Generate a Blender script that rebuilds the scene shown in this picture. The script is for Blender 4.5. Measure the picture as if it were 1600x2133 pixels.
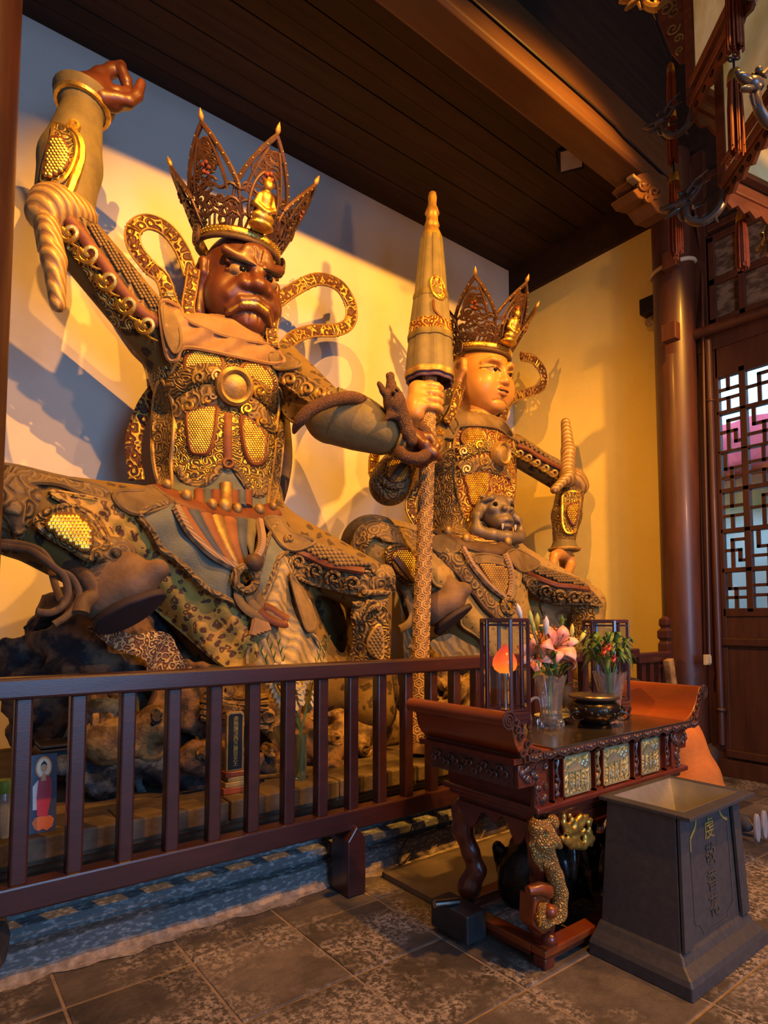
import bpy, math, random
import numpy as np
from mathutils import Vector, Matrix
from mathutils.bvhtree import BVHTree
from mathutils.geometry import delaunay_2d_cdt

for o in list(bpy.data.objects): bpy.data.objects.remove(o, do_unlink=True)
scene = bpy.context.scene
COL = scene.collection
R_ = math.radians

# ------------------------------------------------------------------ camera
FPX, PX0, PY0, CAMH = 1266.0, 800.0, 1217.0, 1.5
PITCH, YAW = math.atan(80 / 1266.0), R_(37.6)
cam = bpy.data.cameras.new('camera')
cam.sensor_fit = 'VERTICAL'; cam.sensor_height = 36.0
cam.lens = 36.0 * FPX / 2133.0
cam.shift_y = (PY0 - 1066.5) / 2133.0
cam.clip_start = 0.05; cam.clip_end = 200
camo = bpy.data.objects.new('camera', cam); COL.objects.link(camo)
camo.location = (0, 0, CAMH); camo.rotation_euler = (math.pi / 2 + PITCH, 0, -YAW)
scene.camera = camo

# ------------------------------------------------------------------ world, lights, exposure
w = bpy.data.worlds.new('world'); scene.world = w; w.use_nodes = True
w.node_tree.nodes['Background'].inputs[0].default_value = (0.28, 0.5, 1.0, 1)
w.node_tree.nodes['Background'].inputs[1].default_value = 0.03
def lamp(name, kind, loc, target, energy, color, **k):
    l = bpy.data.lights.new(name, kind); l.energy = energy; l.color = color
    for a, v in k.items(): setattr(l, a, v)
    o = bpy.data.objects.new(name, l); COL.objects.link(o); o.location = loc
    o.rotation_euler = (Vector(target) - Vector(loc)).to_track_quat('-Z', 'Y').to_euler()
    return o
WARM = (1.0, 0.42, 0.05)
lamp('hall_floodlight_right', 'SPOT', (4.8, 0.2, 6.12), (3.6, 5.0, 2.6), 2500, WARM, spot_size=R_(80), spot_blend=0.5, shadow_soft_size=0.07)
lamp('hall_floodlight_left', 'SPOT', (0.95, 2.0, 5.955), (2.9, 5.0, 3.2), 1150, WARM, spot_size=R_(100), spot_blend=0.6, shadow_soft_size=0.015)
lamp('front_floodlight', 'SPOT', (2.3, -0.5, 6.1), (1.9, 3.3, 0.8), 1250, WARM, spot_size=R_(95), spot_blend=0.6, shadow_soft_size=0.06)
lamp('hall_warm_fill', 'POINT', (4.0, -0.9, 3.35), (2.2, 0, 0), 300, (1.0, 0.46, 0.11), shadow_soft_size=0.12)  # unseen warm fill added to brighten the altar, bin and floor
# daylight through the open front doors of the hall, behind the camera
lamp('front_door_daylight', 'AREA', (1.5, -5.5, 2.6), (1.2, 4.5, 3.2), 430, (0.27, 0.55, 1.0), shape='RECTANGLE', size=3.4, size_y=3.4)
vs = scene.view_settings
vs.view_transform = 'Standard'; vs.look = 'None'; vs.gamma = 1.0; vs.exposure = 0.0
try: vs.use_curve_mapping = False
except Exception: pass

# ------------------------------------------------------------------ pixel -> direction
Fv = Vector((math.sin(YAW) * math.cos(PITCH), math.cos(YAW) * math.cos(PITCH), math.sin(PITCH)))
Rv = Vector((math.cos(YAW), -math.sin(YAW), 0)); Uv = Rv.cross(Fv); Cv = Vector((0, 0, CAMH))
CR = dict(c1=(0, 80, 3.5555), c2=(250, 300, 3.137), c3=(250, 640, 2.4615), c4=(0, 940, 2.857), c5=(420, 1040, 3.333),
          c6=(740, 380, 3.077), c7=(740, 800, 2.963), c8=(1280, 0, 3.333), d1=(840, 1250, 2.424), d2=(900, 1580, 4.21),
          d3=(1200, 1560, 3.7225), d4=(0, 1380, 2.857), d5=(440, 1380, 2.857), d7=(1320, 640, 2.48), d8=(900, 200, 2.286),
          e1=(740, 1060, 3.077), e2=(760, 860, 8.889), e3=(1040, 860, 5.613), e5=(780, 770, 10.0), f1=(960, 560, 7.109), px=(0, 0, 1.0),
          g1=(960, 1260, 4.2105), g2=(1440, 0, 6.6625), g3=(1420, 280, 7.617))
def Q(cr, pts):
    x0, y0, s = CR[cr]
    return [(x0 + x / s, y0 + y / s) for x, y in pts]
def ray(x, y): return Fv + Rv * ((x - PX0) / FPX) - Uv * ((y - PY0) / FPX)
def P(x, y, Y=None, Z=None, X=None):
    d = ray(x, y)
    t = (Y - Cv.y) / d.y if Y is not None else ((Z - Cv.z) / d.z if Z is not None else (X - Cv.x) / d.x)
    return Cv + d * t
def PC(cr, x, y, **k):
    (a, b), = Q(cr, [(x, y)]); return P(a, b, **k)

# ------------------------------------------------------------------ materials
MAT = {}
def _nt(name):
    m = bpy.data.materials.new(name); m.use_nodes = True
    nt = m.node_tree; return m, nt, nt.nodes['Principled BSDF']
def N(nt, t, **k):
    n = nt.nodes.new(t)
    for a, v in k.items():
        if a.startswith('i_'):
            key = a[2:]; key = int(key) if key.isdigit() else key.replace('_', ' ')
            n.inputs[key].default_value = v
        else: setattr(n, a, v)
    return n
def ramp(nt, src, stops):
    r = nt.nodes.new('ShaderNodeValToRGB'); el = r.color_ramp.elements
    while len(el) > 1: el.remove(el[-1])
    el[0].position = stops[0][0]; el[0].color = (*stops[0][1], 1)
    for p, c in stops[1:]:
        e = el.new(p); e.color = (*c, 1)
    nt.links.new(src, r.inputs[0]); return r.outputs[0]
def mixc(nt, fac, a, b, mode='MIX'):
    m = N(nt, 'ShaderNodeMix', data_type='RGBA', blend_type=mode)
    for s, v in ((0, fac), (6, a), (7, b)):
        if isinstance(v, (int, float)): m.inputs[s].default_value = v
        elif isinstance(v, tuple): m.inputs[s].default_value = (*v, 1)
        else: nt.links.new(v, m.inputs[s])
    return m.outputs[2]
def math_(nt, op, a, b=None):
    m = N(nt, 'ShaderNodeMath', operation=op)
    for i, v in ((0, a), (1, b)):
        if v is None: continue
        if isinstance(v, (int, float)): m.inputs[i].default_value = v
        else: nt.links.new(v, m.inputs[i])
    return m.outputs[0]
def bump(nt, bsdf, h, strength=0.4, dist=0.02):
    b = N(nt, 'ShaderNodeBump'); b.inputs['Strength'].default_value = strength; b.inputs['Distance'].default_value = dist
    nt.links.new(h, b.inputs['Height']); nt.links.new(b.outputs[0], bsdf.inputs['Normal'])
def coords(nt, distort=0.0, dscale=3.0, scale=(1, 1, 1)):
    tc = nt.nodes.new('ShaderNodeTexCoord'); out = tc.outputs['Object']
    if scale != (1, 1, 1):
        mp = N(nt, 'ShaderNodeMapping'); mp.inputs['Scale'].default_value = scale
        nt.links.new(out, mp.inputs[0]); out = mp.outputs[0]
    if distort:
        n = N(nt, 'ShaderNodeTexNoise', i_Scale=dscale, i_Detail=2.0); nt.links.new(out, n.inputs['Vector'])
        s = N(nt, 'ShaderNodeVectorMath', operation='SCALE'); s.inputs[3].default_value = distort
        nt.links.new(n.outputs['Color'], s.inputs[0])
        a = N(nt, 'ShaderNodeVectorMath', operation='ADD'); nt.links.new(out, a.inputs[0]); nt.links.new(s.outputs[0], a.inputs[1])
        out = a.outputs[0]
    return out
def noise(nt, co, scale, detail=5.0, rough=0.6):
    n = N(nt, 'ShaderNodeTexNoise', i_Scale=scale, i_Detail=detail, i_Roughness=rough); nt.links.new(co, n.inputs['Vector'])
    return n.outputs['Fac']
def voro(nt, co, scale, feature='F1', rnd=1.0):
    v = N(nt, 'ShaderNodeTexVoronoi', feature=feature, i_Scale=scale, i_Randomness=rnd); nt.links.new(co, v.inputs['Vector'])
    return v
def pbr(name, c1, c2=None, scale=6.0, rough=0.6, metal=0.0, bmp=0.15, bscale=40.0, scl=(1, 1, 1), lo=0.35, hi=0.65, coat=0.0, **k):
    if name in MAT: return MAT[name]
    m, nt, b = _nt(name); co = coords(nt, scale=scl)
    if c2 is None: c2 = tuple(x * 0.7 for x in c1)
    col = ramp(nt, noise(nt, co, scale), [(lo, c1), (hi, c2)])
    nt.links.new(col, b.inputs['Base Color'])
    b.inputs['Roughness'].default_value = rough; b.inputs['Metallic'].default_value = metal
    b.inputs['Specular IOR Level'].default_value = 0.5 if (coat or metal) else 0.25
    b.inputs['Coat Weight'].default_value = coat; b.inputs['Coat Roughness'].default_value = 0.15
    for a, v in k.items(): b.inputs[a.replace('_', ' ')].default_value = v
    if bmp: bump(nt, b, noise(nt, co, bscale, 4.0), bmp, 0.01)
    MAT[name] = m; return m
def dust(nt, col, amount=0.45, tint=(0.32, 0.24, 0.16)):
    g = N(nt, 'ShaderNodeNewGeometry'); s = N(nt, 'ShaderNodeSeparateXYZ'); nt.links.new(g.outputs['Normal'], s.inputs[0])
    tc = nt.nodes.new('ShaderNodeTexCoord')
    f = math_(nt, 'MULTIPLY', math_(nt, 'MAXIMUM', s.outputs[2], 0.0), noise(nt, tc.outputs['Object'], 7.0))
    f = math_(nt, 'MINIMUM', math_(nt, 'MULTIPLY', f, 2.0 * amount), 0.85)
    return mixc(nt, f, col, tint)
def scrollwork(name, ground, gold, scale=14.0, rings=26.0, metal=0.75, rough=0.38, thr=0.15, dusty=0.3, distort=0.11):
    """raised gilt cloud-scroll relief: ring lines inside scattered cells"""
    if name in MAT: return MAT[name]
    m, nt, b = _nt(name); co = coords(nt, distort, 6.0)
    v = voro(nt, co, scale); s = math_(nt, 'SINE', math_(nt, 'MULTIPLY', v.outputs['Distance'], rings))
    h = math_(nt, 'ADD', s, math_(nt, 'MULTIPLY', noise(nt, co, 25.0), 0.5))
    f = ramp(nt, h, [(thr, (0, 0, 0)), (thr + 0.25, (1, 1, 1))])
    wear = ramp(nt, noise(nt, co, 5.0), [(0.38, (1, 1, 1)), (0.62, (0.45, 0.45, 0.45))])
    ff = math_(nt, 'MULTIPLY', f, wear)
    col = mixc(nt, ff, ground, gold)
    if dusty: col = dust(nt, col, dusty)
    nt.links.new(col, b.inputs['Base Color'])
    nt.links.new(math_(nt, 'MULTIPLY', ff, metal), b.inputs['Metallic'])
    b.inputs['Roughness'].default_value = rough + .06; b.inputs['Specular IOR Level'].default_value = .25
    bump(nt, b, h, 0.55, 0.012); MAT[name] = m; return m
def spotted(name, ground, g2, spot, scale=13.0, r0=0.18, r1=0.42, dusty=0.4, bmp=0.4):
    """leopard-skin robe: broken dark rosettes on ochre"""
    if name in MAT: return MAT[name]
    m, nt, b = _nt(name); co = coords(nt, 0.09, 10.0)
    v = voro(nt, co, scale); n = noise(nt, co, 18.0)
    d = math_(nt, 'ADD', v.outputs['Distance'], math_(nt, 'MULTIPLY', math_(nt, 'SUBTRACT', n, 0.5), 0.7))
    ring = ramp(nt, d, [(r0 - 0.06, (0.35, 0.35, 0.35)), (r0, (1, 1, 1)), (r1 - 0.04, (1, 1, 1)), (r1 + 0.03, (0, 0, 0))])
    base = ramp(nt, noise(nt, co, 4.0), [(0.35, ground), (0.65, g2)])
    col = mixc(nt, math_(nt, 'MULTIPLY', ring, 0.92), base, spot)
    col = dust(nt, col, dusty)
    nt.links.new(col, b.inputs['Base Color']); b.inputs['Roughness'].default_value = 0.7; b.inputs['Specular IOR Level'].default_value = .2
    bump(nt, b, d, bmp, 0.01); MAT[name] = m; return m
def wavy(name, c1, c2, scale=9.0, dist=4.0, rough=0.6, metal=0.0, dusty=0.4, direction='DIAGONAL', bmp=0.5):
    if name in MAT: return MAT[name]
    m, nt, b = _nt(name); co = coords(nt)
    wv = N(nt, 'ShaderNodeTexWave', wave_type='BANDS', bands_direction=direction, i_Scale=scale, i_Distortion=dist, i_Detail=2.0)
    nt.links.new(co, wv.inputs['Vector'])
    col = ramp(nt, wv.outputs['Fac'], [(0.25, c1), (0.6, c2)])
    col = mixc(nt, 0.35, col, ramp(nt, noise(nt, co, 6.0), [(0.35, c1), (0.65, c2)]))
    if dusty: col = dust(nt, col, dusty)
    nt.links.new(col, b.inputs['Base Color']); b.inputs['Roughness'].default_value = rough; b.inputs['Metallic'].default_value = metal
    bump(nt, b, wv.outputs['Fac'], bmp, 0.012); MAT[name] = m; return m

GOLD = (0.72, 0.46, 0.09)
M = dict(
    lacquer=pbr('red_brown_lacquer', (0.044, 0.0125, 0.0115), (0.028, 0.009, 0.0085), 3, 0.33, bmp=0.06, scl=(1, 6, 6), coat=0.3),
    lacquer_dark=pbr('dark_brown_lacquer', (0.07, 0.022, 0.010), (0.04, 0.013, 0.007), 3, 0.42, bmp=0.06, scl=(4, 4, 0.6), coat=0.1),
    beam=pbr('painted_beam_wood', (0.105, 0.042, 0.013), (0.075, 0.03, 0.010), 2.5, 0.55, bmp=0.08, scl=(0.5, 4, 4)),
    plank=pbr('dark_ceiling_wood', (0.035, 0.016, 0.007), (0.02, 0.009, 0.005), 2.5, 0.75, bmp=0.2, scl=(0.4, 5, 5)),
    skin_dark=pbr('dark_bronze_skin', (0.10, 0.027, 0.012), (0.065, 0.018, 0.009), 4, 0.44, bmp=0.04, coat=0.05),
    skin_gold=pbr('warm_gilt_skin', (0.46, 0.22, 0.055), (0.38, 0.18, 0.045), 3, 0.48, metal=0.1, bmp=0.02, coat=0.08),
    gold=pbr('aged_gold', GOLD, (0.42, 0.24, 0.05), 18, 0.36, metal=0.85, bmp=0.2, bscale=60),
    gold_dull=pbr('dusty_gold', (0.40, 0.25, 0.07), (0.24, 0.14, 0.05), 12, 0.5, metal=0.5, bmp=0.25, bscale=50),
    crown=pbr('dark_crown_metal', (0.10, 0.042, 0.02), (0.06, 0.03, 0.022), 12, 0.5, metal=0.4, bmp=0.25, bscale=60),
    crown_red=pbr('red_crown_enamel', (0.2, 0.045, 0.03), (0.12, 0.03, 0.02), 12, 0.5, bmp=0.2),
    black=pbr('black_paint', (0.012, 0.010, 0.012), None, 4, 0.45, bmp=0.05),
    eye=pbr('glossy_eye', (0.008, 0.006, 0.006), None, 4, 0.08, bmp=0),
    eye_white=pbr('eye_white', (0.30, 0.19, 0.09), None, 4, 0.25, bmp=0),
    cloth_peach=pbr('peach_cloth', (0.27, 0.15, 0.075), (0.17, 0.10, 0.05), 5, 0.65, bmp=0.2, bscale=25),
    cloth_tan=pbr('dusty_tan_cloth', (0.18, 0.12, 0.052), (0.105, 0.068, 0.032), 6, 0.7, bmp=0.4, bscale=22),
    cloth_blue=pbr('blue_grey_cloth', (0.135, 0.145, 0.12), (0.09, 0.10, 0.085), 7, 0.65, bmp=0.5, bscale=90),
    strap=pbr('red_leather_strap', (0.14, 0.045, 0.02), (0.10, 0.03, 0.015), 8, 0.5, bmp=0.2),
    tab_red=pbr('tab_red', (0.17, 0.055, 0.028), None, 6, 0.6), tab_blue=pbr('tab_blue', (0.07, 0.085, 0.11), None, 6, 0.6),
    orange_cloth=pbr('orange_stripe', (0.27, 0.105, 0.035), (0.19, 0.075, 0.03), 6, 0.65),
    boot=pbr('brown_boot', (0.19, 0.11, 0.06), (0.11, 0.065, 0.038), 7, 0.6, bmp=0.3, bscale=30),
    sole=pbr('dark_sole', (0.04, 0.025, 0.025), None, 6, 0.7),
    ribbon_dark=pbr('dark_ribbon', (0.10, 0.055, 0.03), (0.06, 0.035, 0.02), 9, 0.55, bmp=0.3),
    sleeve=pbr('olive_sleeve', (0.16, 0.125, 0.05), (0.11, 0.085, 0.04), 6, 0.6, bmp=0.3, bscale=25),
    serpent=scrollwork('serpent_scales', (0.07, 0.032, 0.022), (0.20, 0.10, 0.06), 95, 8, 0.2, 0.4, 0.3, 0.0, 0.0),
    armour=scrollwork('gilt_armour', (0.05, 0.035, 0.022), GOLD, 15, 24, 0.85, 0.36, 0.05, 0.1),
    armour_dark=scrollwork('bronze_armour', (0.07, 0.04, 0.016), (0.30, 0.19, 0.055), 11, 26, 0.6, 0.45, 0.1, 0.25),
    armour_red=scrollwork('gilt_on_red_armour', (0.12, 0.03, 0.012), GOLD, 11, 20, 0.8, 0.38, 0.1, 0.1),
    relief_tan=scrollwork('tan_relief', (0.085, 0.052, 0.024), (0.225, 0.15, 0.062), 8, 24, 0.15, 0.6, 0.2, 0.3),
    ribbon=scrollwork('flowered_ribbon', (0.075, 0.026, 0.013), (0.62, 0.40, 0.08), 15, 11, 0.7, 0.4, 0.62, 0.15),
    leopard=spotted('leopard_robe', (0.46, 0.30, 0.055), (0.33, 0.20, 0.05), (0.075, 0.03, 0.022), 19.0),
    leopard_dark=spotted('leopard_sleeve', (0.14, 0.088, 0.022), (0.10, 0.06, 0.018), (0.025, 0.014, 0.009), 10.0, 0.1, 0.36, 0.1),
    robe_b=spotted('ochre_robe', (0.30, 0.20, 0.055), (0.21, 0.135, 0.042), (0.10, 0.055, 0.02), 17.0, 0.1, 0.24, 0.35),
    robe_wave=wavy('wave_robe', (0.11, 0.085, 0.05), (0.27, 0.195, 0.085), 6.0, 7.0),
    robe_teal=wavy('teal_cloth', (0.03, 0.09, 0.11), (0.09, 0.16, 0.17), 3.0, 3.0, bmp=0.3),
    flower_cloth=scrollwork('flowered_hem', (0.13, 0.06, 0.04), (0.55, 0.40, 0.18), 26, 14, 0.3, 0.5, 0.5, 0.2),
    rock=pbr('painted_rock', (0.13, 0.07, 0.038), (0.016, 0.013, 0.016), 7, 0.7, bmp=1.0, bscale=18, lo=.42, hi=.56),
    rock_blue=pbr('blue_grey_rock', (0.10, 0.12, 0.13), (0.014, 0.016, 0.02), 7, 0.65, bmp=1.0, bscale=18, lo=.42, hi=.56),
    rock_tan=pbr('ochre_rock', (0.24, 0.15, 0.06), (0.06, 0.034, 0.018), 8, 0.65, bmp=1.0, bscale=20, lo=.42, hi=.58),
    white_paint=pbr('white_trim', (0.6, 0.57, 0.5), None, 6, 0.6),
    grey_metal=pbr('grey_metal', (0.05, 0.048, 0.05), (0.035, 0.034, 0.037), 9, 0.42, metal=0.5, bmp=0.1),
    steel=pbr('steel', (0.55, 0.53, 0.48), None, 9, 0.25, metal=1.0, bmp=0.03),
    cream=pbr('cream_plastic', (0.5, 0.42, 0.26), None, 5, 0.5, bmp=0),
    cable=pbr('pale_cable', (0.42, 0.36, 0.26), None, 5, 0.5, bmp=0),
)

# ------------------------------------------------------------------ mesh building
def tag(o, label=None, cat=None, group=None, kind=None):
    if label: o['label'] = label
    if cat: o['category'] = cat
    if group: o['group'] = group
    if kind: o['kind'] = kind
    return o
def empty(name, loc, label=None, cat=None, group=None, kind=None):
    o = bpy.data.objects.new(name, None); COL.objects.link(o); o.location = loc; o.empty_display_size = 0.1
    return tag(o, label, cat, group, kind)
def root_loc(o):
    v = Vector((0, 0, 0))
    while o is not None: v += Vector(o.location); o = o.parent
    return v
class MB:
    def __init__(s): s.v = []; s.f = []; s.mi = []; s.cur = 0
    def add(s, vs, fs):
        b = len(s.v); s.v += [tuple(v) for v in vs]; s.f += [tuple(b + i for i in f) for f in fs]; s.mi += [s.cur] * len(fs); return s
    def boxb(s, x0, x1, y0, y1, z0, z1):
        return s.add([(x0, y0, z0), (x1, y0, z0), (x1, y1, z0), (x0, y1, z0), (x0, y0, z1), (x1, y0, z1), (x1, y1, z1), (x0, y1, z1)],
                     [(0, 3, 2, 1), (4, 5, 6, 7), (0, 1, 5, 4), (1, 2, 6, 5), (2, 3, 7, 6), (3, 0, 4, 7)])
    def obox(s, c, ax, ay, az):
        c, ax, ay, az = map(Vector, (c, ax, ay, az)); q = []
        for k in (-1, 1):
            for i, j in ((-1, -1), (1, -1), (1, 1), (-1, 1)): q.append(c + ax * i + ay * j + az * k)
        return s.add(q, [(0, 3, 2, 1), (4, 5, 6, 7), (0, 1, 5, 4), (1, 2, 6, 5), (2, 3, 7, 6), (3, 0, 4, 7)])
    def bar(s, a, b, w, h, up=(0, 0, 1)):
        a, b = Vector(a), Vector(b); d = (b - a); n = d.normalized(); u = Vector(up)
        sd = n.cross(u)
        if sd.length < 1e-4: sd = n.cross(Vector((1, 0, 0)))
        sd.normalize(); u = sd.cross(n)
        return s.obox((a + b) / 2, d / 2, sd * w / 2, u * h / 2)
    def tube(s, pts, r, n=8, flat=1.0, ref=None, caps=True, closed=False):
        pts = [Vector(p) for p in pts]; k = len(pts)
        if k < 2: return s
        rs = list(r) if hasattr(r, '__len__') else [r] * k
        V = []; pu = None
        for i in range(k):
            if closed: t = pts[(i + 1) % k] - pts[i - 1]
            else: t = pts[min(i + 1, k - 1)] - pts[max(i - 1, 0)]
            if t.length < 1e-9: t = Vector((0, 0, 1))
            t.normalize()
            if ref is not None: u = Vector(ref[i] if isinstance(ref, list) else ref)
            elif pu is None: u = Vector((0, 0, 1)) if abs(t.z) < 0.9 else Vector((1, 0, 0))
            else: u = pu
            u = u - t * u.dot(t)
            if u.length < 1e-6: u = t.orthogonal()
            u.normalize(); pu = u; wv = t.cross(u)
            for j in range(n):
                a = 2 * math.pi * j / n
                V.append(pts[i] + wv * (math.cos(a) * rs[i]) + u * (math.sin(a) * rs[i] * flat))
        Fc = []
        for i in range(k if closed else k - 1):
            i2 = (i + 1) % k
            for j in range(n): Fc.append((i * n + j, i * n + (j + 1) % n, i2 * n + (j + 1) % n, i2 * n + j))
        if caps and not closed: Fc += [tuple(range(n - 1, -1, -1)), tuple((k - 1) * n + j for j in range(n))]
        return s.add(V, Fc)
    def lathe(s, prof, c, n=24, axis=None, xs=1.0, ys=1.0, a0=0.0):
        c = Vector(c)
        az = Vector(axis).normalized() if axis is not None else Vector((0, 0, 1))
        ax = Vector((1, 0, 0)) if axis is None else az.orthogonal().normalized(); ay = az.cross(ax)
        V = []
        for r, z in prof:
            for j in range(n):
                a = 2 * math.pi * j / n + a0; V.append(c + ax * (r * math.cos(a) * xs) + ay * (r * math.sin(a) * ys) + az * z)
        Fc = []
        for i in range(len(prof) - 1):
            for j in range(n): Fc.append((i * n + j, i * n + (j + 1) % n, (i + 1) * n + (j + 1) % n, (i + 1) * n + j))
        if prof[0][0] > 1e-6: Fc.append(tuple(range(n - 1, -1, -1)))
        if prof[-1][0] > 1e-6: Fc.append(tuple((len(prof) - 1) * n + j for j in range(n)))
        return s.add(V, Fc)
    def ell(s, c, r, n=10, m=7, rot=None):
        c = Vector(c); r = (r, r, r) if not hasattr(r, '__len__') else r
        V = [Vector((0, 0, -r[2]))]
        for i in range(1, m):
            t = math.pi * i / m - math.pi / 2
            for j in range(n):
                a = 2 * math.pi * j / n; V.append(Vector((math.cos(a) * math.cos(t) * r[0], math.sin(a) * math.cos(t) * r[1], math.sin(t) * r[2])))
        V.append(Vector((0, 0, r[2])))
        if rot is not None: V = [rot @ v for v in V]
        V = [c + v for v in V]; Fc = []
        for j in range(n): Fc.append((0, 1 + (j + 1) % n, 1 + j))
        for i in range(m - 2):
            for j in range(n): Fc.append((1 + i * n + j, 1 + i * n + (j + 1) % n, 1 + (i + 1) * n + (j + 1) % n, 1 + (i + 1) * n + j))
        t = len(V) - 1; b = 1 + (m - 2) * n
        for j in range(n): Fc.append((t, b + j, b + (j + 1) % n))
        return s.add(V, Fc)
    def prism(s, poly, fn, d0, d1):
        """poly: 2D outline, fn(u,v,w)->point, extruded from w=d0 to w=d1"""
        k = len(poly); V = [fn(u, v, d0) for u, v in poly] + [fn(u, v, d1) for u, v in poly]
        F = [tuple(range(k - 1, -1, -1)), tuple(range(k, 2 * k))] + [(i, (i + 1) % k, k + (i + 1) % k, k + i) for i in range(k)]
        return s.add(V, F)
    def grid(s, fn, nu, nv, cu=False):
        V = [fn(i / (nu if cu else nu - 1), j / (nv - 1)) for j in range(nv) for i in range(nu)]; F = []
        for j in range(nv - 1):
            for i in range(nu if cu else nu - 1):
                F.append((j * nu + i, j * nu + (i + 1) % nu, (j + 1) * nu + (i + 1) % nu, (j + 1) * nu + i))
        return s.add(V, F)
    def build(s, name, mat, parent=None, smooth=True, angle=45, bevel=0.0, subsurf=0, label=None, cat=None, group=None, kind=None, solid=0.0, world=True):
        off = root_loc(parent) if (parent is not None and world) else Vector((0, 0, 0))
        me = bpy.data.meshes.new(name); me.from_pydata([(v[0] - off.x, v[1] - off.y, v[2] - off.z) for v in s.v], [], s.f)
        for mm in (mat if isinstance(mat, (list, tuple)) else [mat]): me.materials.append(mm)
        if isinstance(mat, (list, tuple)): me.polygons.foreach_set('material_index', s.mi)
        me.validate(); me.update()
        if smooth:
            me.polygons.foreach_set('use_smooth', [True] * len(me.polygons))
            me.set_sharp_from_angle(angle=R_(angle))
        o = bpy.data.objects.new(name, me); COL.objects.link(o)
        if parent is not None: o.parent = parent
        if solid:
            md = o.modifiers.new('solid', 'SOLIDIFY'); md.thickness = solid; md.offset = 0
        if bevel:
            md = o.modifiers.new('bevel', 'BEVEL'); md.width = bevel; md.segments = 2; md.limit_method = 'ANGLE'; md.angle_limit = R_(40)
        if subsurf:
            md = o.modifiers.new('sub', 'SUBSURF'); md.levels = subsurf; md.render_levels = subsurf
        return tag(o, label, cat, group, kind)
def box_obj(name, b, mat, parent=None, bevel=0.004, **k):
    return MB().boxb(*b).build(name, mat, parent, smooth=False, bevel=bevel, **k)
def spline(pts, n=8, closed=False):
    """Catmull-Rom through points (any dimension)"""
    p = [np.array(q, float) for q in pts]; k = len(p); out = []
    for i in range(k if closed else k - 1):
        g = lambda j: p[j % k] if closed else p[max(0, min(k - 1, j))]
        a, b, c, d = g(i - 1), g(i), g(i + 1), g(i + 2)
        for t in range(n):
            t = t / n
            out.append(0.5 * ((2 * b) + (c - a) * t + (2 * a - 5 * b + 4 * c - d) * t * t + (3 * b - a - 3 * c + d) * t ** 3))
    if not closed: out.append(p[-1])
    return [tuple(float(v) for v in q) for q in out]

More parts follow.
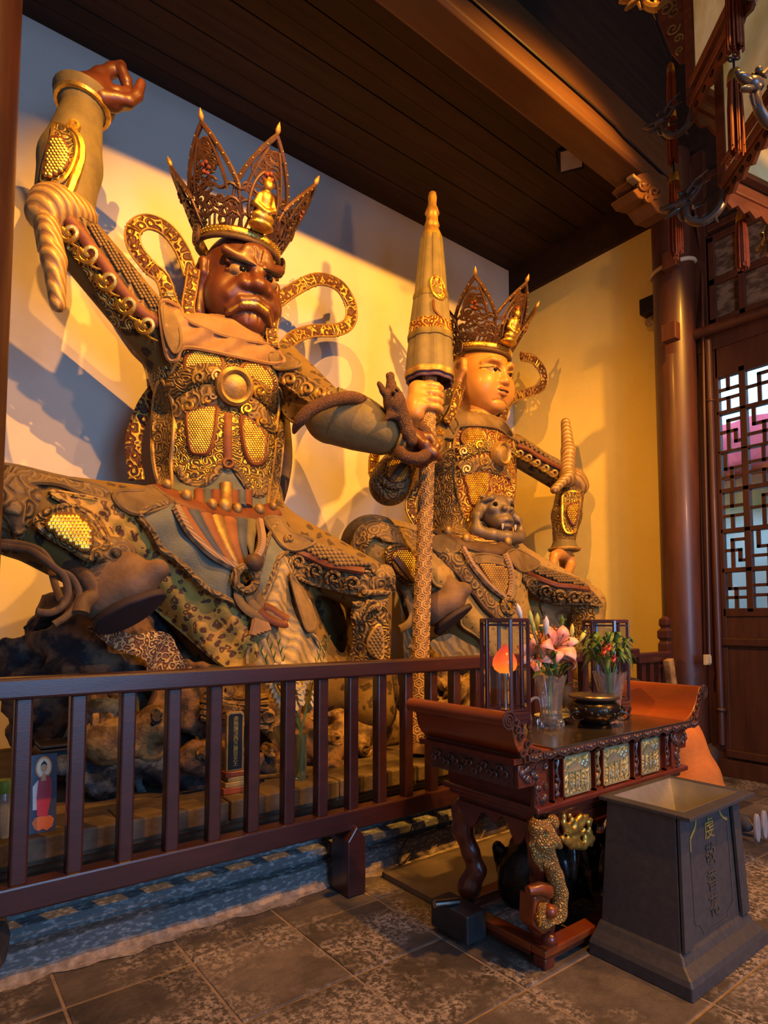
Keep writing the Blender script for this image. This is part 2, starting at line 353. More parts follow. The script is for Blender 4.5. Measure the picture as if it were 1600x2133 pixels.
# ------------------------------------------------------------------ implicit modelling (smooth unions, one continuous skin)
class SDF:
    def __init__(s, lo, hi, res):
        s.lo = np.array(lo, float); s.res = res
        s.n = np.ceil((np.array(hi, float) - s.lo) / res).astype(int) + 1
        s.d = np.full(s.n, 10.0, np.float32); s.m = np.zeros(s.n, np.uint8)
    def _sub(s, lo, hi):
        a = np.clip(np.floor((np.array(lo) - s.lo) / s.res).astype(int), 0, s.n - 1); b = np.clip(np.ceil((np.array(hi) - s.lo) / s.res).astype(int) + 1, 1, s.n)
        if np.any(b <= a): return None, None
        sl = tuple(slice(x, y) for x, y in zip(a, b))
        g = np.meshgrid(*[(s.lo[i] + np.arange(a[i], b[i]) * s.res).astype(np.float32) for i in range(3)], indexing='ij')
        return sl, g
    def _op(s, sl, d, k, mat, sub):
        D = s.d[sl]
        if sub:
            if k > 0:
                h = np.clip(0.5 - 0.5 * (D + d) / k, 0, 1); s.d[sl] = D * (1 - h) - d * h + k * h * (1 - h)
            else: s.d[sl] = np.maximum(D, -d)
            if mat is not None: s.m[sl] = np.where(-d > D - 0.004, mat, s.m[sl])
        else:
            if mat is not None: s.m[sl] = np.where(d < D, mat, s.m[sl])
            if k > 0:
                h = np.clip(0.5 + 0.5 * (D - d) / k, 0, 1); s.d[sl] = D * (1 - h) + d * h - k * h * (1 - h)
            else: s.d[sl] = np.minimum(D, d)
        return s
    def cap(s, a, b, ra, rb, k=0.05, mat=0, sub=False):
        a, b = np.array(a, float), np.array(b, float); e = max(ra, rb) + k + 3 * s.res
        sl, g = s._sub(np.minimum(a, b) - e, np.maximum(a, b) + e)
        if sl is None: return s
        ab = b - a; L = max(float(ab @ ab), 1e-9)
        t = np.clip(sum((g[i] - a[i]) * ab[i] for i in range(3)) / L, 0, 1)
        d = np.sqrt(sum((g[i] - a[i] - ab[i] * t) ** 2 for i in range(3))) - (ra + (rb - ra) * t)
        return s._op(sl, d, k, mat, sub)
    def chain(s, pts, rs, k=0.03, mat=0, sub=False):
        for i in range(len(pts) - 1): s.cap(pts[i], pts[i + 1], rs[i], rs[i + 1], k, mat, sub)
        return s
    def ell(s, c, r, k=0.05, mat=0, rot=None, sub=False):
        c = np.array(c, float); r = np.array(r if hasattr(r, '__len__') else (r, r, r), float); e = r.max() + k + 3 * s.res
        if rot is None: ee = r + k + 3 * s.res
        else: ee = np.array([e, e, e])
        sl, g = s._sub(c - ee, c + ee)
        if sl is None: return s
        q = [g[i] - c[i] for i in range(3)]
        if rot is not None:
            Rm = np.array(rot); q = [sum(Rm[j][i] * q[j] for j in range(3)) for i in range(3)]
        k0 = np.sqrt(sum((q[i] / r[i]) ** 2 for i in range(3))); k1 = np.sqrt(sum((q[i] / r[i] ** 2) ** 2 for i in range(3)))
        d = k0 * (k0 - 1) / np.maximum(k1, 1e-6)
        return s._op(sl, d, k, mat, sub)
    def mesh(s, mb=None, tf=None):
        D = s.d; c = [D[i:D.shape[0] - 1 + i, j:D.shape[1] - 1 + j, k:D.shape[2] - 1 + k] for i in (0, 1) for j in (0, 1) for k in (0, 1)]
        neg = sum((x < 0).astype(np.int8) for x in c); act = (neg > 0) & (neg < 8)
        idx = -np.ones(act.shape, np.int64); ids = np.argwhere(act); idx[act] = np.arange(len(ids))
        cv = [x[act] for x in c]; cnt = np.zeros(len(ids)); pos = np.zeros((len(ids), 3)); off = [(i, j, k) for i in (0, 1) for j in (0, 1) for k in (0, 1)]
        for a in range(8):
            for b in range(a + 1, 8):
                if sum(abs(off[a][i] - off[b][i]) for i in range(3)) != 1: continue
                msk = (cv[a] < 0) != (cv[b] < 0); den = np.where(msk, cv[a] - cv[b], 1.0); t = np.where(msk, cv[a] / den, 0)
                pa, pb = np.array(off[a]), np.array(off[b]); p = pa + t[:, None] * (pb - pa)
                pos += p * msk[:, None]; cnt += msk
        pos = pos / np.maximum(cnt, 1)[:, None]; V = s.lo + (ids + pos) * s.res
        Fs = []; Ms = []
        for ax in range(3):
            o1, o2 = [(1, 2), (2, 0), (0, 1)][ax]
            a = [slice(None)] * 3; b = [slice(None)] * 3; a[ax] = slice(0, -1); b[ax] = slice(1, None)
            A, B = D[tuple(a)], D[tuple(b)]; e = np.argwhere((A < 0) != (B < 0))
            if len(e) == 0: continue
            ok = (e[:, o1] > 0) & (e[:, o2] > 0) & (e[:, o1] < D.shape[o1] - 1) & (e[:, o2] < D.shape[o2] - 1); e = e[ok]
            q = []
            for d1, d2 in ((1, 1), (0, 1), (0, 0), (1, 0)):
                x = e.copy(); x[:, o1] -= d1; x[:, o2] -= d2; q.append(idx[x[:, 0], x[:, 1], x[:, 2]])
            q = np.stack(q, 1); fl = A[e[:, 0], e[:, 1], e[:, 2]] >= 0; q[fl] = q[fl][:, ::-1]
            good = (q >= 0).all(1); Fs.append(q[good]); Ms.append(s.m[e[:, 0], e[:, 1], e[:, 2]][good])
        Fq = np.concatenate(Fs); Mq = np.concatenate(Ms)
        if tf is not None: V = np.array([tf(v) for v in V])
        mb = mb or MB(); b = len(mb.v); mb.v += [tuple(v) for v in V.tolist()]; mb.f += [tuple(x) for x in (Fq + b).tolist()]; mb.mi += Mq.tolist()
        return mb

# ------------------------------------------------------------------ relief laid on a carved surface
class Surf:
    def __init__(s, *mbs):
        v, f = [], []
        for m in mbs:
            b = len(v); v += m.v; f += [tuple(i + b for i in q) for q in m.f]
        s.t = BVHTree.FromPolygons([Vector(x) for x in v], f)
    def hit(s, x, y):
        d = ray(x, y).normalized(); h = s.t.ray_cast(Cv, d)
        if h[0] is None: return None
        n = h[1]; n = n if n.dot(d) < 0 else -n
        return h[0], n, h[3]
    def path(s, pts, off=0.0):
        hs = [s.hit(*p) for p in pts]; ok = [i for i, h in enumerate(hs) if h]
        if not ok: return None
        out = []; nr = []
        ts = []
        for i, h in enumerate(hs):
            j = i if h else min(ok, key=lambda q: abs(q - i)); ts.append(hs[j][2]); nr.append(hs[j][1])
        for _ in range(2):
            ts = [ts[0]] + [(ts[i - 1] + 2 * ts[i] + ts[i + 1]) / 4 for i in range(1, len(ts) - 1)] + [ts[-1]] if len(ts) > 2 else ts
        for p, t, n in zip(pts, ts, nr): out.append(Cv + ray(*p).normalized() * (t - off))
        return out, nr
def resample(pts, step, closed=False):
    pts = list(pts) + ([pts[0]] if closed else []); out = []
    for a, b in zip(pts[:-1], pts[1:]):
        L = math.dist(a, b); k = max(1, int(round(L / step)))
        out += [(a[0] + (b[0] - a[0]) * i / k, a[1] + (b[1] - a[1]) * i / k) for i in range(k)]
    if not closed: out.append(pts[-1])
    return out
def inside(p, poly):
    c = False; j = len(poly) - 1
    for i in range(len(poly)):
        a, b = poly[i], poly[j]
        if (a[1] > p[1]) != (b[1] > p[1]) and p[0] < (b[0] - a[0]) * (p[1] - a[1]) / (b[1] - a[1]) + a[0]: c = not c
        j = i
    return c
def patch_mb(poly, surf, step=9.0, off=0.02, thick=0.03, disp=None, smooth_it=3, curved=True, mb=None):
    """sheet of cloth or plate following a surface inside a pixel outline; front skin plus side walls"""
    if curved: poly = spline(poly, 5, True)
    ol = resample(poly, step, True); n0 = len(ol); pts = list(ol)
    xs = [p[0] for p in ol]; ys = [p[1] for p in ol]
    y = min(ys) + step * 0.5; r = 0
    while y < max(ys):
        x = min(xs) + (step * 0.5 if r % 2 else 0)
        while x < max(xs):
            if inside((x, y), ol) and min((x - a) ** 2 + (y - b) ** 2 for a, b in ol) > (step * 0.5) ** 2: pts.append((x, y))
            x += step
        y += step * 0.87; r += 1
    res = delaunay_2d_cdt([Vector(p) for p in pts], [(i, (i + 1) % n0) for i in range(n0)], [], 1, 1e-4)
    v2 = [(p.x, p.y) for p in res[0]]; tris = [t for t in res[2] if inside((sum(v2[i][0] for i in t) / 3, sum(v2[i][1] for i in t) / 3), ol)]
    hs = [surf.hit(*p) for p in v2]; ok = [i for i, h in enumerate(hs) if h]
    if not ok: return None
    T = []; NN = []
    for i, h in enumerate(hs):
        j = i if h else min(ok, key=lambda q: (v2[q][0] - v2[i][0]) ** 2 + (v2[q][1] - v2[i][1]) ** 2)
        T.append(hs[j][2]); NN.append(hs[j][1])
    nb = [set() for _ in v2]; ec = {}
    for t in tris:
        for a, b in ((t[0], t[1]), (t[1], t[2]), (t[2], t[0])):
            nb[a].add(b); nb[b].add(a); e = (min(a, b), max(a, b)); ec[e] = ec.get(e, 0) + 1
    for _ in range(smooth_it):
        T = [0.5 * T[i] + 0.5 * sum(T[j] for j in nb[i]) / len(nb[i]) if nb[i] else T[i] for i in range(len(T))]
        # never sink behind the base by smoothing
        T = [min(T[i], hs[i][2] + 0.01) if hs[i] else T[i] for i in range(len(T))]
    mb = mb or MB(); V = []
    for i, p in enumerate(v2):
        o = off + (disp(*p) if disp else 0); V.append(Cv + ray(*p).normalized() * (T[i] - o))
    nv = len(V)
    Bk = [Cv + ray(*p).normalized() * (T[i] - off + thick) for i, p in enumerate(v2)]
    F = [tuple(reversed(t)) if False else tuple(t) for t in tris]
    # orient to camera
    a, b, c = (V[i] for i in F[0])
    if (b - a).cross(c - a).dot(a - Cv) > 0: F = [tuple(reversed(t)) for t in F]
    bd = [e for e, k in ec.items() if k == 1]
    F2 = F + [(e[0], e[1], nv + e[1], nv + e[0]) for e in bd]
    mb.add(V + Bk, F2); return mb
def patch(name, poly, surf, mat, parent, cr='px', rim=None, rim_mat=None, **k):
    pl = Q(cr, poly); mb = patch_mb(pl, surf, **k)
    if mb is None: return None
    o = mb.build(name, mat, parent, angle=60)
    if rim:
        cc = spline(pl, 5, True); r = surf.path(resample(cc, 7, True), k.get('off', 0.02))
        if r: MB().tube(r[0], rim, 6, closed=True).build('rim', rim_mat or mat, o)
    return o
def cord_mb(mb, pts, surf, r, off=0.0, n=6, flat=1.0, step=5.0, sm=5, taper=False):
    pl = resample(spline(pts, sm) if sm else pts, step); h = surf.path(pl, off)
    if h:
        k = len(pl); rs = [r * (1 - 0.7 * i / (k - 1)) for i in range(k)] if taper else r
        mb.tube(h[0], rs, n, flat, ref=h[1])
    return mb
def cord(name, pts, surf, r, mat, parent, cr='px', **k):
    return cord_mb(MB(), Q(cr, pts), surf, r, **k).build(name, mat, parent)
def spiral(cx, cy, r, turns=1.6, a0=0.0, sgn=1, n=22):
    return [(cx + r * (1 - 0.82 * i / n) * math.cos(a0 + sgn * turns * 2 * math.pi * i / n), cy + r * (1 - 0.82 * i / n) * math.sin(a0 + sgn * turns * 2 * math.pi * i / n)) for i in range(n + 1)]
def studs_mb(poly, surf, step, r, off=0.0, h=0.8, mb=None, n=6):
    mb = mb or MB(); xs = [p[0] for p in poly]; ys = [p[1] for p in poly]; y = min(ys); k = 0
    while y < max(ys):
        x = min(xs) + (step / 2 if k % 2 else 0)
        while x < max(xs):
            if inside((x, y), poly):
                q = surf.hit(x, y)
                if q: mb.ell(Cv + ray(x, y).normalized() * (q[2] - off), r, n, 4)
            x += step
        y += step * 0.85; k += 1
    return mb
# ================================================================== ROOM
YB, XR, YC = 5.5, 6.52, 3.1
def plaster(name, c1, c2, c3):
    m, nt, b = _nt(name); co = coords(nt)
    col = ramp(nt, noise(nt, co, 0.9, 6, 0.65), [(0.3, c1), (0.55, c2), (0.75, c3)])
    sp = ramp(nt, noise(nt, co, 60, 3), [(0.25, (0.72, 0.72, 0.72)), (0.36, (1, 1, 1))])
    nt.links.new(mixc(nt, 0.35, col, sp, 'MULTIPLY'), b.inputs['Base Color']); b.inputs['Roughness'].default_value = 0.85
    bump(nt, b, noise(nt, co, 14, 8, 0.7), 0.12, 0.03); return m
m_wall = plaster('cream_plaster', (0.62, 0.55, 0.47), (0.56, 0.50, 0.43), (0.47, 0.41, 0.35))
m_wall_y = plaster('ochre_plaster', (0.72, 0.58, 0.17), (0.66, 0.52, 0.15), (0.56, 0.43, 0.12))
def floor_stone():
    m, nt, b = _nt('worn_floor_stone'); g = N(nt, 'ShaderNodeNewGeometry'); co = g.outputs['Position']
    oi = N(nt, 'ShaderNodeObjectInfo')
    base = ramp(nt, noise(nt, co, 3.0, 8, 0.7), [(0.3, (0.04, 0.033, 0.029)), (0.52, (0.11, 0.085, 0.07)), (0.75, (0.2, 0.155, 0.125))])
    v = math_(nt, 'ADD', math_(nt, 'MULTIPLY', oi.outputs['Random'], 0.8), 0.55)
    base = mixc(nt, 1.0, base, v, 'MULTIPLY')
    crust = ramp(nt, noise(nt, co, 34, 7, 0.78), [(0.47, (0, 0, 0)), (0.55, (1, 1, 1))])
    zone = ramp(nt, noise(nt, co, 2.3, 4, 0.6), [(0.46, (0, 0, 0)), (0.58, (1, 1, 1))])
    base = mixc(nt, math_(nt, 'MULTIPLY', math_(nt, 'MULTIPLY', crust, zone), 0.8), base, (0.46, 0.38, 0.32))
    nt.links.new(base, b.inputs['Base Color'])
    rg = ramp(nt, noise(nt, co, 5, 4), [(0.35, (0.4, 0.4, 0.4)), (0.65, (0.75, 0.75, 0.75))])
    nt.links.new(rg, b.inputs['Roughness'])
    bump(nt, b, noise(nt, co, 30, 8, 0.75), 0.5, 0.02); return m
m_floor = floor_stone()
m_grout = pbr('pale_grout', (0.30, 0.22, 0.16), (0.2, 0.15, 0.11), 20, 0.9)
floor = box_obj('floor', (-4, XR + 0.6, -7, 5.7, -0.2, -0.006), m_grout, bevel=0, kind='structure', label='worn grey stone tile floor of the hall', cat='floor')
T = 0.51; rng = random.Random(3)
tm = MB(); h = T / 2 - 0.006
tm.prism([(-h, -h), (h, -h), (h, h), (-h, h)], lambda u, v, w: Vector((u, v, w)), -0.04, 0.0)
t0 = tm.build('floor_tile', m_floor, floor, smooth=False, bevel=0.005, world=False)
first = True
for i in range(-2, 14):
    for j in range(-2, 7):
        x, y = 0.52 + T / 2 + (i - 1) * T, 3.23 - T / 2 - j * T
        if x > XR - 0.2 or y > 3.15 and x > 0.3: pass
        o = t0 if first else t0.copy()
        if not first: COL.objects.link(o); o.parent = floor
        first = False
        o.location = (x, y, rng.uniform(-0.004, 0.001)); o.rotation_euler = (rng.uniform(-.004, .004), rng.uniform(-.004, .004), rng.uniform(-.004, .004))
MB().boxb(-4, XR + .6, -7, 3.23 - 9 * T, -0.05, -0.001).build('far_paving', m_floor, floor, smooth=False)

box_obj('wall_back', (-3.2, XR + 0.2, YB, YB + 0.2, 0, 6.9), m_wall, bevel=0, kind='structure', label='tall cream plaster wall behind the two statues', cat='wall')
box_obj('wall_right', (XR, XR + 0.2, YC, YB, 0, 6.02), m_wall_y, bevel=0, kind='structure', label='ochre plaster side wall right of the pale faced statue', cat='wall')
box_obj('wall_left', (-3.2, -3.0, -7, YB, 0, 8.8), m_wall, bevel=0, kind='structure', label='plain cream plaster wall closing the hall on the left', cat='wall')
box_obj('trim_1', (XR - 0.06, XR + 0.2, YC, YB, 6.02, 6.9), M['plank'], bevel=0, kind='structure', label='dark wooden frieze above the ochre wall', cat='trim')
ceil = box_obj('ceiling', (-3.2, XR + 0.2, 3.2, YB, 6.5, 6.62), M['plank'], bevel=0, kind='structure', label='dark plank ceiling above the statues', cat='ceiling')
y = 3.22; i = 0
while y < YB - 0.02:
    wd = 0.19 + 0.03 * math.sin(i * 2.3)
    MB().boxb(-3.1, XR, y, min(y + wd - 0.006, YB), 6.455 + 0.006 * (i % 2), 6.52).build('plank', M['plank'], ceil, smooth=False, bevel=0.004); y += wd; i += 1
box_obj('ceiling', (-3.2, XR + 0.8, -7, 3.2, 8.6, 8.75), M['plank'], bevel=0, kind='structure', label='high dark ceiling over the front hall', cat='ceiling')
box_obj('wall_upper', (-3.2, XR + 0.2, 3.12, 3.22, 6.42, 8.6), M['plank'], bevel=0, kind='structure', label='dark boarding above the long beam', cat='wall')
# long beam in front of the alcove
bm = MB(); pr = [(2.92, 5.90), (2.95, 5.87), (3.2, 5.87), (3.24, 5.9), (3.24, 6.40), (3.2, 6.44), (2.96, 6.44), (2.92, 6.40)]
bm.prism([(a, b) for a, b in pr], lambda u, v, w_: Vector((w_, u, v)), -3.2, XR)
bm.build('trim_2', M['beam'], smooth=False, bevel=0.01, kind='structure', label='long brown painted ceiling beam resting on the columns', cat='beam')
b2 = MB().boxb(-3.2, XR, 3.24, 3.34, 6.30, 6.46); b2.boxb(-3.2, XR, 3.34, 3.42, 6.38, 6.46)
b2.build('trim_3', M['beam'], smooth=False, bevel=0.006, kind='structure', label='stepped moulding behind the long beam', cat='trim')
cb = MB(); pts = [P(x, y_, Y=2.905) for x, y_ in [(700, -190), (985, 0), (1100, 100), (1230, 215), (1280, 262), (1300, 285), (1392, 372)]]
cb.tube(pts, 0.012, 6); cb.build('cable', M['black'], label='black cable running along the front of the long beam', cat='cable')
def column(name, x, y_, r, zt, label):
    e = empty(name, (x, y_, 0), kind='structure'); e['label'] = label; e['category'] = 'column'
    MB().lathe([(r, 0.28), (r * 1.0, 2), (r, zt)], (x, y_, 0), 40).build('shaft', M['lacquer_dark'], e)
    MB().lathe([(r * 1.25, 0), (r * 1.25, .05), (r * 1.4, 0.10), (r * 1.45, .18), (r * 1.35, .25), (r * 1.15, .27), (r * 1.15, .29)], (x, y_, 0), 40).build('drum_base', MAT.get('drum') or pbr('drum', (0.09, 0.06, 0.042), (0.05, 0.035, 0.026), 8, 0.6, bmp=0.5), e)
    return e
pc = P(1424, 1297, Y=YC)
colR = column('column', pc.x, YC, 0.2, 6.52, 'round brown lacquered column at the end of the ochre wall')
colL = column('column', 0.085, YC + 0.02, 0.2, 6.46, 'round brown column at the left edge of the picture')
# blocks, straps and conduits on the right column
cx, cy = pc.x, YC
MB().tube([(cx + .215 * math.cos(a), cy + .215 * math.sin(a), 5.28 + 0.05 * math.sin(a + 2)) for a in np.linspace(0, 2 * math.pi, 28)], 0.022, 8).build('cable_strap', M['cable'], colR)
for (x, yy) in ((1393, 545), (1392, 695)):
    q = P(x, yy, Y=cy - 0.1); MB().boxb(q.x - .05, q.x + .05, cy - .2, cy - .05, q.z - .09, q.z + .09).build('wood_block', M['lacquer_dark'], colR, smooth=False, bevel=0.008)
e = empty('conduit_pipe', (cx + .1, cy - .4, 0), 'dark metal conduit climbing from the switch beside the right column', 'pipe')
pts = [P(1478, 1365, Y=2.82), P(1472, 1100, Y=2.82), P(1466, 800, Y=2.82), P(1462, 540, Y=2.85), P(1448, 440, Y=2.88), P(1430, 400, Y=2.88), P(1390, 375, Y=2.9)]
MB().tube(pts, 0.014, 8).build('pipe', M['lacquer_dark'], e)
q = P(1470, 1374, Y=2.82)
sw = empty('switch_plate', (q.x, 2.80, q.z - .05), 'small cream light switch at the bottom of the conduit', 'switch')
MB().boxb(q.x - .05, q.x + .05, 2.79, 2.82, q.z - .05, q.z + .05).build('plate', M['cream'], sw, smooth=False, bevel=.004)
for k in (-1, 1): MB().boxb(q.x + k * .024 - .018, q.x + k * .024 + .018, 2.78, 2.795, q.z - .038, q.z + .038).build('rocker', M['cream'], sw, smooth=False, bevel=.004)
# carved corbel under the beam at the right column
cr = empty('corbel', (cx - .35, YC - .05, 5.3), 'carved wooden corbel under the beam beside the right column', 'corbel')
prof = [(1383, 372), (1345, 362), (1322, 368), (1312, 378), (1326, 392), (1310, 402), (1322, 418), (1345, 424), (1362, 448), (1385, 455), (1395, 420)]
MB().prism([tuple(P(x, y_, Y=2.95)[i] for i in (0, 2)) for x, y_ in prof], lambda u, v, w_: Vector((u, w_, v)), 2.9, 3.15).build('bracket', M['beam'], cr, smooth=False, bevel=0.012)
sm = MB()
for x, y_, r in ((1340, 385, 12), (1362, 400, 14), (1350, 412, 9)):
    p2 = spiral(x, y_, r, 1.4); sm.tube([P(a, b, Y=2.89) for a, b in p2], 0.018, 6)
sm.build('scroll', M['beam'], cr)
MB().boxb(*(lambda a, b: (a.x, b.x, 2.88, 2.96, b.z, a.z))(P(1316, 370, Y=2.9), P(1342, 384, Y=2.9))).build('end_block', pbr('pale_end', (0.22, 0.15, 0.07)), cr, smooth=False, bevel=.01)
# small box with cable loops on the ochre wall
q = P(1357, 640, X=XR - .1)
e = empty('wall_box', (XR - .05, q.y, q.z), 'small black box with looped cable high on the ochre wall', 'device')
MB().boxb(XR - .2, XR - .02, q.y - .09, q.y + .09, q.z - .09, q.z + .09).build('case', M['black'], e, smooth=False, bevel=.01)
lp = MB()
for k in range(3): lp.tube([(XR - .08, q.y + .0 + .08 * math.cos(a) - k * .03, q.z - .15 + .06 * math.sin(a) + k * .012) for a in np.linspace(0, 6.3, 20)], 0.011, 6)
lp.tube([(XR - .05, q.y - .1, q.z - .1), (XR - .03, q.y - .24, q.z + .1), (XR - .03, q.y - .26, q.z + .55), (XR - .08, q.y - .3, q.z + .75)], 0.011, 6)
lp.build('cable_loop', M['cable'], e)

# ---------------- door wall on the right, towards the camera
XD = 6.42
box_obj('wall_door_side', (XD + 0.06, XD + 0.2, -3.0, 3.14, 4.55, 8.6), M['plank'], bevel=0, kind='structure', label='dark boarding above the lattice doors', cat='wall')
door = empty('door_1', (XD, 2.45, 0), kind='structure'); door['label'] = 'dark wooden lattice door panel beside the right column'; door['category'] = 'door'
rowsZ = [(3.99, 3.646), (3.607, 3.236), (3.207, 2.847), (2.798, 2.44), (2.392, 2.045), (1.997, 1.642)]
colsY = [(2.722, 2.53), (2.469, 2.17), (2.11, 1.92)]
m_dw = M['lacquer_dark']
def fr(y0, y1, z0, z1, x0=XD - .02, x1=XD + .05, n='stile'): MB().boxb(x0, x1, min(y0, y1), max(y0, y1), min(z0, z1), max(z0, z1)).build(n, m_dw, door, smooth=False, bevel=.006)
fr(2.722, 2.80, 0.05, 4.3); fr(2.53, 2.469, 1.6, 4.05); fr(2.17, 2.11, 1.6, 4.05); fr(1.92, 1.84, 0.05, 4.3)
zs = [4.3, 3.99] + [v for a, b in zip(rowsZ[:-1], rowsZ[1:]) for v in (a[1], b[0])] + [1.642, 1.56]
for k in range(0, len(zs), 2): fr(1.9, 2.75, zs[k], zs[k + 1], n='rail')
MB().boxb(XD + .0, XD + .05, 1.86, 2.76, 0.05, 1.58).build('lower_panel', m_dw, door, smooth=False)
for z in (1.31, 0.22): MB().boxb(XD - .05, XD + .01, 1.86, 2.76, z - .04, z + .04).build('rail', m_dw, door, smooth=False, bevel=.012)
m_glass = (lambda: None)()
def glass_mat():
    m, nt, b = _nt('thin_window_glass'); out = nt.nodes['Material Output']
    tr = N(nt, 'ShaderNodeBsdfTransparent'); tr.inputs[0].default_value = (0.9, 0.95, 1, 1); gl = N(nt, 'ShaderNodeBsdfGlossy'); gl.inputs['Roughness'].default_value = 0.05
    mx = N(nt, 'ShaderNodeMixShader'); mx.inputs[0].default_value = 0.08
    nt.links.new(tr.outputs[0], mx.inputs[1]); nt.links.new(gl.outputs[0], mx.inputs[2]); nt.links.new(mx.outputs[0], out.inputs[0]); return m
m_glass = glass_mat()
LAT = [[((0, .62), (.45, .62)), ((.45, .62), (.45, 1)), ((.45, 0), (.45, .35)), ((0, .35), (1, .35)), ((.45, .62), (1, .62))],
       [((.4, 0), (.4, .5)), ((0, .5), (.75, .5)), ((.4, .5), (.4, .8)), ((.4, .8), (1, .8)), ((.75, .2), (.75, .5)), ((.75, .2), (1, .2))],
       [((.5, 0), (.5, .55)), ((.5, .55), (1, .55)), ((0, .3), (.5, .3)), ((.5, .3), (1, .3)), ((.2, .55), (.5, .55)), ((.2, .55), (.2, 1))]]
for ci, (ya, yb) in enumerate(colsY):
    for ri, (za, zb) in enumerate(rowsZ):
        MB().boxb(XD + .012, XD + .018, yb, ya, zb, za).build('pane', m_glass, door, smooth=False)
        lt = MB()
        for (a, b), (c, d) in LAT[(ri + ci) % 3]:
            ya_, yb_ = ya + (yb - ya) * a, ya + (yb - ya) * c; z1, z2 = zb + (za - zb) * b, zb + (za - zb) * d
            lt.boxb(XD - .01, XD + .012, min(ya_, yb_) - .017, max(ya_, yb_) + .017, min(z1, z2) - .015, max(z1, z2) + .015)
        lt.build('lattice', m_dw, door, smooth=False)
# second leaf nearer the camera, plain, mostly outside the picture
box_obj('door_2', (XD - .02, XD + .06, -3.0, 1.82, 0.05, 4.3), m_dw, kind='structure', label='plain dark door leaf at the right edge of the hall', cat='door')
box_obj('trim_4', (XD - .03, XD + .08, -3.0, 2.95, 4.3, 4.56), m_dw, kind='structure', label='dark lintel over the lattice door', cat='lintel')
box_obj('trim_5', (XD - .08, XD + .1, -3, 2.9, 0, 0.16), m_dw, kind='structure', label='dark wooden door sill', cat='sill')
box_obj('trim_7', (XD - .02, XD + .14, 2.80, 3.0, 0, 6.5), m_dw, kind='structure', label='dark post between the lattice door and the right column', cat='post')
MB().tube([(6.33, 3.1, 4.5), (6.31, 2.0, 4.46), (6.3, 0.0, 4.42)], 0.055, 14).build('trim_6', m_dw, kind='structure', label='round wooden pole across the door wall below the transom', cat='pole')
MB().tube([(6.36, 2.79, 4.4), (6.36, 2.79, 0.3)], 0.035, 12).lathe([(.04, 0), (.05, .01), (.05, .03), (.04, .04)], (6.36, 2.79, 0.62), 14).lathe([(.036, 0), (.045, .01), (.045, .02), (.036, .03)], (6.36, 2.79, 3.75), 14).build('door_pivot_pole', m_dw, label='slim vertical pole standing beside the lattice door', cat='pole')
win = empty('window_1', (XD, 2.3, 4.6), kind='structure'); win['label'] = 'transom window with frosted panes above the round pole'; win['category'] = 'window'
m_frost = pbr('frosted_pane', (0.15, 0.11, 0.075), (0.06, 0.042, 0.028), 7, 0.35, bmp=0.1, scl=(1, 1, 2.2), lo=.42, hi=.56)
for za, zb in ((4.62, 4.98), (5.05, 5.45)):
    for ya, yb in ((2.72, 2.5), (2.44, 2.12), (2.06, 1.74)):
        MB().boxb(XD + .02, XD + .03, yb, ya, za, zb).build('pane', m_frost, win, smooth=False)
for yy in (2.75, 2.47, 2.09, 1.71): MB().boxb(XD - .02, XD + .05, yy - .03, yy + .03, 4.56, 5.5).build('stile', m_dw, win, smooth=False, bevel=.005)
for zz in (4.59, 5.015, 5.48): MB().boxb(XD - .02, XD + .05, 1.7, 2.78, zz - .035, zz + .035).build('rail', m_dw, win, smooth=False, bevel=.005)
for zz in (5.62, 6.2): MB().boxb(XD + .0, XD + .08, -3, 2.8, zz - .04, zz + .04).build('moulding', m_dw, win, smooth=False, bevel=.01)
# daylit courtyard seen through the lattice
cw = box_obj('courtyard_wall', (8.6, 8.8, -3, 8, 0, 7), pbr('white_courtyard_plaster', (0.75, 0.76, 0.75), None, 1.2, 0.9), bevel=0, kind='structure', label='bright courtyard wall seen through the lattice door', cat='wall')
box_obj('courtyard_ground', (XR + .6, 8.8, -3, 8, -.2, -0.01), m_grout, bevel=0, kind='structure', label='courtyard paving outside the lattice door', cat='ground')
lamp('courtyard_daylight', 'AREA', (7.5, 3.3, 4.9), (8.6, 3.3, 2.8), 190, (0.45, 0.72, 1.0), shape='RECTANGLE', size=3.0, size_y=0.7)
ban = MB().grid(lambda u, v: (8.3 + .05 * math.sin(u * 14), 2.7 + u * 1.3, 3.35 + v * .75), 24, 4)
ban.build('banner', pbr('red_banner', (0.42, 0.05, 0.07), None, 3, 0.8), solid=.01, label='red banner hanging outside, seen through the lattice door', cat='banner')

# ---------------- floodlight under the ceiling
q = P(1192, 335, Y=3.55)
fl = empty('floodlight', (q.x, 3.5, 6.4), 'black floodlight with a square glass face mounted under the ceiling', 'light')
n = Vector((-0.25, -0.25, -1)).normalized(); 
cpt = Vector(P(1190, 332, Z=6.22)); ax = (ray(1230, 332) - ray(1190, 332)).normalized()
fx = Vector((0.55, -0.80, 0.0)).normalized(); fz = Vector((-.45, -.55, -.7)).normalized(); fx = (fx - fz * fx.dot(fz)).normalized(); fy = fz.cross(fx)
fl.location = cpt
MB().obox(cpt - fz * .05, fx * .13, fy * .11, fz * .05).build('housing', M['black'], fl, smooth=False, bevel=.01)
MB().obox(cpt + fz * .003, fx * .105, fy * .085, fz * .004).build('glass', pbr('lamp_glass', (0.55, 0.5, 0.45), None, 5, 0.2, bmp=0), fl, smooth=False)
MB().tube([cpt + fx * .13, cpt + fx * .15 + Vector((0, 0, .12)), cpt + Vector((0, 0, .2)), cpt - fx * .15 + Vector((0, 0, .12)), cpt - fx * .13], 0.012, 6).build('bracket', M['black'], fl)

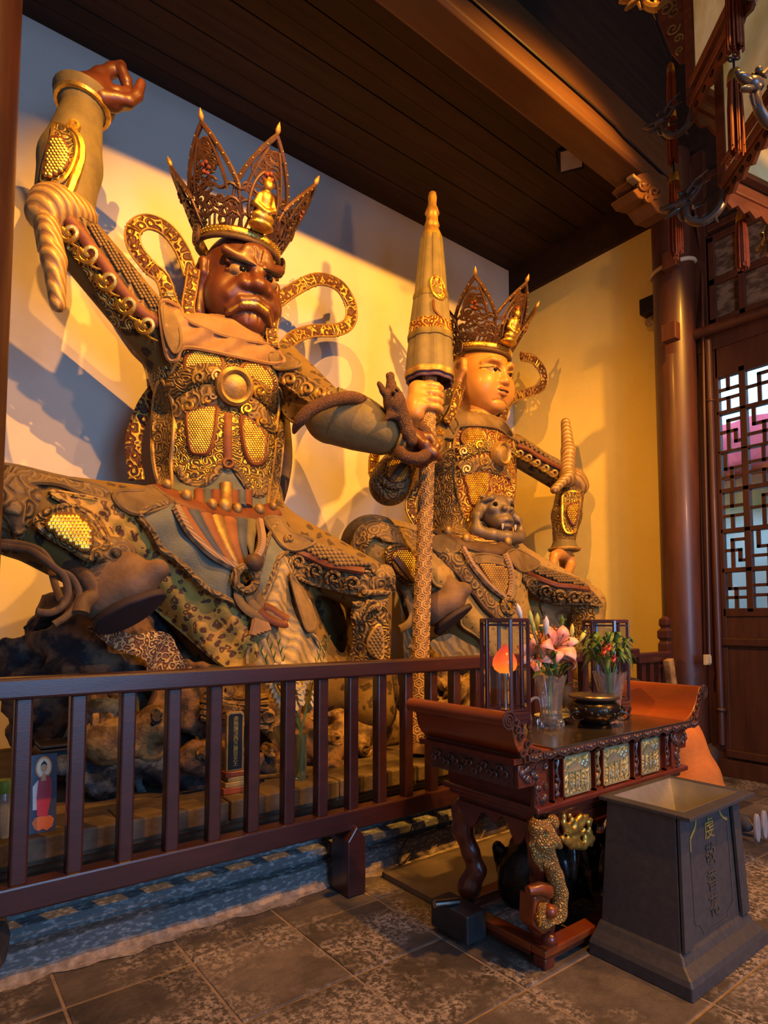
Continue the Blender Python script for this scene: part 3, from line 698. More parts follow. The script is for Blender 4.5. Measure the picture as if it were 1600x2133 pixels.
# ---------------- platform
m_plin = pbr('painted_stone_base', (0.10, 0.108, 0.11), (0.30, 0.30, 0.295), 42, 0.75, bmp=1.0, bscale=40, lo=.5, hi=.66, scl=(.6, 1, 1.5))
m_ledge = pbr('dark_stone_ledge', (0.12, 0.085, 0.055), (0.05, 0.038, 0.03), 6, 0.65, bmp=0.5, bscale=22)
pf = empty('statue_platform', (3.3, 3.6, 0), 'long moulded stone platform carrying both statues behind the railing', 'platform')
def extr(name, prof, mat, x0=0.2, x1=XR - 0.005): return MB().prism(prof, lambda u, v, w_: Vector((w_, u, v)), x0, x1).build(name, mat, pf, smooth=False, bevel=.008)
extr('base_moulding', [(3.05, 0), (3.4, 0), (3.4, .31), (3.20, .31), (3.19, .285), (3.14, .275), (3.13, .235), (3.17, .225), (3.165, .205), (3.09, .195), (3.08, .15), (3.13, .14), (3.125, .12), (3.06, .11)], m_plin)
extr('waist', [(3.26, .31), (3.4, .31), (3.4, .37), (3.26, .37)], m_ledge)
extr('upper_moulding', [(3.2, .37), (3.4, .37), (3.4, .445), (3.15, .445), (3.15, .42), (3.2, .40)], m_ledge)
MB().boxb(0.2, XR - .005, 3.4, YB - .02, 0, .545).build('core', m_ledge, pf, smooth=False)
rm_ = random.Random(6); ms = MB(); nx = 130
def _mf(u, v):
    xx = .25 + u * 5.9; jit = .02 * math.sin(xx * 9) + .012 * math.sin(xx * 31 + 1) + rm_.uniform(-.006, .006)
    return (xx, 3.07 - v * (.09 + jit), max(.0005, .05 * (1 - v) ** 1.6 + .006 * math.sin(xx * 47 + v * 6) * (1 - v)))
ms.grid(_mf, nx, 6).build('mortar_edge', pbr('rough_mortar', (0.36, 0.29, 0.24), (0.18, 0.14, 0.11), 22, .9, bmp=1.0, bscale=35), pf, angle=80)
x = 0.2; k = 0
while x < XR - .01:
    L = min([0.62, 0.55, 0.7][k % 3], XR - .005 - x)
    MB().boxb(x + .004, x + L - .004, 3.12 + .006 * (k % 2), 3.42, .445, .55 - .004 * (k % 3 == 1)).build('ledge_block', m_ledge, pf, smooth=False, bevel=.01); x += L; k += 1

# ---------------- railing
rl = empty('railing', (2.0, 2.9, 0), 'long dark red lacquered railing with upright bars in front of the statues', 'railing')
YR0, YR1 = 2.85, 2.94
x1r = P(1322, 1372, Y=2.9).x
MB().boxb(0.1, x1r, YR0 - .005, YR1 + .005, 1.19, 1.278).build('top_rail', M['lacquer'], rl, smooth=False, bevel=.012)
MB().boxb(0.1, x1r, YR0, YR1, .345, .455).build('bottom_rail', M['lacquer'], rl, smooth=False, bevel=.01)
bb = MB().boxb(-.032, .032, -.032, .032, .45, 1.195).build('baluster', M['lacquer'], rl, smooth=False, bevel=.009, world=False)
for k in range(-1, 27):
    xx = 0.365 + k * 0.2035
    if xx > x1r - .05: break
    o = bb if k == -1 else bb.copy()
    if k > -1: COL.objects.link(o); o.parent = rl
    o.location = (xx - 2.0, 2.895 - 2.9, 0)
for px_, nm in ((1.985, 1), (4.6, 1)):
    MB().prism([(px_ - .06, 0), (px_ + .06, 0), (px_ + .06, .30), (px_, .375), (px_ - .06, .30)], lambda u, v, w_: Vector((u, w_, v)), 2.82, 2.99).build('post', M['lacquer'], rl, smooth=False, bevel=.008)
# short return with carved end post by the right column
er = empty('railing', (6.0, 2.9, 0), 'short end of the railing with a carved post by the right column', 'railing')
q0, q1 = P(1322, 1372, Y=2.9), P(1390, 1372, Y=2.9)
MB().boxb(x1r, q1.x, 2.85, 2.94, 1.14, 1.235).build('top_rail', M['lacquer'], er, smooth=False, bevel=.012)
for px_ in (1335, 1352, 1370):
    q = P(px_, 1400, Y=2.9); MB().boxb(q.x - .03, q.x + .03, 2.865, 2.925, 0.4, 1.15).build('baluster', M['lacquer'], er, smooth=False, bevel=.008)
q = P(1386, 1330, Y=2.95)
MB().lathe([(.07, 0), (.07, 1.3), (.05, 1.33), (.075, 1.36), (.075, 1.42), (.04, 1.45), (.06, 1.48), (.055, 1.53), (.02, 1.56)], (q.x, 2.95, 0), 4, a0=math.pi / 4).build('carved_post', M['lacquer'], er, smooth=False, bevel=.006)
q = P(1396, 1390, Y=2.8); MB().bar((q.x + .06, 2.8, .75), (q.x - .03, 2.8, 1.17), .09, .06, (0, 1, 0)).build('leaning_slat', pbr('worn_wood', (0.3, 0.2, 0.09), (0.1, 0.05, 0.025), 9, .6), er, smooth=False, bevel=.006)

# ---------------- hanging palace lantern
DL = 3.1
corner = Cv + ray(1508, 385) * DL
Rl = 0.52; hc = Vector((corner.x + Rl * math.cos(R_(-72)), corner.y + Rl * math.sin(R_(-72)), 0))
lan = empty('palace_lantern', (hc.x, hc.y, corner.z), 'large hexagonal palace lantern with dragon brackets hanging at the upper right', 'lantern')
m_red = pbr('lantern_rosewood', (0.20, 0.06, 0.022), (0.12, 0.035, 0.015), 5, 0.4, bmp=.08, scl=(1, 1, 4))
m_silk = None
def silk():
    m, nt, b = _nt('lantern_silk'); co = coords(nt, .15, 2)
    col = ramp(nt, noise(nt, co, 3.2, 4), [(0.35, (0.45, 0.30, 0.09)), (0.6, (0.6, 0.5, 0.28))])
    nt.links.new(col, b.inputs['Base Color']); nt.links.new(col, b.inputs['Emission Color']); b.inputs['Emission Strength'].default_value = 0.22
    b.inputs['Roughness'].default_value = .7; return m
m_silk = silk()
def hexp(k, r, z): a = R_(108 - 60 * k); return Vector((hc.x + r * math.cos(a), hc.y + r * math.sin(a), z))
zl0, zl1, zu0, zu1 = corner.z, corner.z + 0.95, corner.z + .50, corner.z + 1.25
for k in range(6):
    MB().bar(hexp(k, Rl, zl0), hexp(k, Rl, zl1), .045, .045).build('post', m_red, lan, smooth=False, bevel=.006)
    for z, w_ in ((zl0, .06), (zl0 + .1, .03), (zl1, .05)): MB().bar(hexp(k, Rl, z), hexp(k + 1, Rl, z), .04, w_).build('frame_bar', m_red, lan, smooth=False, bevel=.006)
    a, b = hexp(k, Rl - .01, 0), hexp(k + 1, Rl - .01, 0); d = (b - a) * .04
    MB().add([a + d + Vector((0, 0, zl0 + .11)), b - d + Vector((0, 0, zl0 + .11)), b - d + Vector((0, 0, zl1)), a + d + Vector((0, 0, zl1))], [(0, 1, 2, 3)]).build('silk_panel', m_silk, lan, smooth=False, solid=.006)
    Ru = Rl + .13
    MB().bar(hexp(k, Ru, zu0), hexp(k, Ru, zu1), .045, .045).build('upper_post', m_red, lan, smooth=False, bevel=.006)
    for z in (zu0, zu0 + .1, zu1): MB().bar(hexp(k, Ru, z), hexp(k + 1, Ru, z), .04, .05).build('upper_bar', m_red, lan, smooth=False, bevel=.006)
    a, b = hexp(k, Ru - .01, 0), hexp(k + 1, Ru - .01, 0); d = (b - a) * .05
    MB().add([a + d + Vector((0, 0, zu0 + .1)), b - d + Vector((0, 0, zu0 + .1)), b - d + Vector((0, 0, zu1)), a + d + Vector((0, 0, zu1))], [(0, 1, 2, 3)]).build('silk_panel', m_silk, lan, smooth=False, solid=.006)
    # scalloped apron boards below both tiers
    for rr, zz in ((Rl, zl0 - .03), (Ru, zu0 - .02)):
        a, b = hexp(k, rr, zz), hexp(k + 1, rr, zz); ap = MB(); nn = 11; u = (b - a)
        out = [(0, 0)] + [(i / nn * 1.0, -.055 - .03 * abs(math.sin(i * math.pi / 2))) for i in range(nn + 1)] + [(1, 0)]
        nrm = Vector((u.y, -u.x, 0)).normalized()
        ap.prism(out, lambda s_, v_, w_: a + u * s_ + Vector((0, 0, v_)) + nrm * w_, -.008, .008).build('apron', m_red, lan, smooth=False)
        fb = MB()
        for i in range(7):
            c = a + u * ((i + .7) / 7.4) + Vector((0, 0, -.035)); fb.tube([c + u.normalized() * .016 * math.cos(t) + Vector((0, 0, .012 * math.sin(t))) - nrm * .01 for t in np.linspace(0, 5.2, 9)], .004, 5)
        fb.build('fret', M['black'], lan, kind='stuff')
def dragon_bracket(base, out, mats, drop=.0, s=1.0):
    """S-curved dragon head ornament leaving a lantern corner"""
    up = Vector((0, 0, 1)); out = Vector(out).normalized(); sd = up.cross(out); f = lambda a, b, c=0: Vector(base) + out * (a * s) + up * (b * s) + sd * (c * s)
    mb = MB(); pts = spline([f(-.02, .06), f(0, -.03), f(.03, -.1), f(.1, -.13), f(.16, -.09), f(.17, -.03)], 5)
    mb.tube(pts, [s * (.026 - .010 * i / len(pts)) for i in range(len(pts))], 8)
    rq = Matrix(((out.x, sd.x, 0), (out.y, sd.y, 0), (0, 0, 1)))
    mb.ell(f(.18, 0), (.045 * s, .03 * s, .03 * s), rot=rq); mb.ell(f(.235, .0), (.05 * s, .022 * s, .016 * s), rot=rq); mb.ell(f(.225, -.035), (.045 * s, .018 * s, .010 * s), rot=rq @ Matrix.Rotation(.35, 3, 'Y')); mb.ell(f(.28, .008), .012 * s)
    mb.tube([f(.19, .03), f(.15, .07), f(.1, .06)], [.012 * s, .012 * s, .003 * s], 6); mb.tube([f(.2, -.05), f(.19, -.085), f(.17, -.10)], [.009 * s, .007 * s, .002 * s], 6)
    for c in (-1, 1):
        mb.ell(f(.19, .035, .025 * c), .014 * s); mb.tube([f(.16, .03, .02 * c), f(.12, .075, .03 * c), f(.06, .1, .04 * c)], [.01 * s, .008 * s, .003 * s], 6)
        mb.tube([f(.14, -.02, .03 * c), f(.1, .0, .055 * c), f(.07, .04, .06 * c)], [.012 * s, .009 * s, .003 * s], 6)
    for t in (.05, .09, .13): mb.tube([f(t, -.12 + t * .2), f(t - .02, -.17 + t * .2)], [.014 * s, .003 * s], 5)
    return mb
def dir6(k): a = R_(108 - 60 * k); return (math.cos(a), math.sin(a), 0)
m_drag = pbr('dark_dragon_wood', (0.09, 0.055, 0.035), (0.05, 0.035, 0.028), 9, 0.35, bmp=.15, coat=.3)
for k in (0, 1, 5, 2):
    dragon_bracket(hexp(k, Rl, zl0 - .02), dir6(k), None, s=1.05).build('dragon_bracket', m_drag, lan)
    dragon_bracket(hexp(k, Rl + .13, zu0 - .02), dir6(k), None, s=.85).build('dragon_bracket', m_drag, lan)
    dragon_bracket(hexp(k, Rl + .15, zu1 + .03), dir6(k), None, s=1.15).build('dragon_bracket', M['gold_dull'], lan)
    fp = MB(); a = hexp(k, Rl + .15, 0); o_ = Vector(dir6(k))
    fp.prism([(0, zu1), (.14, zu1 - .02), (.13, zu1 - .2), (.07, zu1 - .42), (.03, zu1 - .5), (0, zu1 - .5)], lambda u, v, w_: a + o_ * u + Vector((0, 0, v)) + Vector((-o_.y, o_.x, 0)) * w_, -.006, .006)
    fp.build('fret_board', m_red, lan, smooth=False)
    fs = MB()
    for i, (u, v, r) in enumerate(((.07, .07, .045), (.09, .16, .04), (.05, .2, .035), (.06, .29, .035), (.035, .36, .025), (.03, .43, .02))):
        sp = spiral(u, zu1 - v, r, 1.3, i, 1 if i % 2 else -1)
        for sgn in (-1, 1): fs.tube([a + o_ * p_[0] + Vector((0, 0, p_[1])) + Vector((-o_.y, o_.x, 0)) * (.01 * sgn) for p_ in sp], .006, 5)
    fs.build('fret_scroll', M['gold_dull'], lan, kind='stuff')
MB().tube([(hc.x, hc.y, zu1), (hc.x, hc.y, 8.6)], .02, 8).build('hanging_rod', M['black'], lan)
MB().lathe([(Rl + .2, zu1), (.3, zu1 + .2), (.05, zu1 + .3)], (hc.x, hc.y, 0), 6, a0=R_(48)).build('roof', m_red, lan, smooth=False)
m_tas = pbr('red_tassel_silk', (0.28, 0.055, 0.012), (0.2, 0.035, 0.01), 30, .55, bmp=0)
def tassel(parent, top, L, r, cord_from, rnd):
    t = empty('x', top); bpy.data.objects.remove(t)
    g = MB().lathe([(.004, 0), (r * .7, -.015), (r * .9, -.04), (r * .95, -.07)], top, 14).build('tassel', M['gold'], parent)
    th = MB()
    for i in range(46):
        a = rnd.uniform(0, 6.28); q = math.sqrt(rnd.random()) * r; x, y_ = q * math.cos(a), q * math.sin(a); l = L * rnd.uniform(.9, 1.0)
        th.tube([Vector(top) + Vector((x * .8, y_ * .8, -.06)), Vector(top) + Vector((x * 1.05, y_ * 1.05, -l * .5)), Vector(top) + Vector((x * 1.1, y_ * 1.1, -l))], .0042, 4, caps=False)
    th.build('threads', m_tas, g)
    MB().tube([Vector(cord_from), (Vector(cord_from) + Vector(top)) / 2, Vector(top)], .005, 6).build('cord', M['black'], g)
    return g
rt = random.Random(5)
# tassels: string of three below the upper dragon, one before the panel, one below the apron, one higher up
d0 = hexp(0, Rl + .15, zu1 + .03) + Vector(dir6(0)) * .2
DT = (d0 - Cv).dot(Fv)
def at_d(x, y_, D): return Cv + ray(x, y_) * D
tassel(lan, at_d(1397, 130, DT), .28, .022, d0, rt); tassel(lan, at_d(1399, 223, DT), .33, .026, at_d(1397, 205, DT), rt); tassel(lan, at_d(1404, 357, DT), .5, .032, at_d(1401, 315, DT), rt)
tassel(lan, at_d(1529, 142, 2.75), .42, .034, at_d(1526, 40, 2.75), rt); tassel(lan, at_d(1524, -70, 2.7), .42, .034, at_d(1524, -120, 2.7), rt)
tassel(lan, at_d(1543, 437, 3.3), .34, .028, at_d(1543, 425, 3.3), rt)
kn = MB()
for s_ in (-1, 1): kn.tube([at_d(1529 + s_ * 6 + 6 * math.cos(t), 122 - s_ * 2 + 4 * math.sin(t), 2.75) for t in np.linspace(0, 6.3, 12)], .004, 5)
kn.ell(at_d(1529, 122, 2.75), .012).build('knot', M['black'], lan)
# ================================================================== STATUES
def V3(v): return np.array([v[0], v[1], v[2]], float)
def head_sdf(style, res=0.011):
    """head in local axes, face towards -y, unit = head height; returns MB in local units"""
    s = SDF((-.62, -.66, -.62), (.62, .6, .66), res)
    if style == 'fierce':
        s.ell((0, .05, .12), (.37, .42, .44), .05); s.ell((0, -.05, -.16), (.36, .36, .34), .12)
        s.ell((0, -.17, -.36), (.23, .22, .15), .1); s.ell((0, -.30, -.40), (.12, .10, .085), .06)      # jaw, chin
        for k in (-1, 1):
            s.ell((.26 * k, -.16, -.17), (.14, .17, .19), .1)                                            # cheeks, jowls
            s.cap((.05 * k, -.40, .12), (.30 * k, -.30, .22), .065, .05, .05)                            # angry brows
            s.ell((.17 * k, -.34, .06), (.10, .07, .05), .03, sub=True)                                  # sockets
            s.ell((.165 * k, -.315, .055), (.085, .085, .062), .015, 1)                                  # eyeballs
            s.cap((.06 * k, -.385, .025), (.27 * k, -.29, .045), .022, .018, .02)                        # lower lids
            s.cap((.055 * k, -.40, .095), (.27 * k, -.31, .12), .026, .022, .02)                         # upper lids
            s.ell((.105 * k, -.42, -.085), (.068, .06, .055), .03)                                       # nostril wings
            s.cap((.13 * k, -.40, -.02), (.24 * k, -.33, -.2), .035, .05, .06)                           # nasolabial folds
            s.cap((.21 * k, -.33, -.27), (.17 * k, -.33, -.36), .03, .02, .03)
        s.cap((0, -.38, .12), (0, -.46, -.06), .045, .075, .05); s.ell((0, -.47, -.075), (.075, .06, .055), .04)
        s.ell((0, -.38, .25), (.17, .07, .1), .06); s.cap((.02, -.43, .15), (.02, -.42, .2), .02, .02, .03)
        s.ell((0, -.35, -.2), (.2, .09, .09), .06)
        mo = [(-.235, -.315, -.325), (-.135, -.40, -.245), (0, -.43, -.215), (.135, -.40, -.245), (.235, -.315, -.325)]
        s.chain(mo, [.03, .045, .05, .045, .03], .02)
        s.chain([(x, y - .03, z - .035) for x, y, z in mo], [.012, .016, .018, .016, .012], .01, 4, sub=True)
        s.chain([(x, y + .0, z - .055) for x, y, z in mo], [.025, .035, .04, .035, .025], .012)
        s.chain([(x * .95, y - .030, z - .034) for x, y, z in mo], [.016, .021, .021, .021, .016], .004, 2)
        for k in (-1, 1): s.chain([(.05 * k, -.44, .28), (.035 * k, -.455, .19), (.02 * k, -.455, .14)], [.012, .014, .012], .02, sub=True)
        for k in (-.05, .06): s.cap((k, -.41, -.33), (k * 1.2, -.40, -.42), .012, .008, .02, sub=True)
        ear = .40
    else:
        s.ell((0, .05, .10), (.385, .42, .44), .05); s.ell((0, -.06, -.14), (.375, .37, .35), .12)
        s.ell((0, -.2, -.36), (.22, .2, .13), .12); s.ell((0, -.30, -.41), (.115, .10, .075), .06)
        for k in (-1, 1):
            s.ell((.2 * k, -.22, -.16), (.17, .17, .2), .12)
            s.chain([(.045 * k, -.41, .10), (.11 * k, -.408, .165), (.2 * k, -.36, .175), (.29 * k, -.275, .12)], [.02, .022, .02, .012], .06)
            s.ell((.17 * k, -.36, .045), (.10, .05, .045), .04, sub=True)
            s.ell((.165 * k, -.315, .04), (.09, .075, .05), .02, 1)
            s.chain([(.065 * k, -.392, .03), (.165 * k, -.392, .072), (.29 * k, -.29, .045)], [.016, .02, .012], .015)
            s.chain([(.065 * k, -.388, .025), (.165 * k, -.375, .0), (.29 * k, -.29, .04)], [.012, .018, .01], .018)
            s.ell((.065 * k, -.42, -.11), (.045, .045, .036), .025)
            pass
        s.cap((0, -.39, .1), (0, -.445, -.08), .035, .055, .05); s.ell((0, -.455, -.095), (.052, .05, .045), .03)
        s.ell((0, -.36, -.22), (.13, .08, .07), .06)
        s.chain([(-.135, -.385, -.200), (-.05, -.445, -.206), (0, -.447, -.212), (.05, -.445, -.206), (.135, -.385, -.200)], [.012, .03, .026, .03, .012], .01, 2)
        s.chain([(-.09, -.41, -.25), (0, -.442, -.262), (.09, -.41, -.25)], [.016, .034, .016], .015, 2)
        s.chain([(-.105, -.43, -.218), (0, -.475, -.234), (.105, -.43, -.218)], [.006, .013, .006], .006, 3, sub=True)
        s.chain([(-.13, -.385, -.37), (-.06, -.41, -.345), (.06, -.41, -.345), (.13, -.385, -.37)], [.008] * 4, .025, sub=True)
        ear = .395
    for k in (-1, 1):
        s.chain([(ear * k, .08, .12), (ear * k, .0, .16), (ear * k, -.02, .05), (ear * k, .04, -.1), (ear * k, .03, -.34), (ear * .97 * k, .06, -.5)], [.05, .05, .05, .05, .07, .04], .02)
        s.ell((ear * 1.1 * k, .03, .05), (.03, .05, .09), .015, sub=True); s.ell((ear * 1.08 * k, .03, -.36), (.03, .025, .05), .01, sub=True)
    s.cap((0, .1, -.3), (0, .14, -.62), .24, .26, .08)
    return s.mesh()
def place_head(style, c, sc, pitch, mats, parent):
    rot = Matrix.Rotation(pitch, 3, 'X'); c = Vector(c); mb = head_sdf(style)
    tf = lambda v: c + rot @ (Vector(v) * sc)
    mb.v = [tuple(tf(v)) for v in mb.v]
    h = mb.build('head', mats, parent, angle=70)
    for k in (-1, 1):
        MB().ell(tf((.15 * k, -.385 if style == 'fierce' else -.378, .055 if style == 'fierce' else .04)), sc * .036, 12, 8).build('pupil', M['eye'], h)
    br = MB()
    for k in (-1, 1):
        if style == 'fierce': pts = [(.035 * k, -.452, .105), (.11 * k, -.447, .11), (.2 * k, -.40, .125), (.29 * k, -.325, .155)]
        else: pts = [(.05 * k, -.428, .10), (.11 * k, -.428, .163), (.2 * k, -.38, .176), (.30 * k, -.283, .115)]
        br.tube([tf(p) for p in spline(pts, 4)], [sc * (.016 if style == 'fierce' else .005)] * 12 + [sc * .003], 6)
    if style != 'fierce':
        for k in (-1, 1): br.tube([tf(p) for p in spline([(.06 * k, -.415, .03), (.165 * k, -.408, .066), (.25 * k, -.345, .05), (.33 * k, -.27, .042)], 4)], sc * .007, 5)
    br.build('eyebrows', M['black'] if style == 'fierce' else M['ribbon_dark'], h)
    return h, tf
def crown(parent, c, r0, sc, fl, mats, petals, tilt):
    """openwork metal crown: band, leaf-shaped pierced plates with flame finials, small seated figure in front"""
    cr = empty('crown', c); cr.parent = parent; cr.location = Vector(c) - root_loc(parent)
    rot = Matrix.Rotation(tilt, 3, 'X'); c = Vector(c)
    def cy(a, r, z): return c + rot @ Vector((r * math.sin(a), -r * math.cos(a) * 1.02, z))
    A = lambda n: np.linspace(0, 2 * math.pi, n + 1)[:-1]
    bd = MB(); bd.grid(lambda u, v: cy(u * 2 * math.pi, r0 * (1.0 + .03 * math.sin(v * math.pi)) , sc * (-.05 + v * .10)), 48, 5, True)
    bd.build('band', M['gold'], cr, solid=.012)
    st = MB()
    for a in A(64):
        for z in (-.02, .02): st.ell(cy(a + z, r0 * 1.035, sc * z), sc * .011, 5, 4)
    st.build('band_studs', M['gold'], cr, kind='stuff')
    MB().tube([cy(a, r0 * 1.0, -sc * .075) for a in A(40)], sc * .035, 8, closed=True).build('padding', M['ribbon_dark'], cr)
    rnd = random.Random(int(c.x * 100))
    for pi_, (a0, da, h, r1) in enumerate(petals):
        def pt(u, v, o=0.0):
            wv = max(0.0, 1 - v ** 1.25)
            if v < .42: wv = 1 - .42 ** 1.25 + (.42 - v) * .35
            r = r0 + (r1 - r0) * v ** .9 + o
            return cy(a0 + u * wv * da, r, sc * .04 + h * v)
        p = MB(); n = 14
        for u0, rr in ((1, .016), (-1, .016), (.62, .012), (-.62, .012)):
            v1 = 1.0 if abs(u0) == 1 else .86
            v0 = .38 if abs(u0) == 1 else .36
            p.tube([pt(u0, v0 + (v1 - v0) * i / n) for i in range(n + 1)], sc * rr * 2.0, 6)
        for u0 in (-1, 1): p.tube([pt(u0, v) for v in np.linspace(0, .4, 6)], sc * .02, 6)
        fr_ = p.build('plate_frame', M['crown'], cr)
        ow = MB()
        for v in (.12, .26, .40): ow.tube([pt(u, v + .03 * math.sin(u * 9 + pi_)) for u in np.linspace(-1, 1, 16)], sc * .021, 5)
        for k in range(40):
            v = rnd.uniform(.04, .8); u = rnd.uniform(-.8, .8) * (1 if v < .5 else .5); r = rnd.uniform(.05, .10)
            ow.tube([pt(u + r * 1.7 * math.cos(t) / max(.3, 1 - v), min(.95, max(0, v + r * .6 * math.sin(t)))) for t in np.linspace(0, 4.6 + rnd.random() * 1.6, 10)], sc * .019, 5)
        for k in range(9):
            u = -0.9 + k * .225; ow.tube([pt(u, .0), pt(u + .1, .13), pt(u - .05, .25)], sc * .018, 5)
        ow.build('pierced_scrolls', M['crown'], fr_)
        fw = MB()
        for k in range(5): fw.ell(pt(.13 * math.cos(k * 1.257), .56 + .055 * math.sin(k * 1.257), .012), sc * .028, 6, 5)
        fw.build('flower', M['crown_red'], fr_)
        bdn = MB()
        for i in range(6):
            for u0 in (-1, 1): bdn.ell(pt(u0, .42 + .55 * i / 6, .015), sc * .014, 6, 4)
        bdn.build('beads', M['gold'], fr_, kind='stuff')
        tp = pt(0, 1.0); ax = (pt(0, 1.0) - pt(0, .9)).normalized()
        MB().lathe([(.004, 0), (sc * .022, sc * .02), (sc * .036, sc * .06), (sc * .026, sc * .1), (.002, sc * .15)], tp, 8, axis=ax).build('finial', M['gold_dull'], fr_)
    # small seated figure on the front plate
    f0 = cy(0, r0 + .03 * sc + .05, sc * .05); axz = (rot @ Vector((0, -.25, 1))).normalized(); fy = Vector((0, -1, 0)); fx = Vector((1, 0, 0))
    g = lambda a, b, d=0: f0 + fx * (a * sc) + axz * (b * sc) + fy * (d * sc)
    lo = V3(f0) - .55 * sc; s = SDF((lo[0], lo[1], f0.z - .15 * sc), (f0.x + .55 * sc, f0.y + .55 * sc, f0.z + .85 * sc), sc * .014)
    s.ell(g(0, .12, .02), (.15 * sc, .09 * sc, .07 * sc), .03 * sc); s.cap(g(0, .12), g(0, .36), .095 * sc, .085 * sc, .04 * sc); s.ell(g(0, .50, .01), (.06 * sc, .06 * sc, .075 * sc), .015 * sc); s.ell(g(0, .575), (.03 * sc,) * 3, .01 * sc)
    for k in (-1, 1): s.chain([V3(g(.08 * k, .36)), V3(g(.125 * k, .24, .03)), V3(g(.03 * k, .16, .1))], [.04 * sc, .035 * sc, .03 * sc], .02 * sc)
    s.ell(g(0, .03), (.17 * sc, .11 * sc, .05 * sc), .02 * sc)
    s.mesh().build('seated_figure', M['gold'], cr)
    no = MB(); no.tube([g(.19 * math.cos(t), .30 + .36 * math.sin(t), -.03) for t in np.linspace(-.6, math.pi + .6, 22)], sc * .018, 6); no.build('niche', M['crown'], cr)
    # side rosettes over the ears
    for k in (-1, 1):
        rs = MB(); rc = cy(k * 1.45, r0 * 1.08, -.06 * sc)
        for q_, rr in ((.10, .02), (.065, .018), (.03, .02)): rs.tube([rc + Vector((k * .02, q_ * sc * math.cos(t), q_ * sc * 1.25 * math.sin(t))) for t in np.linspace(0, 6.2, 16)], rr * sc, 6)
        rs.build('side_rosette', M['crown'], cr)
    return cr
def ribbon_loop(name, pts, Y, wid, mat, parent, n=6, cr='px', thick=.28, edge=True):
    pl = spline(Q(cr, [p[:2] for p in pts]), n); k = len(pl)
    ys = [Y] * k if not hasattr(Y, '__len__') else list(np.interp(np.linspace(0, 1, k), np.linspace(0, 1, len(Y)), Y))
    pp = [P(x, y, Y=yy) for (x, y), yy in zip(pl, ys)]
    o = MB().tube(pp, wid, 10, thick, ref=Vector((-.3, -1, -.1))).build(name, mat, parent)
    if edge:
        e = MB()
        for sg in (-1, 1):
            q = []
            for i, p in enumerate(pp):
                t = (pp[min(i + 1, k - 1)] - pp[max(i - 1, 0)]).normalized(); wv = t.cross(Vector((-.3, -1, -.1))).normalized(); q.append(p + wv * wid * .86 * sg + Vector((-.3, -1, -.1)).normalized() * wid * .16)
            e.tube(q, wid * .14, 5)
        e.build('hem', M['gold_dull'], o)
        bn = MB()
        for f in (.18, .2, .42, .44, .66, .68, .86, .88):
            i = min(k - 2, int(f * k)); t = (pp[i + 1] - pp[i]).normalized(); wv = t.cross(Vector((-.3, -1, -.1))).normalized(); u_ = wv.cross(t)
            bn.tube([pp[i] + wv * wid * 1.02 * math.cos(a) + u_ * wid * .36 * math.sin(a) for a in np.linspace(0, 6.28, 14)], wid * .1, 5, closed=False)
        bn.build('gold_bands', M['gold'], o, kind='stuff')
    return o
def scroll_row(name, items, surf, r, mat, parent, cr='px', off=.02, sgn=1, a0=2.2, tail=None):
    """row of raised cloud curls, each a part"""
    for i, (x, y, R) in enumerate(items):
        (px_, py_), = Q(cr, [(x, y)]); s = CR[cr][2]; R = R / s
        mb = MB(); cord_mb(mb, spiral(px_, py_, R, 1.35, a0, sgn), surf, r, off, 6, 1.0, 3.0, 0)
        if tail:
            tx, ty = tail; cord_mb(mb, [(px_ + R * math.cos(a0), py_ + R * math.sin(a0)), (px_ + tx * .5 - R * .4, py_ + ty * .5 + R * .3), (px_ + tx, py_ + ty)], surf, r, off, 6, 1.0, 3.0, 4, taper=True)
        if mb.v: mb.build(name, mat, parent)
def mail(name, poly, surf, parent, cr, step, r, base=None, rim=.018, rim_mat=None, stud=None, off=.028):
    o = patch(name, poly, surf, base or M['gold_dull'], parent, cr, rim=rim, rim_mat=rim_mat or M['strap'], off=off, step=7)
    if o is None: return
    pl = spline(Q(cr, poly), 4, True); s = studs_mb(pl, surf, step, r, off + r * .3)
    if s.v: s.build('studs', stud or M['gold'], o, kind='stuff')
    return o
def hand_mb(palm, wrist, dirf, nrm, sc, curls, thumb, res=.013):
    """palm + five bent fingers grown as one skin; curls = list of 4 bend amounts"""
    w_, f, n_ = Vector(wrist), Vector(dirf).normalized(), Vector(nrm).normalized(); sd = f.cross(n_).normalized(); p = Vector(palm)
    lo = np.minimum(V3(p), V3(w_)) - .42 * sc; hi = np.maximum(V3(p), V3(w_)) + .42 * sc
    s = SDF(lo, hi, res)
    s.cap(V3(w_), V3(p - f * .06 * sc), .085 * sc, .09 * sc, .05 * sc)
    for i in range(4):
        o = (i - 1.5) * .058 * sc; s.cap(V3(p - f * .08 * sc + sd * o * .7), V3(p + f * .07 * sc + sd * o), .048 * sc, .042 * sc, .035 * sc)
    L = [.10, .115, .108, .085]
    for i in range(4):
        o = (i - 1.5) * .062 * sc; a = p + f * .075 * sc + sd * o; ang = 0; pts = [V3(a)]; d = Vector(f)
        for j in range(3):
            ang += curls[i][j] if hasattr(curls[i], '__len__') else curls[i]
            d = (f * math.cos(ang) + n_ * math.sin(ang)); a = a + d * L[i] * sc * (1 - .17 * j); pts.append(V3(a))
        s.chain(pts, [.036 * sc, .034 * sc, .031 * sc, .026 * sc], .012 * sc)
    tb = p - f * .05 * sc - sd * .08 * sc; t = [V3(tb)]
    for q in thumb: tb = tb + (f * q[0] + sd * q[1] + n_ * q[2]) * sc; t.append(V3(tb))
    s.chain(t, [.052 * sc, .042 * sc, .036 * sc, .028 * sc][:len(t)], .025 * sc)
    return s.mesh()
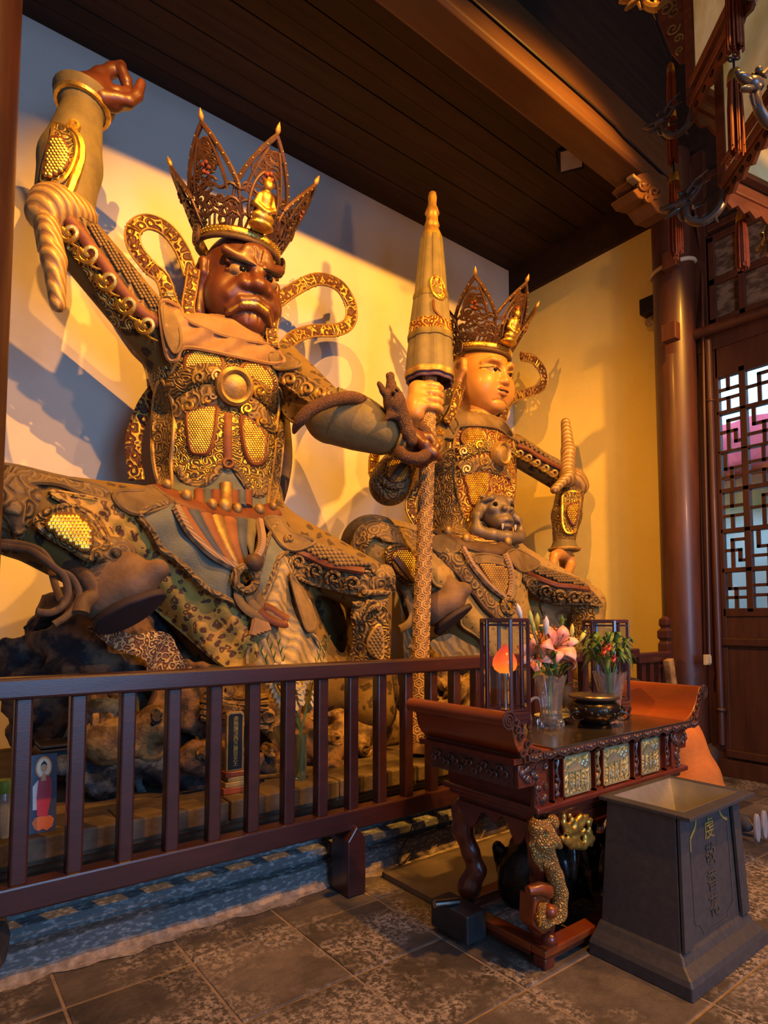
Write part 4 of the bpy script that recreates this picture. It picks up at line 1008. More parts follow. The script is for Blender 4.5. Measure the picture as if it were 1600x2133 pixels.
def foot_boot(parent, heel, toe, ankle, up, sc, mat):
    h, t, a, u = map(Vector, (heel, toe, ankle, up)); u.normalize(); f = (t - h); L = f.length; f.normalize(); sd = f.cross(u)
    lo = np.minimum(np.minimum(V3(h), V3(t)), V3(a)) - .3; hi = np.maximum(np.maximum(V3(h), V3(t)), V3(a)) + .3
    s = SDF(lo, hi, .02)
    s.cap(V3(h + f * .1 + u * .10), V3(t - f * .12 + u * .08), .165 * sc, .14 * sc, .05); s.cap(V3(h + f * .1 + u * .14), V3(a), .13 * sc, .15 * sc, .08)
    s.cap(V3(t - f * .15 + u * .09), V3(t + f * .04 + u * .09), .13 * sc, .075 * sc, .05); s.cap(V3(h + f * .3 + u * .2), V3(a + f * .03), .1 * sc, .12 * sc, .08)
    b = s.mesh().build('boot', mat, parent)
    so = MB(); n = 24; out = []
    for i in range(n):
        q = 2 * math.pi * i / n; wd = (.135 - .025 * math.cos(q)) * sc * (1 if math.cos(q) < .4 else .9); out.append((L * .5 + L * .54 * math.cos(q), wd * math.sin(q) * 1.05))
    so.prism(out, lambda a_, b_, c_: h + f * a_ + sd * b_ + u * c_, -.075, -.03).build('sole', M['sole'], b, bevel=.01)
    bd = MB()
    for k in (0, 1, 2): bd.tube([a + (h - a) * (.1 + .14 * k) + (f * math.cos(q) * 1.05 + sd * math.sin(q)) * (.165 * sc) for q in np.linspace(0, 6.28, 18)], .014, 6, closed=True)
    bd.build('ankle_folds', mat, b)
    return b

# ------------------------------------------------------------------ STATUE A : dark-faced king
A = empty('guardian_king_statue', (1.95, 4.5, .545), 'seated guardian king statue with dark fierce face, tall crown and raised right arm', 'statue')
sA = SDF((-.35, 3.2, .5), (4.2, 5.4, 5.9), .026)
def capA(a, b, ra, rb, k=.08, m=0): sA.cap(V3(a), V3(b), ra, rb, k, m)
TC = P(452, 830, Y=4.72)
sA.ell(V3(P(452, 800, Y=4.74)), (.54, .40, .44), .1, 1); sA.ell(V3(P(462, 940, Y=4.72)), (.49, .39, .46), .12, 1); sA.ell(V3(P(466, 1030, Y=4.70)), (.50, .41, .32), .1, 1)
sA.ell(V3(P(475, 1110, Y=4.62)), (.60, .46, .34), .12, 0); sA.ell(V3(P(448, 722, Y=4.72)), (.54, .32, .2), .12, 5)
capA(P(480, 700, Y=4.7), P(490, 660, Y=4.68), .24, .22, .05, 3)
# arms: raised right arm, forward left arm
capA(P(352, 730, Y=4.66), P(128, 462, Y=4.52), .21, .185, .08, 2); capA(P(132, 440, Y=4.52), P(147, 340, Y=4.52), .185, .20, .04, 4); capA(P(147, 340, Y=4.52), P(172, 232, Y=4.54), .2, .135, .04, 4)
capA(P(588, 762, Y=4.62), P(690, 870, Y=4.1), .19, .195, .08, 2); capA(P(690, 868, Y=4.08), P(750, 880, Y=3.98), .215, .2, .04, 4); capA(P(750, 880, Y=3.98), P(835, 913, Y=3.86), .2, .135, .04, 4)
# folded right leg and lowered left leg
capA(P(420, 1105, Y=4.55), P(40, 1070, Y=3.98), .29, .245, .1, 0); capA(P(640, 1260, Y=4.45), P(715, 1430, Y=4.35), .28, .28, .1, 0); capA(P(55, 1075, Y=3.9), P(205, 1180, Y=3.68), .235, .17, .06, 0)
capA(P(530, 1105, Y=4.5), P(755, 1215, Y=3.85), .28, .21, .1, 0); capA(P(768, 1245, Y=3.82), P(770, 1400, Y=3.8), .185, .16, .05, 0); capA(P(770, 1400, Y=3.8), P(772, 1478, Y=3.75), .16, .2, .05, 0)
# robe mass between and below the knees
sA.ell(V3(P(470, 1190, Y=4.38)), (.72, .44, .42), .15, 0); capA(P(370, 1140, Y=4.28), P(560, 1430, Y=4.05), .34, .34, .15, 0); capA(P(520, 1200, Y=4.25), P(640, 1420, Y=4.05), .34, .30, .15, 0)
mbA = sA.mesh()
body = mbA.build('body', [M['leopard_dark'], M['armour'], M['leopard_dark'], M['skin_dark'], M['sleeve'], M['cloth_peach']], A, angle=80)
SA = Surf(mbA)
headA, tfA = place_head('fierce', P(499, 606, Y=4.66), .80, R_(9), [M['skin_dark'], M['eye_white'], M['gold'], M['black'], M['skin_dark']], A)
crA = crown(A, P(497, 519, Y=4.68), .335, .62, 0, None,
            [(0, R_(46), .64, .56), (R_(-58), R_(46), .62, .58), (R_(-114), R_(44), .5, .58), (R_(58), R_(46), .58, .58), (R_(112), R_(44), .5, .58)], R_(10))
# neck and chin collar
patch('collar', [(335, 632), (372, 640), (392, 668), (470, 700), (552, 716), (575, 728), (592, 752), (560, 757), (490, 742), (388, 724), (368, 750), (346, 738)], SA, M['cloth_peach'], A, rim=.016, off=.07, thick=.07, disp=lambda x, y: .02 * math.sin((x + y * 2) * .06))
patch('shoulder_flap', [(0, 30), (60, 20), (130, 90), (150, 190), (120, 260), (60, 280), (20, 150)], SA, M['cloth_peach'], A, 'c2', rim=.016, off=.06) if False else None
patch('shoulder_flap', [(336, 634), (352, 640), (372, 680), (376, 720), (362, 734), (345, 700)], SA, M['cloth_tan'], A, rim=.014, off=.09)
patch('shoulder_flap', [(560, 735), (590, 738), (622, 752), (622, 764), (588, 770), (568, 762)], SA, M['cloth_tan'], A, rim=.014, off=.07)
# breastplate and its fittings
patch('breastplate', [(330, 195), (470, 215), (600, 255), (700, 290), (780, 320), (812, 400), (815, 520), (800, 640), (790, 760), (760, 930), (700, 960), (600, 830), (540, 790), (460, 870), (380, 905), (310, 850), (268, 800), (280, 560), (250, 400), (300, 260)], SA, M['armour'], A, 'c3', off=.018, rim=.016, rim_mat=M['gold_dull'])
patch('side_plate', [(215, 375), (265, 470), (278, 560), (270, 700), (262, 800), (262, 920), (205, 910), (172, 800), (165, 650), (178, 450)], SA, M['armour_dark'], A, 'c3', off=.04, rim=.016, rim_mat=M['gold_dull'])
patch('side_plate', [(812, 420), (838, 480), (836, 700), (820, 860), (790, 1000), (760, 1000), (790, 780), (806, 620)], SA, M['armour_dark'], A, 'c3', off=.03, rim=.012, rim_mat=M['gold_dull'])
for pl in ([(345, 335), (338, 270), (370, 232), (430, 220), (490, 235), (522, 270), (520, 320), (470, 332), (400, 355)], [(625, 335), (630, 300), (660, 285), (720, 300), (768, 350), (785, 415), (750, 425), (700, 395)],
           [(350, 545), (420, 515), (492, 508), (492, 560), (480, 650), (455, 738), (410, 752), (368, 735), (352, 640)], [(625, 580), (645, 568), (735, 640), (742, 700), (736, 780), (700, 806), (662, 788), (634, 700)]):
    mail('mail_panel', pl, SA, A, 'c3', 5.2, .0135, rim=.02)
cord('chest_band', [(245, 430), (300, 385), (380, 345), (470, 335), (572, 372), (660, 395), (740, 440), (800, 510)], SA, .075, M['armour_dark'], A, 'c3', off=.03, flat=.3, n=10)
cord('chest_band', [(285, 535), (350, 495), (440, 462), (560, 455), (650, 500), (730, 560), (800, 640)], SA, .095, M['relief_tan'], A, 'c3', off=.035, flat=.3, n=10)
scroll_row('chest_scroll', [(405, 360, 34), (500, 345, 30), (640, 390, 34), (720, 430, 34), (350, 505, 34), (450, 470, 30), (650, 520, 32), (735, 580, 34)], SA, .012, M['gold'], A, 'c3', off=.06)
q = SA.hit(*Q('c3', [(572, 408)])[0])
if q:
    d = MB().lathe([(.145, -.05), (.145, .035), (.12, .055), (.10, .045), (.095, .03), (.07, .045), (.001, .055)], q[0] + q[1] * .06, 28, axis=q[1]).build('chest_disc', M['gold_dull'], A)
for x in (-55, 55): cord('strap_knot', spiral(572 + x * 1.75, 455 + (x > 0) * 20, 18, 1.0), SA, .012, M['gold_dull'], A, 'c3', off=.07)
cord('centre_strap', [(556, 545), (553, 640), (553, 720), (556, 775)], SA, .032, M['strap'], A, 'c3', off=.03, flat=.4)
cord('strap_ring', [(556 + 24 * math.cos(t), 800 + 22 * math.sin(t)) for t in np.linspace(0, 6.28, 14)], SA, .016, M['strap'], A, 'c3', off=.05, sm=0)
patch('belly_plate', [(268, 800), (310, 850), (380, 905), (460, 870), (540, 790), (600, 830), (700, 960), (760, 930), (745, 1040), (600, 1045), (400, 995), (262, 935)], SA, M['cloth_blue'], A, 'c3', off=.012)
cord('belly_hem', [(300, 820), (330, 885), (400, 912), (470, 870), (548, 788), (610, 850), (680, 950), (735, 950), (750, 880)], SA, .03, M['relief_tan'], A, 'c3', off=.03, flat=.6)
for x, m in ((405, 'tab_red'), (445, 'tab_blue'), (490, 'tab_red'), (545, 'gold_dull'), (585, 'tab_red'), (625, 'tab_blue'), (655, 'tab_red')):
    yt = 905 if x == 545 else 945
    cord('waist_tab', [(x, yt), (x, yt + 35), (x, 1025)], SA, .038 if x != 545 else .048, M[m], A, 'c3', off=.02, flat=.8, n=10, step=4)
bpts = [(205, 925), (250, 958), (330, 1000), (450, 1040), (560, 1060), (700, 1065), (795, 1035)]
cord('belt', bpts, SA, .075, M['strap'], A, 'c3', off=.035, flat=.35, n=10)
for (x, y, r) in ((232, 945, .04), (330, 1000, .048), (452, 1040, .045), (520, 1048, .062), (592, 1060, .045), (702, 1063, .048), (770, 1045, .036)):
    q = SA.hit(*Q('c3', [(x, y)])[0])
    if q: MB().ell(q[0] + q[1] * .05, (r * (1.35 if r > .08 else .8), .04, r), 14, 8).build('belt_medallion', M['gold_dull'], A)
# ribbons around the head
ribbon_loop('head_ribbon', [(398, 575), (378, 520), (345, 478), (305, 463), (278, 480), (281, 515), (310, 555), (338, 580), (352, 620), (362, 660)], [4.75, 4.8, 4.85, 4.85, 4.8, 4.7], .062, M['ribbon'], A)
ribbon_loop('head_ribbon', [(572, 632), (610, 605), (660, 582), (705, 595), (730, 635), (728, 672), (700, 688), (650, 690), (610, 705), (585, 735)], [4.7, 4.8, 4.85, 4.85, 4.8, 4.6], .062, M['ribbon'], A)
ribbon_loop('head_ribbon', [(404, 560), (398, 600), (392, 640), (400, 672)], [4.6, 4.55, 4.5], .05, M['ribbon'], A)
ribbon_loop('head_ribbon', [(572, 650), (566, 690), (570, 725)], [4.5, 4.45, 4.4], .05, M['ribbon'], A)
# raised arm: upper sleeve, scroll trim, armour oval, cuff, elbow knot
patch('sleeve_lining', [(395, 1230), (430, 1400), (500, 1560), (620, 1720), (760, 1960), (860, 2133), (1040, 2133), (960, 1990), (840, 1850), (720, 1700), (600, 1500), (480, 1330)], SA, M['armour'], A, 'c1', off=.012)
patch('studded_trim', [(560, 1320), (680, 1360), (760, 1500), (880, 1640), (960, 1760), (1090, 1890), (1190, 1960), (1230, 2060), (1150, 2110), (1000, 1990), (860, 1850), (760, 1680), (640, 1500)], SA, M['relief_tan'], A, 'c1', off=.03)
st = studs_mb(Q('c1', [(650, 1380), (700, 1370), (1180, 1940), (1200, 2000), (1120, 2000), (800, 1620)]), SA, 7.5, .014, .04); st.build('trim_studs', M['cloth_tan'], A, kind='stuff')
cord('sleeve_braid', [(500, 1330), (600, 1440), (660, 1530), (760, 1660), (850, 1800), (940, 1910), (1040, 2020), (1180, 2110)], SA, .042, M['strap'], A, 'c1', off=.03, flat=.5)
scroll_row('sleeve_scroll', [(520, 1435, 76), (660, 1590, 84), (800, 1790, 84), (945, 1970, 80), (1085, 2120, 76)], SA, .018, M['gold'], A, 'c1', off=.045, sgn=-1, a0=3.6, tail=(24, 34))
q0 = [(400, 640), (470, 650), (530, 700), (560, 800), (545, 900), (500, 1000), (440, 1060), (320, 1070), (320, 980), (350, 850), (385, 720)]
patch('forearm_plate', q0, SA, M['armour'], A, 'c1', off=.025, rim=.014, rim_mat=M['gold'])
mail('forearm_mail', [(390, 745), (440, 745), (485, 800), (495, 880), (470, 950), (400, 1000), (335, 1020), (345, 930), (365, 820)], SA, A, 'c1', 7.0, .021, off=.04)
cord('forearm_edge', [(530, 680), (590, 760), (600, 870), (570, 990), (510, 1150)], SA, .03, M['gold'], A, 'c1', off=.02)
cord('forearm_curl', spiral(*Q('c1', [(550, 655)])[0], 13, 1.3, 2.5), SA, .018, M['gold'], A, 'px', off=.03, sm=0)
w0, w1 = P(168, 240, Y=4.54), P(176, 205, Y=4.55); axw = (w1 - w0).normalized()
MB().lathe([(.13, -.02), (.145, .03), (.17, .08), (.20, .12), (.205, .14), (.17, .13)], w0, 26, axis=axw).build('cuff', M['sleeve'], A)
MB().tube([w0 + axw * .07 + (Vector((1, 0, 0)) - axw * axw.x).normalized() * .168 * math.cos(t) + axw.cross(Vector((1, 0, 0))).normalized() * .168 * math.sin(t) for t in np.linspace(0, 6.28, 24)], .022, 6, closed=True).build('cuff_band', M['gold'], A)
ek = [(118, 432, .17), (100, 452, .14), (138, 440, .15), (165, 448, .12)]
kb = SDF(V3(P(60, 520, Y=4.2)) - .3, V3(P(210, 380, Y=4.8)) + .3, .022)
for x, y, r in ek: kb.ell(V3(P(x, y, Y=4.42)), (r, r * .9, r * .8), .05)
kb.chain([V3(P(100, 470, Y=4.3)), V3(P(112, 540, Y=4.28)), V3(P(120, 635, Y=4.3))], [.075, .075, .05], .03); kb.chain([V3(P(90, 470, Y=4.4)), V3(P(90, 520, Y=4.4))], [.06, .04], .03)
kb.mesh().build('elbow_scarf', wavy('twisted_scarf', (0.16, 0.085, 0.04), (0.42, 0.27, 0.09), 9, 2, .5, .3, .1), A)
hs = SDF(V3(P(130, 260, Y=4.3)) - .1, V3(P(320, 110, Y=4.7)) + .15, .013); C1 = lambda x, y, Y=4.5: V3(PC('c1', x, y, Y=Y))
hs.cap(C1(610, 500, 4.54), C1(650, 430, 4.52), .10, .115, .05); hs.cap(C1(640, 420, 4.52), C1(760, 370, 4.50), .115, .085, .05); hs.ell(C1(700, 400, 4.46), (.12, .09, .10), .05)
hs.chain([C1(640, 350), C1(740, 280), C1(830, 235), C1(900, 205, 4.48)], [.07, .055, .046, .038], .025); hs.chain([C1(900, 235, 4.46), C1(935, 320, 4.46), C1(950, 395, 4.47)], [.042, .042, .036], .015)
hs.chain([C1(770, 400, 4.46), C1(870, 395, 4.44), C1(950, 400, 4.45)], [.05, .038, .034], .015); hs.chain([C1(760, 440, 4.42), C1(860, 445, 4.4), C1(955, 465, 4.38), C1(1015, 425, 4.38), C1(1045, 335, 4.38)], [.06, .046, .043, .04, .033], .015)
hs.chain([C1(750, 480, 4.46), C1(850, 492, 4.44), C1(940, 480, 4.46), C1(970, 440, 4.48)], [.06, .046, .042, .034], .02)
hm = hs.mesh()
hm.build('hand', M['skin_dark'], A, angle=80)
# forward arm
for nm, pl, mt, of in (('upper_sleeve', [(830, 300), (900, 330), (1000, 390), (1090, 440), (1060, 480), (1010, 500), (930, 460), (850, 400), (820, 380)], 'relief_tan', .03),
                       ('sleeve_lining', [(815, 410), (900, 440), (1000, 500), (960, 560), (900, 590), (850, 560), (820, 500)], 'leopard_dark', .015)):
    patch(nm, pl, SA, M[mt], A, 'c3', off=of, rim=.012)
scroll_row('sleeve_scroll', [(870, 370, 34), (960, 420, 34), (1030, 440, 30)], SA, .016, M['gold_dull'], A, 'c3', off=.045)
fa, fb_ = P(700, 868, Y=4.06), P(830, 912, Y=3.87); axf = (fb_ - fa).normalized(); L = (fb_ - fa).length
MB().lathe([(.225, -.05), (.225, .0), (.215, .2), (.18, .45), (.15, L - .04), (.165, L), (.175, L + .05), (.14, L + .05)], fa, 28, axis=axf).build('forearm_sleeve', M['sleeve'], A)
for q_ in (L - .02, L + .03): MB().tube([fa + axf * q_ + axf.orthogonal().normalized() * .172 * math.cos(t) + axf.cross(axf.orthogonal()).normalized() * .172 * math.sin(t) for t in np.linspace(0, 6.28, 22)], .014, 6, closed=True).build('cuff_band', M['gold_dull'], A)
hm = hand_mb(P(866, 922, Y=3.80), P(838, 914, Y=3.86), (.95, -.25, -.05), (-.15, -.35, -.93), 1.05, [1.05, 1.1, 1.1, 1.1], [(.06, -.03, .10), (.09, .03, .06), (.08, .05, -.02)])
hm.build('hand', M['skin_dark'], A, angle=80)
# lap: flaps, robe, apron, striped panel, ropes
fold = lambda x, y: .022 * math.sin((x * .8 - y * .55) * .075) + .01 * math.sin((x + y) * .11)
patch('thigh_flap', [(-25, 110), (60, 85), (300, 140), (560, 200), (660, 250), (660, 292), (560, 272), (470, 242), (340, 195), (200, 185), (140, 205), (60, 240), (-25, 350)], SA, M['relief_tan'], A, 'c4', off=.05, rim=.016, rim_mat=M['cloth_tan'], disp=lambda x, y: .015 * math.sin(x * .07))
patch('leopard_robe', [(300, 250), (490, 270), (600, 290), (680, 310), (830, 372), (890, 480), (960, 590), (1080, 680), (1170, 760), (1250, 850), (1400, 930), (1485, 960), (1505, 1100), (1530, 1275), (1400, 1300), (1310, 1262), (1100, 1080), (900, 900), (930, 790), (830, 690), (740, 620), (640, 540), (520, 380)], SA, M['leopard'], A, 'c4', off=.05, step=8, rim=.016, disp=fold)
patch('hip_flap', [(680, 255), (720, 235), (830, 235), (900, 212), (960, 250), (1015, 300), (980, 335), (830, 372), (740, 345), (690, 295)], SA, M['cloth_tan'], A, 'c4', off=.09, rim=.016, thick=.08)
patch('apron', [(835, 375), (1015, 310), (1060, 370), (1130, 480), (1250, 600), (1400, 700), (1405, 770), (1440, 850), (1480, 935), (1400, 905), (1240, 825), (1150, 740), (1060, 652), (960, 582), (900, 470)], SA, M['cloth_blue'], A, 'c4', off=.09, rim=.024, rim_mat=M['relief_tan'], thick=.06, disp=lambda x, y: .014 * math.sin((x + y) * .05))
patch('apron', [(545, 150), (590, 220), (620, 300), (600, 360), (540, 400), (500, 500), (440, 640), (400, 700), (360, 560), (400, 500), (470, 250)], SA, M['cloth_blue'], A, 'c5', off=.07, rim=.016, rim_mat=M['relief_tan'], thick=.06)
tops = [(1070, 345), (1150, 360), (1225, 378), (1300, 395), (1370, 405), (1440, 412), (1505, 418)]
bots = [(1300, 620), (1345, 655), (1385, 685), (1425, 700), (1450, 690), (1470, 660), (1500, 610)]
for (a, b), m in zip(zip(tops, bots), ('orange_cloth', 'tab_blue', 'orange_cloth', 'gold_dull', 'orange_cloth', 'tab_blue', 'sleeve')):
    cord('waist_stripe', [a, ((a[0] + b[0]) / 2 - 12, (a[1] + b[1]) / 2), b], SA, .052, M[m], A, 'c4', off=.075, flat=.5, n=8, taper=True)
for pl in ([(1050, 335), (1140, 490), (1250, 600), (1340, 660), (1420, 700)], [(1545, 415), (1562, 540), (1530, 630), (1450, 700)]):
    cord('rope', pl, SA, .032, wavy('rope_twist', (0.18, 0.1, 0.05), (0.36, 0.23, 0.12), 20, 1, .6, 0, .2), A, 'c4', off=.12)
cord('rope_ring', [(1462 + 62 * math.cos(t), 762 + 72 * math.sin(t)) for t in np.linspace(0, 6.28, 18)], SA, .032, M['relief_tan'], A, 'c4', off=.15, sm=0)
q = SA.hit(*Q('c4', [(1455, 698)])[0])
if q: MB().ell(q[0] + q[1] * .15, .065, 12, 8).build('knot', M['ribbon_dark'], A)
for pl in ([(1430, 790), (1420, 870), (1480, 950), (1590, 1005)], [(1500, 790), (1545, 880), (1600, 950), (1680, 1000)], [(1465, 820), (1500, 900), (1560, 960)]):
    cord('sash_end', pl, SA, .032, M['cloth_tan'], A, 'c4', off=.13, flat=.5)
for i in range(5): cord('tassel_pleat', [(380 + i * 8, 780), (375 + i * 17, 860), (358 + i * 26, 945 - i * 8)], SA, .03, M['cloth_peach'], A, 'c5', off=.12, flat=.7)
for pl in ([(430, 740), (480, 760), (540, 800), (600, 835)], [(400, 770), (470, 830), (560, 865), (590, 860)]): cord('sash_end', pl, SA, .03, M['strap'], A, 'c5', off=.14, flat=.5)
patch('wave_robe', [(555, 400), (600, 470), (640, 560), (700, 650), (755, 740), (790, 880), (730, 905), (800, 980), (850, 1160), (600, 1200), (330, 1180), (345, 950), (360, 800), (440, 680), (500, 540)], SA, M['robe_wave'], A, 'c5', off=.045, rim=.016, disp=lambda x, y: .03 * math.sin((x * .9 + y * .25) * .1), thick=.08)
patch('robe_fold', [(615, 520), (650, 560), (720, 680), (780, 800), (790, 890), (735, 910), (690, 800), (650, 660)], SA, M['cloth_tan'], A, 'c5', off=.11, rim=.014, thick=.1)
patch('hip_flap', [(440, 140), (540, 130), (620, 230), (785, 290), (700, 342), (620, 352), (560, 320), (500, 240)], SA, M['cloth_tan'], A, 'c5', off=.09, rim=.016, thick=.08)
scroll_row('flap_scroll', [(610, 270, 30)], SA, .014, M['cloth_tan'], A, 'c5', off=.11)
patch('thigh_mail', [(690, 335), (790, 300), (1000, 370), (1180, 450), (1215, 485), (1100, 475), (950, 465), (800, 405)], SA, M['cloth_tan'], A, 'c5', off=.05)
studs_mb(Q('c5', [(710, 335), (790, 306), (1000, 376), (1180, 456), (1100, 466), (950, 456), (800, 398)]), SA, 8.5, .022, .07).build('thigh_studs', M['cloth_tan'], A, kind='stuff')
patch('thigh_trim', [(560, 330), (660, 365), (800, 425), (950, 480), (1100, 500), (1180, 520), (1180, 660), (1060, 660), (900, 620), (740, 580), (620, 500)], SA, M['relief_tan'], A, 'c5', off=.035, rim=.014)
cord('thigh_braid', [(650, 360), (760, 400), (880, 455), (1000, 475), (1130, 500)], SA, .032, M['strap'], A, 'c5', off=.06, flat=.6)
scroll_row('thigh_scroll', [(670, 440, 55), (790, 500, 58), (920, 548, 58), (1050, 590, 56)], SA, .015, M['relief_tan'], A, 'c5', off=.055, a0=2.4, tail=None)
# knee beast mask and lower left leg
kb = SDF(V3(P(690, 1320, Y=3.3)) - .1, V3(P(860, 1120, Y=4.2)) + .1, .02)
for x, y, r in ((790, 1205, .13), (770, 1215, .12), (800, 1190, .07), (808, 1225, .06), (815, 1232, .035)): kb.ell(V3(P(x, y, Y=3.74)), (r, r, r * .75), .04)
for x, y in ((778, 1192), (802, 1200)): kb.ell(V3(P(x, y, Y=3.62)), .03, .01)
kb.chain([V3(P(760, 1235, Y=3.6)), V3(P(812, 1235, Y=3.62))], [.03, .02], .02)
kb.mesh().build('knee_mask', M['relief_tan'], A)
patch('greave', [(1050, 770), (1160, 735), (1265, 755), (1285, 850), (1280, 1160), (1050, 1160), (1065, 950)], SA, M['armour_dark'], A, 'c5', off=.03, rim=.014)
mail('greave_mail', [(1235, 880), (1190, 920), (1160, 990), (1175, 1060), (1245, 1105), (1255, 1000)], SA, A, 'c5', 7.5, .02, base=M['ribbon_dark'], rim_mat=M['gold_dull'], stud=M['cloth_tan'], off=.045)
kd = MB(); kd.grid(lambda u, v: P(735 + u * 72, 1255 + v * (36 + 14 * math.sin(u * 9)) - 8 * u, Y=3.66 - .05 * math.sin(u * math.pi) - .02 * math.sin(v * 9 + u * 14)), 22, 10); kd.build('knee_drape', M['relief_tan'], A, solid=.025)
# folded right leg: greave, mask cuff, scarf, boot
patch('greave', [(215, 430), (240, 390), (300, 350), (420, 330), (560, 390), (622, 480), (638, 560), (560, 612), (530, 640), (400, 562), (280, 492)], SA, M['armour_dark'], A, 'c4', off=.05, rim=.02)
mail('greave_mail', [(285, 430), (330, 392), (400, 380), (480, 410), (530, 470), (535, 540), (510, 590), (420, 540), (330, 480)], SA, A, 'c4', 8.0, .024, base=M['ribbon_dark'], off=.07)
kb = SDF(V3(P(150, 1210, Y=3.2)) - .1, V3(P(290, 1100, Y=4.0)) + .1, .02)
for x, y, r in ((222, 1165, .16), (240, 1150, .12), (205, 1172, .1), (250, 1165, .08)): kb.ell(V3(P(x, y, Y=3.6)), (r, r * .8, r * .7), .04)
for x, y in ((240, 1148), (208, 1160)): kb.ell(V3(P(x, y, Y=3.47)), .035, .012)
kb.mesh().build('ankle_mask', M['relief_tan'], A)
foot_boot(A, P(198, 1296, Y=3.56), P(330, 1220, Y=3.36), P(222, 1196, Y=3.60), -Rv * .55 + Vector((0, 0, .75)) + Fv * .3, .82, M['boot'])
kn = SDF(V3(P(-30, 1160, Y=3.3)) - .2, V3(P(110, 1000, Y=4.4)) + .2, .024)
for x, y, r in ((10, 1060, .2), (30, 1090, .16), (50, 1060, .15), (15, 1105, .12), (60, 1095, .1)): kn.ell(V3(P(x, y, Y=3.8)), (r, r * .9, r), .05)
kn.chain([V3(P(50, 1010, Y=3.72)), V3(P(28, 1060, Y=3.6)), V3(P(40, 1110, Y=3.6))], [.06, .05, .03], .03)
kn.mesh().build('knee_scarf', M['relief_tan'], A)
for pl, wd in (([(-20, 560), (90, 575), (180, 590), (260, 640), (320, 690), (385, 750), (405, 850), (370, 920), (300, 960), (215, 955)], .019), ([(0, 540), (140, 555), (250, 600), (330, 700), (420, 745), (470, 840), (450, 920), (390, 985), (320, 1030)], .018),
               ([(400, 640), (450, 700), (520, 760), (560, 840), (500, 900), (480, 960)], .04), ([(300, 690), (330, 800), (360, 880)], .018)):
    ribbon_loop('leg_ribbon', pl, [3.62, 3.5, 3.45, 3.4], wd, M['ribbon_dark'], A, cr='c4', edge=False, thick=.4)
patch('teal_cloth', [(705, 1055), (760, 960), (870, 900), (960, 960), (1000, 1050), (900, 1080), (820, 1100)], SA, M['robe_teal'], A, 'c4', off=.02, disp=fold) 
pt = MB(); cl = Q('c4', [(520, 1040), (700, 1060), (800, 1095), (900, 1070), (1010, 1090), (1060, 1180), (1110, 1260), (1180, 1330), (900, 1330), (860, 1240), (700, 1185), (600, 1115)])
class PlaneS:
    def __init__(s, Y, k=0.0): s.Y = Y
    def hit(s, x, y): p = P(x, y, Y=s.Y); d = (p - Cv); return p, Vector((0, -1, 0)), d.length
    def path(s, pts, off=0.0): return [P(x, y, Y=s.Y - off) for x, y in pts], [Vector((0, -1, 0))] * len(pts)
patch_mb(cl, PlaneS(3.72), 9, 0, .06, lambda x, y: .03 * math.sin(x * .09 + y * .05)).build('flowered_hem', M['flower_cloth'], A)
# back pennants beside the torso
ribbon_loop('back_ribbon', [(335, 800), (300, 850), (278, 920), (285, 1000)], [4.9, 4.95, 4.9], .06, M['ribbon'], A, edge=False)
ribbon_loop('back_ribbon', [(592, 870), (598, 950), (590, 1010), (578, 1050)], [4.8, 4.8, 4.7], .05, M['ribbon_dark'], A, edge=False)

# serpent in the forward hand
sp = empty('serpent', P(862, 930, Y=3.74), 'brown horned serpent with open jaws held in the left hand of the dark faced statue', 'serpent')
s = SDF(V3(P(780, 960, Y=3.5)) - .15, V3(P(910, 770, Y=3.8)) + .2, .012)
E5 = lambda x, y, Y=3.70: V3(PC('e5', x, y, Y=Y))
s.chain([E5(770, 1480), E5(700, 1300), E5(610, 1080), E5(540, 900), E5(440, 720)], [.05, .055, .052, .06, .085], .03)
s.ell(E5(400, 650), (.085, .08, .11), .03); s.chain([E5(400, 560), E5(350, 380), E5(320, 170)], [.065, .042, .028], .02); s.chain([E5(330, 620), E5(190, 440), E5(95, 290)], [.045, .03, .02], .015); s.ell(E5(215, 330), (.012, .04, .05), .01, sub=True)
for x, y in ((400, 490), (460, 430)): s.ell(E5(x, y, 3.65), .028, .01)
s.chain([E5(450, 430), E5(420, 280), E5(330, 60)], [.018, .014, .005], .01); s.chain([E5(330, 130), E5(290, 110)], [.035, .02], .02)
s.chain([E5(480, 950), E5(330, 950), E5(220, 1040)], [.04, .03, .01], .02); s.chain([E5(300, 900), E5(280, 1000)], [.02, .006], .02)
hn = s.mesh().build('head_and_neck', M['serpent'], sp)
for x, y in ((395, 495), (462, 432)): MB().ell(E5(x, y, 3.628), .016, 10, 7).build('eye', M['eye'], hn)
for nm, pl, r in (('coil', [(505, 560), (520, 640), (580, 690)], .05),):
    pass
MB().tube([P(x, y, Y=yy) for x, y, yy in spline([(612, 902, 3.95), (622, 880, 3.86), (650, 852, 3.8), (690, 835, 3.78), (730, 828, 3.8), (760, 838, 3.9), (775, 855, 4.02)], 6)], [.012 + .038 * min(1, i / 8) for i in range(37)], 10).build('tail_coil', M['serpent'], sp)
MB().tube([P(x, y, Y=yy) for x, y, yy in spline([(832, 940, 3.74), (845, 952, 3.66), (870, 955, 3.62), (888, 945, 3.66), (892, 930, 3.75)], 6)], .05, 10).build('lower_coil', M['serpent'], sp)
MB().tube([P(x, y, Y=yy) for x, y, yy in spline([(868, 885, 3.86), (885, 900, 3.86), (897, 925, 3.82), (888, 945, 3.72)], 6)], .055, 10).build('side_coil', M['serpent'], sp)
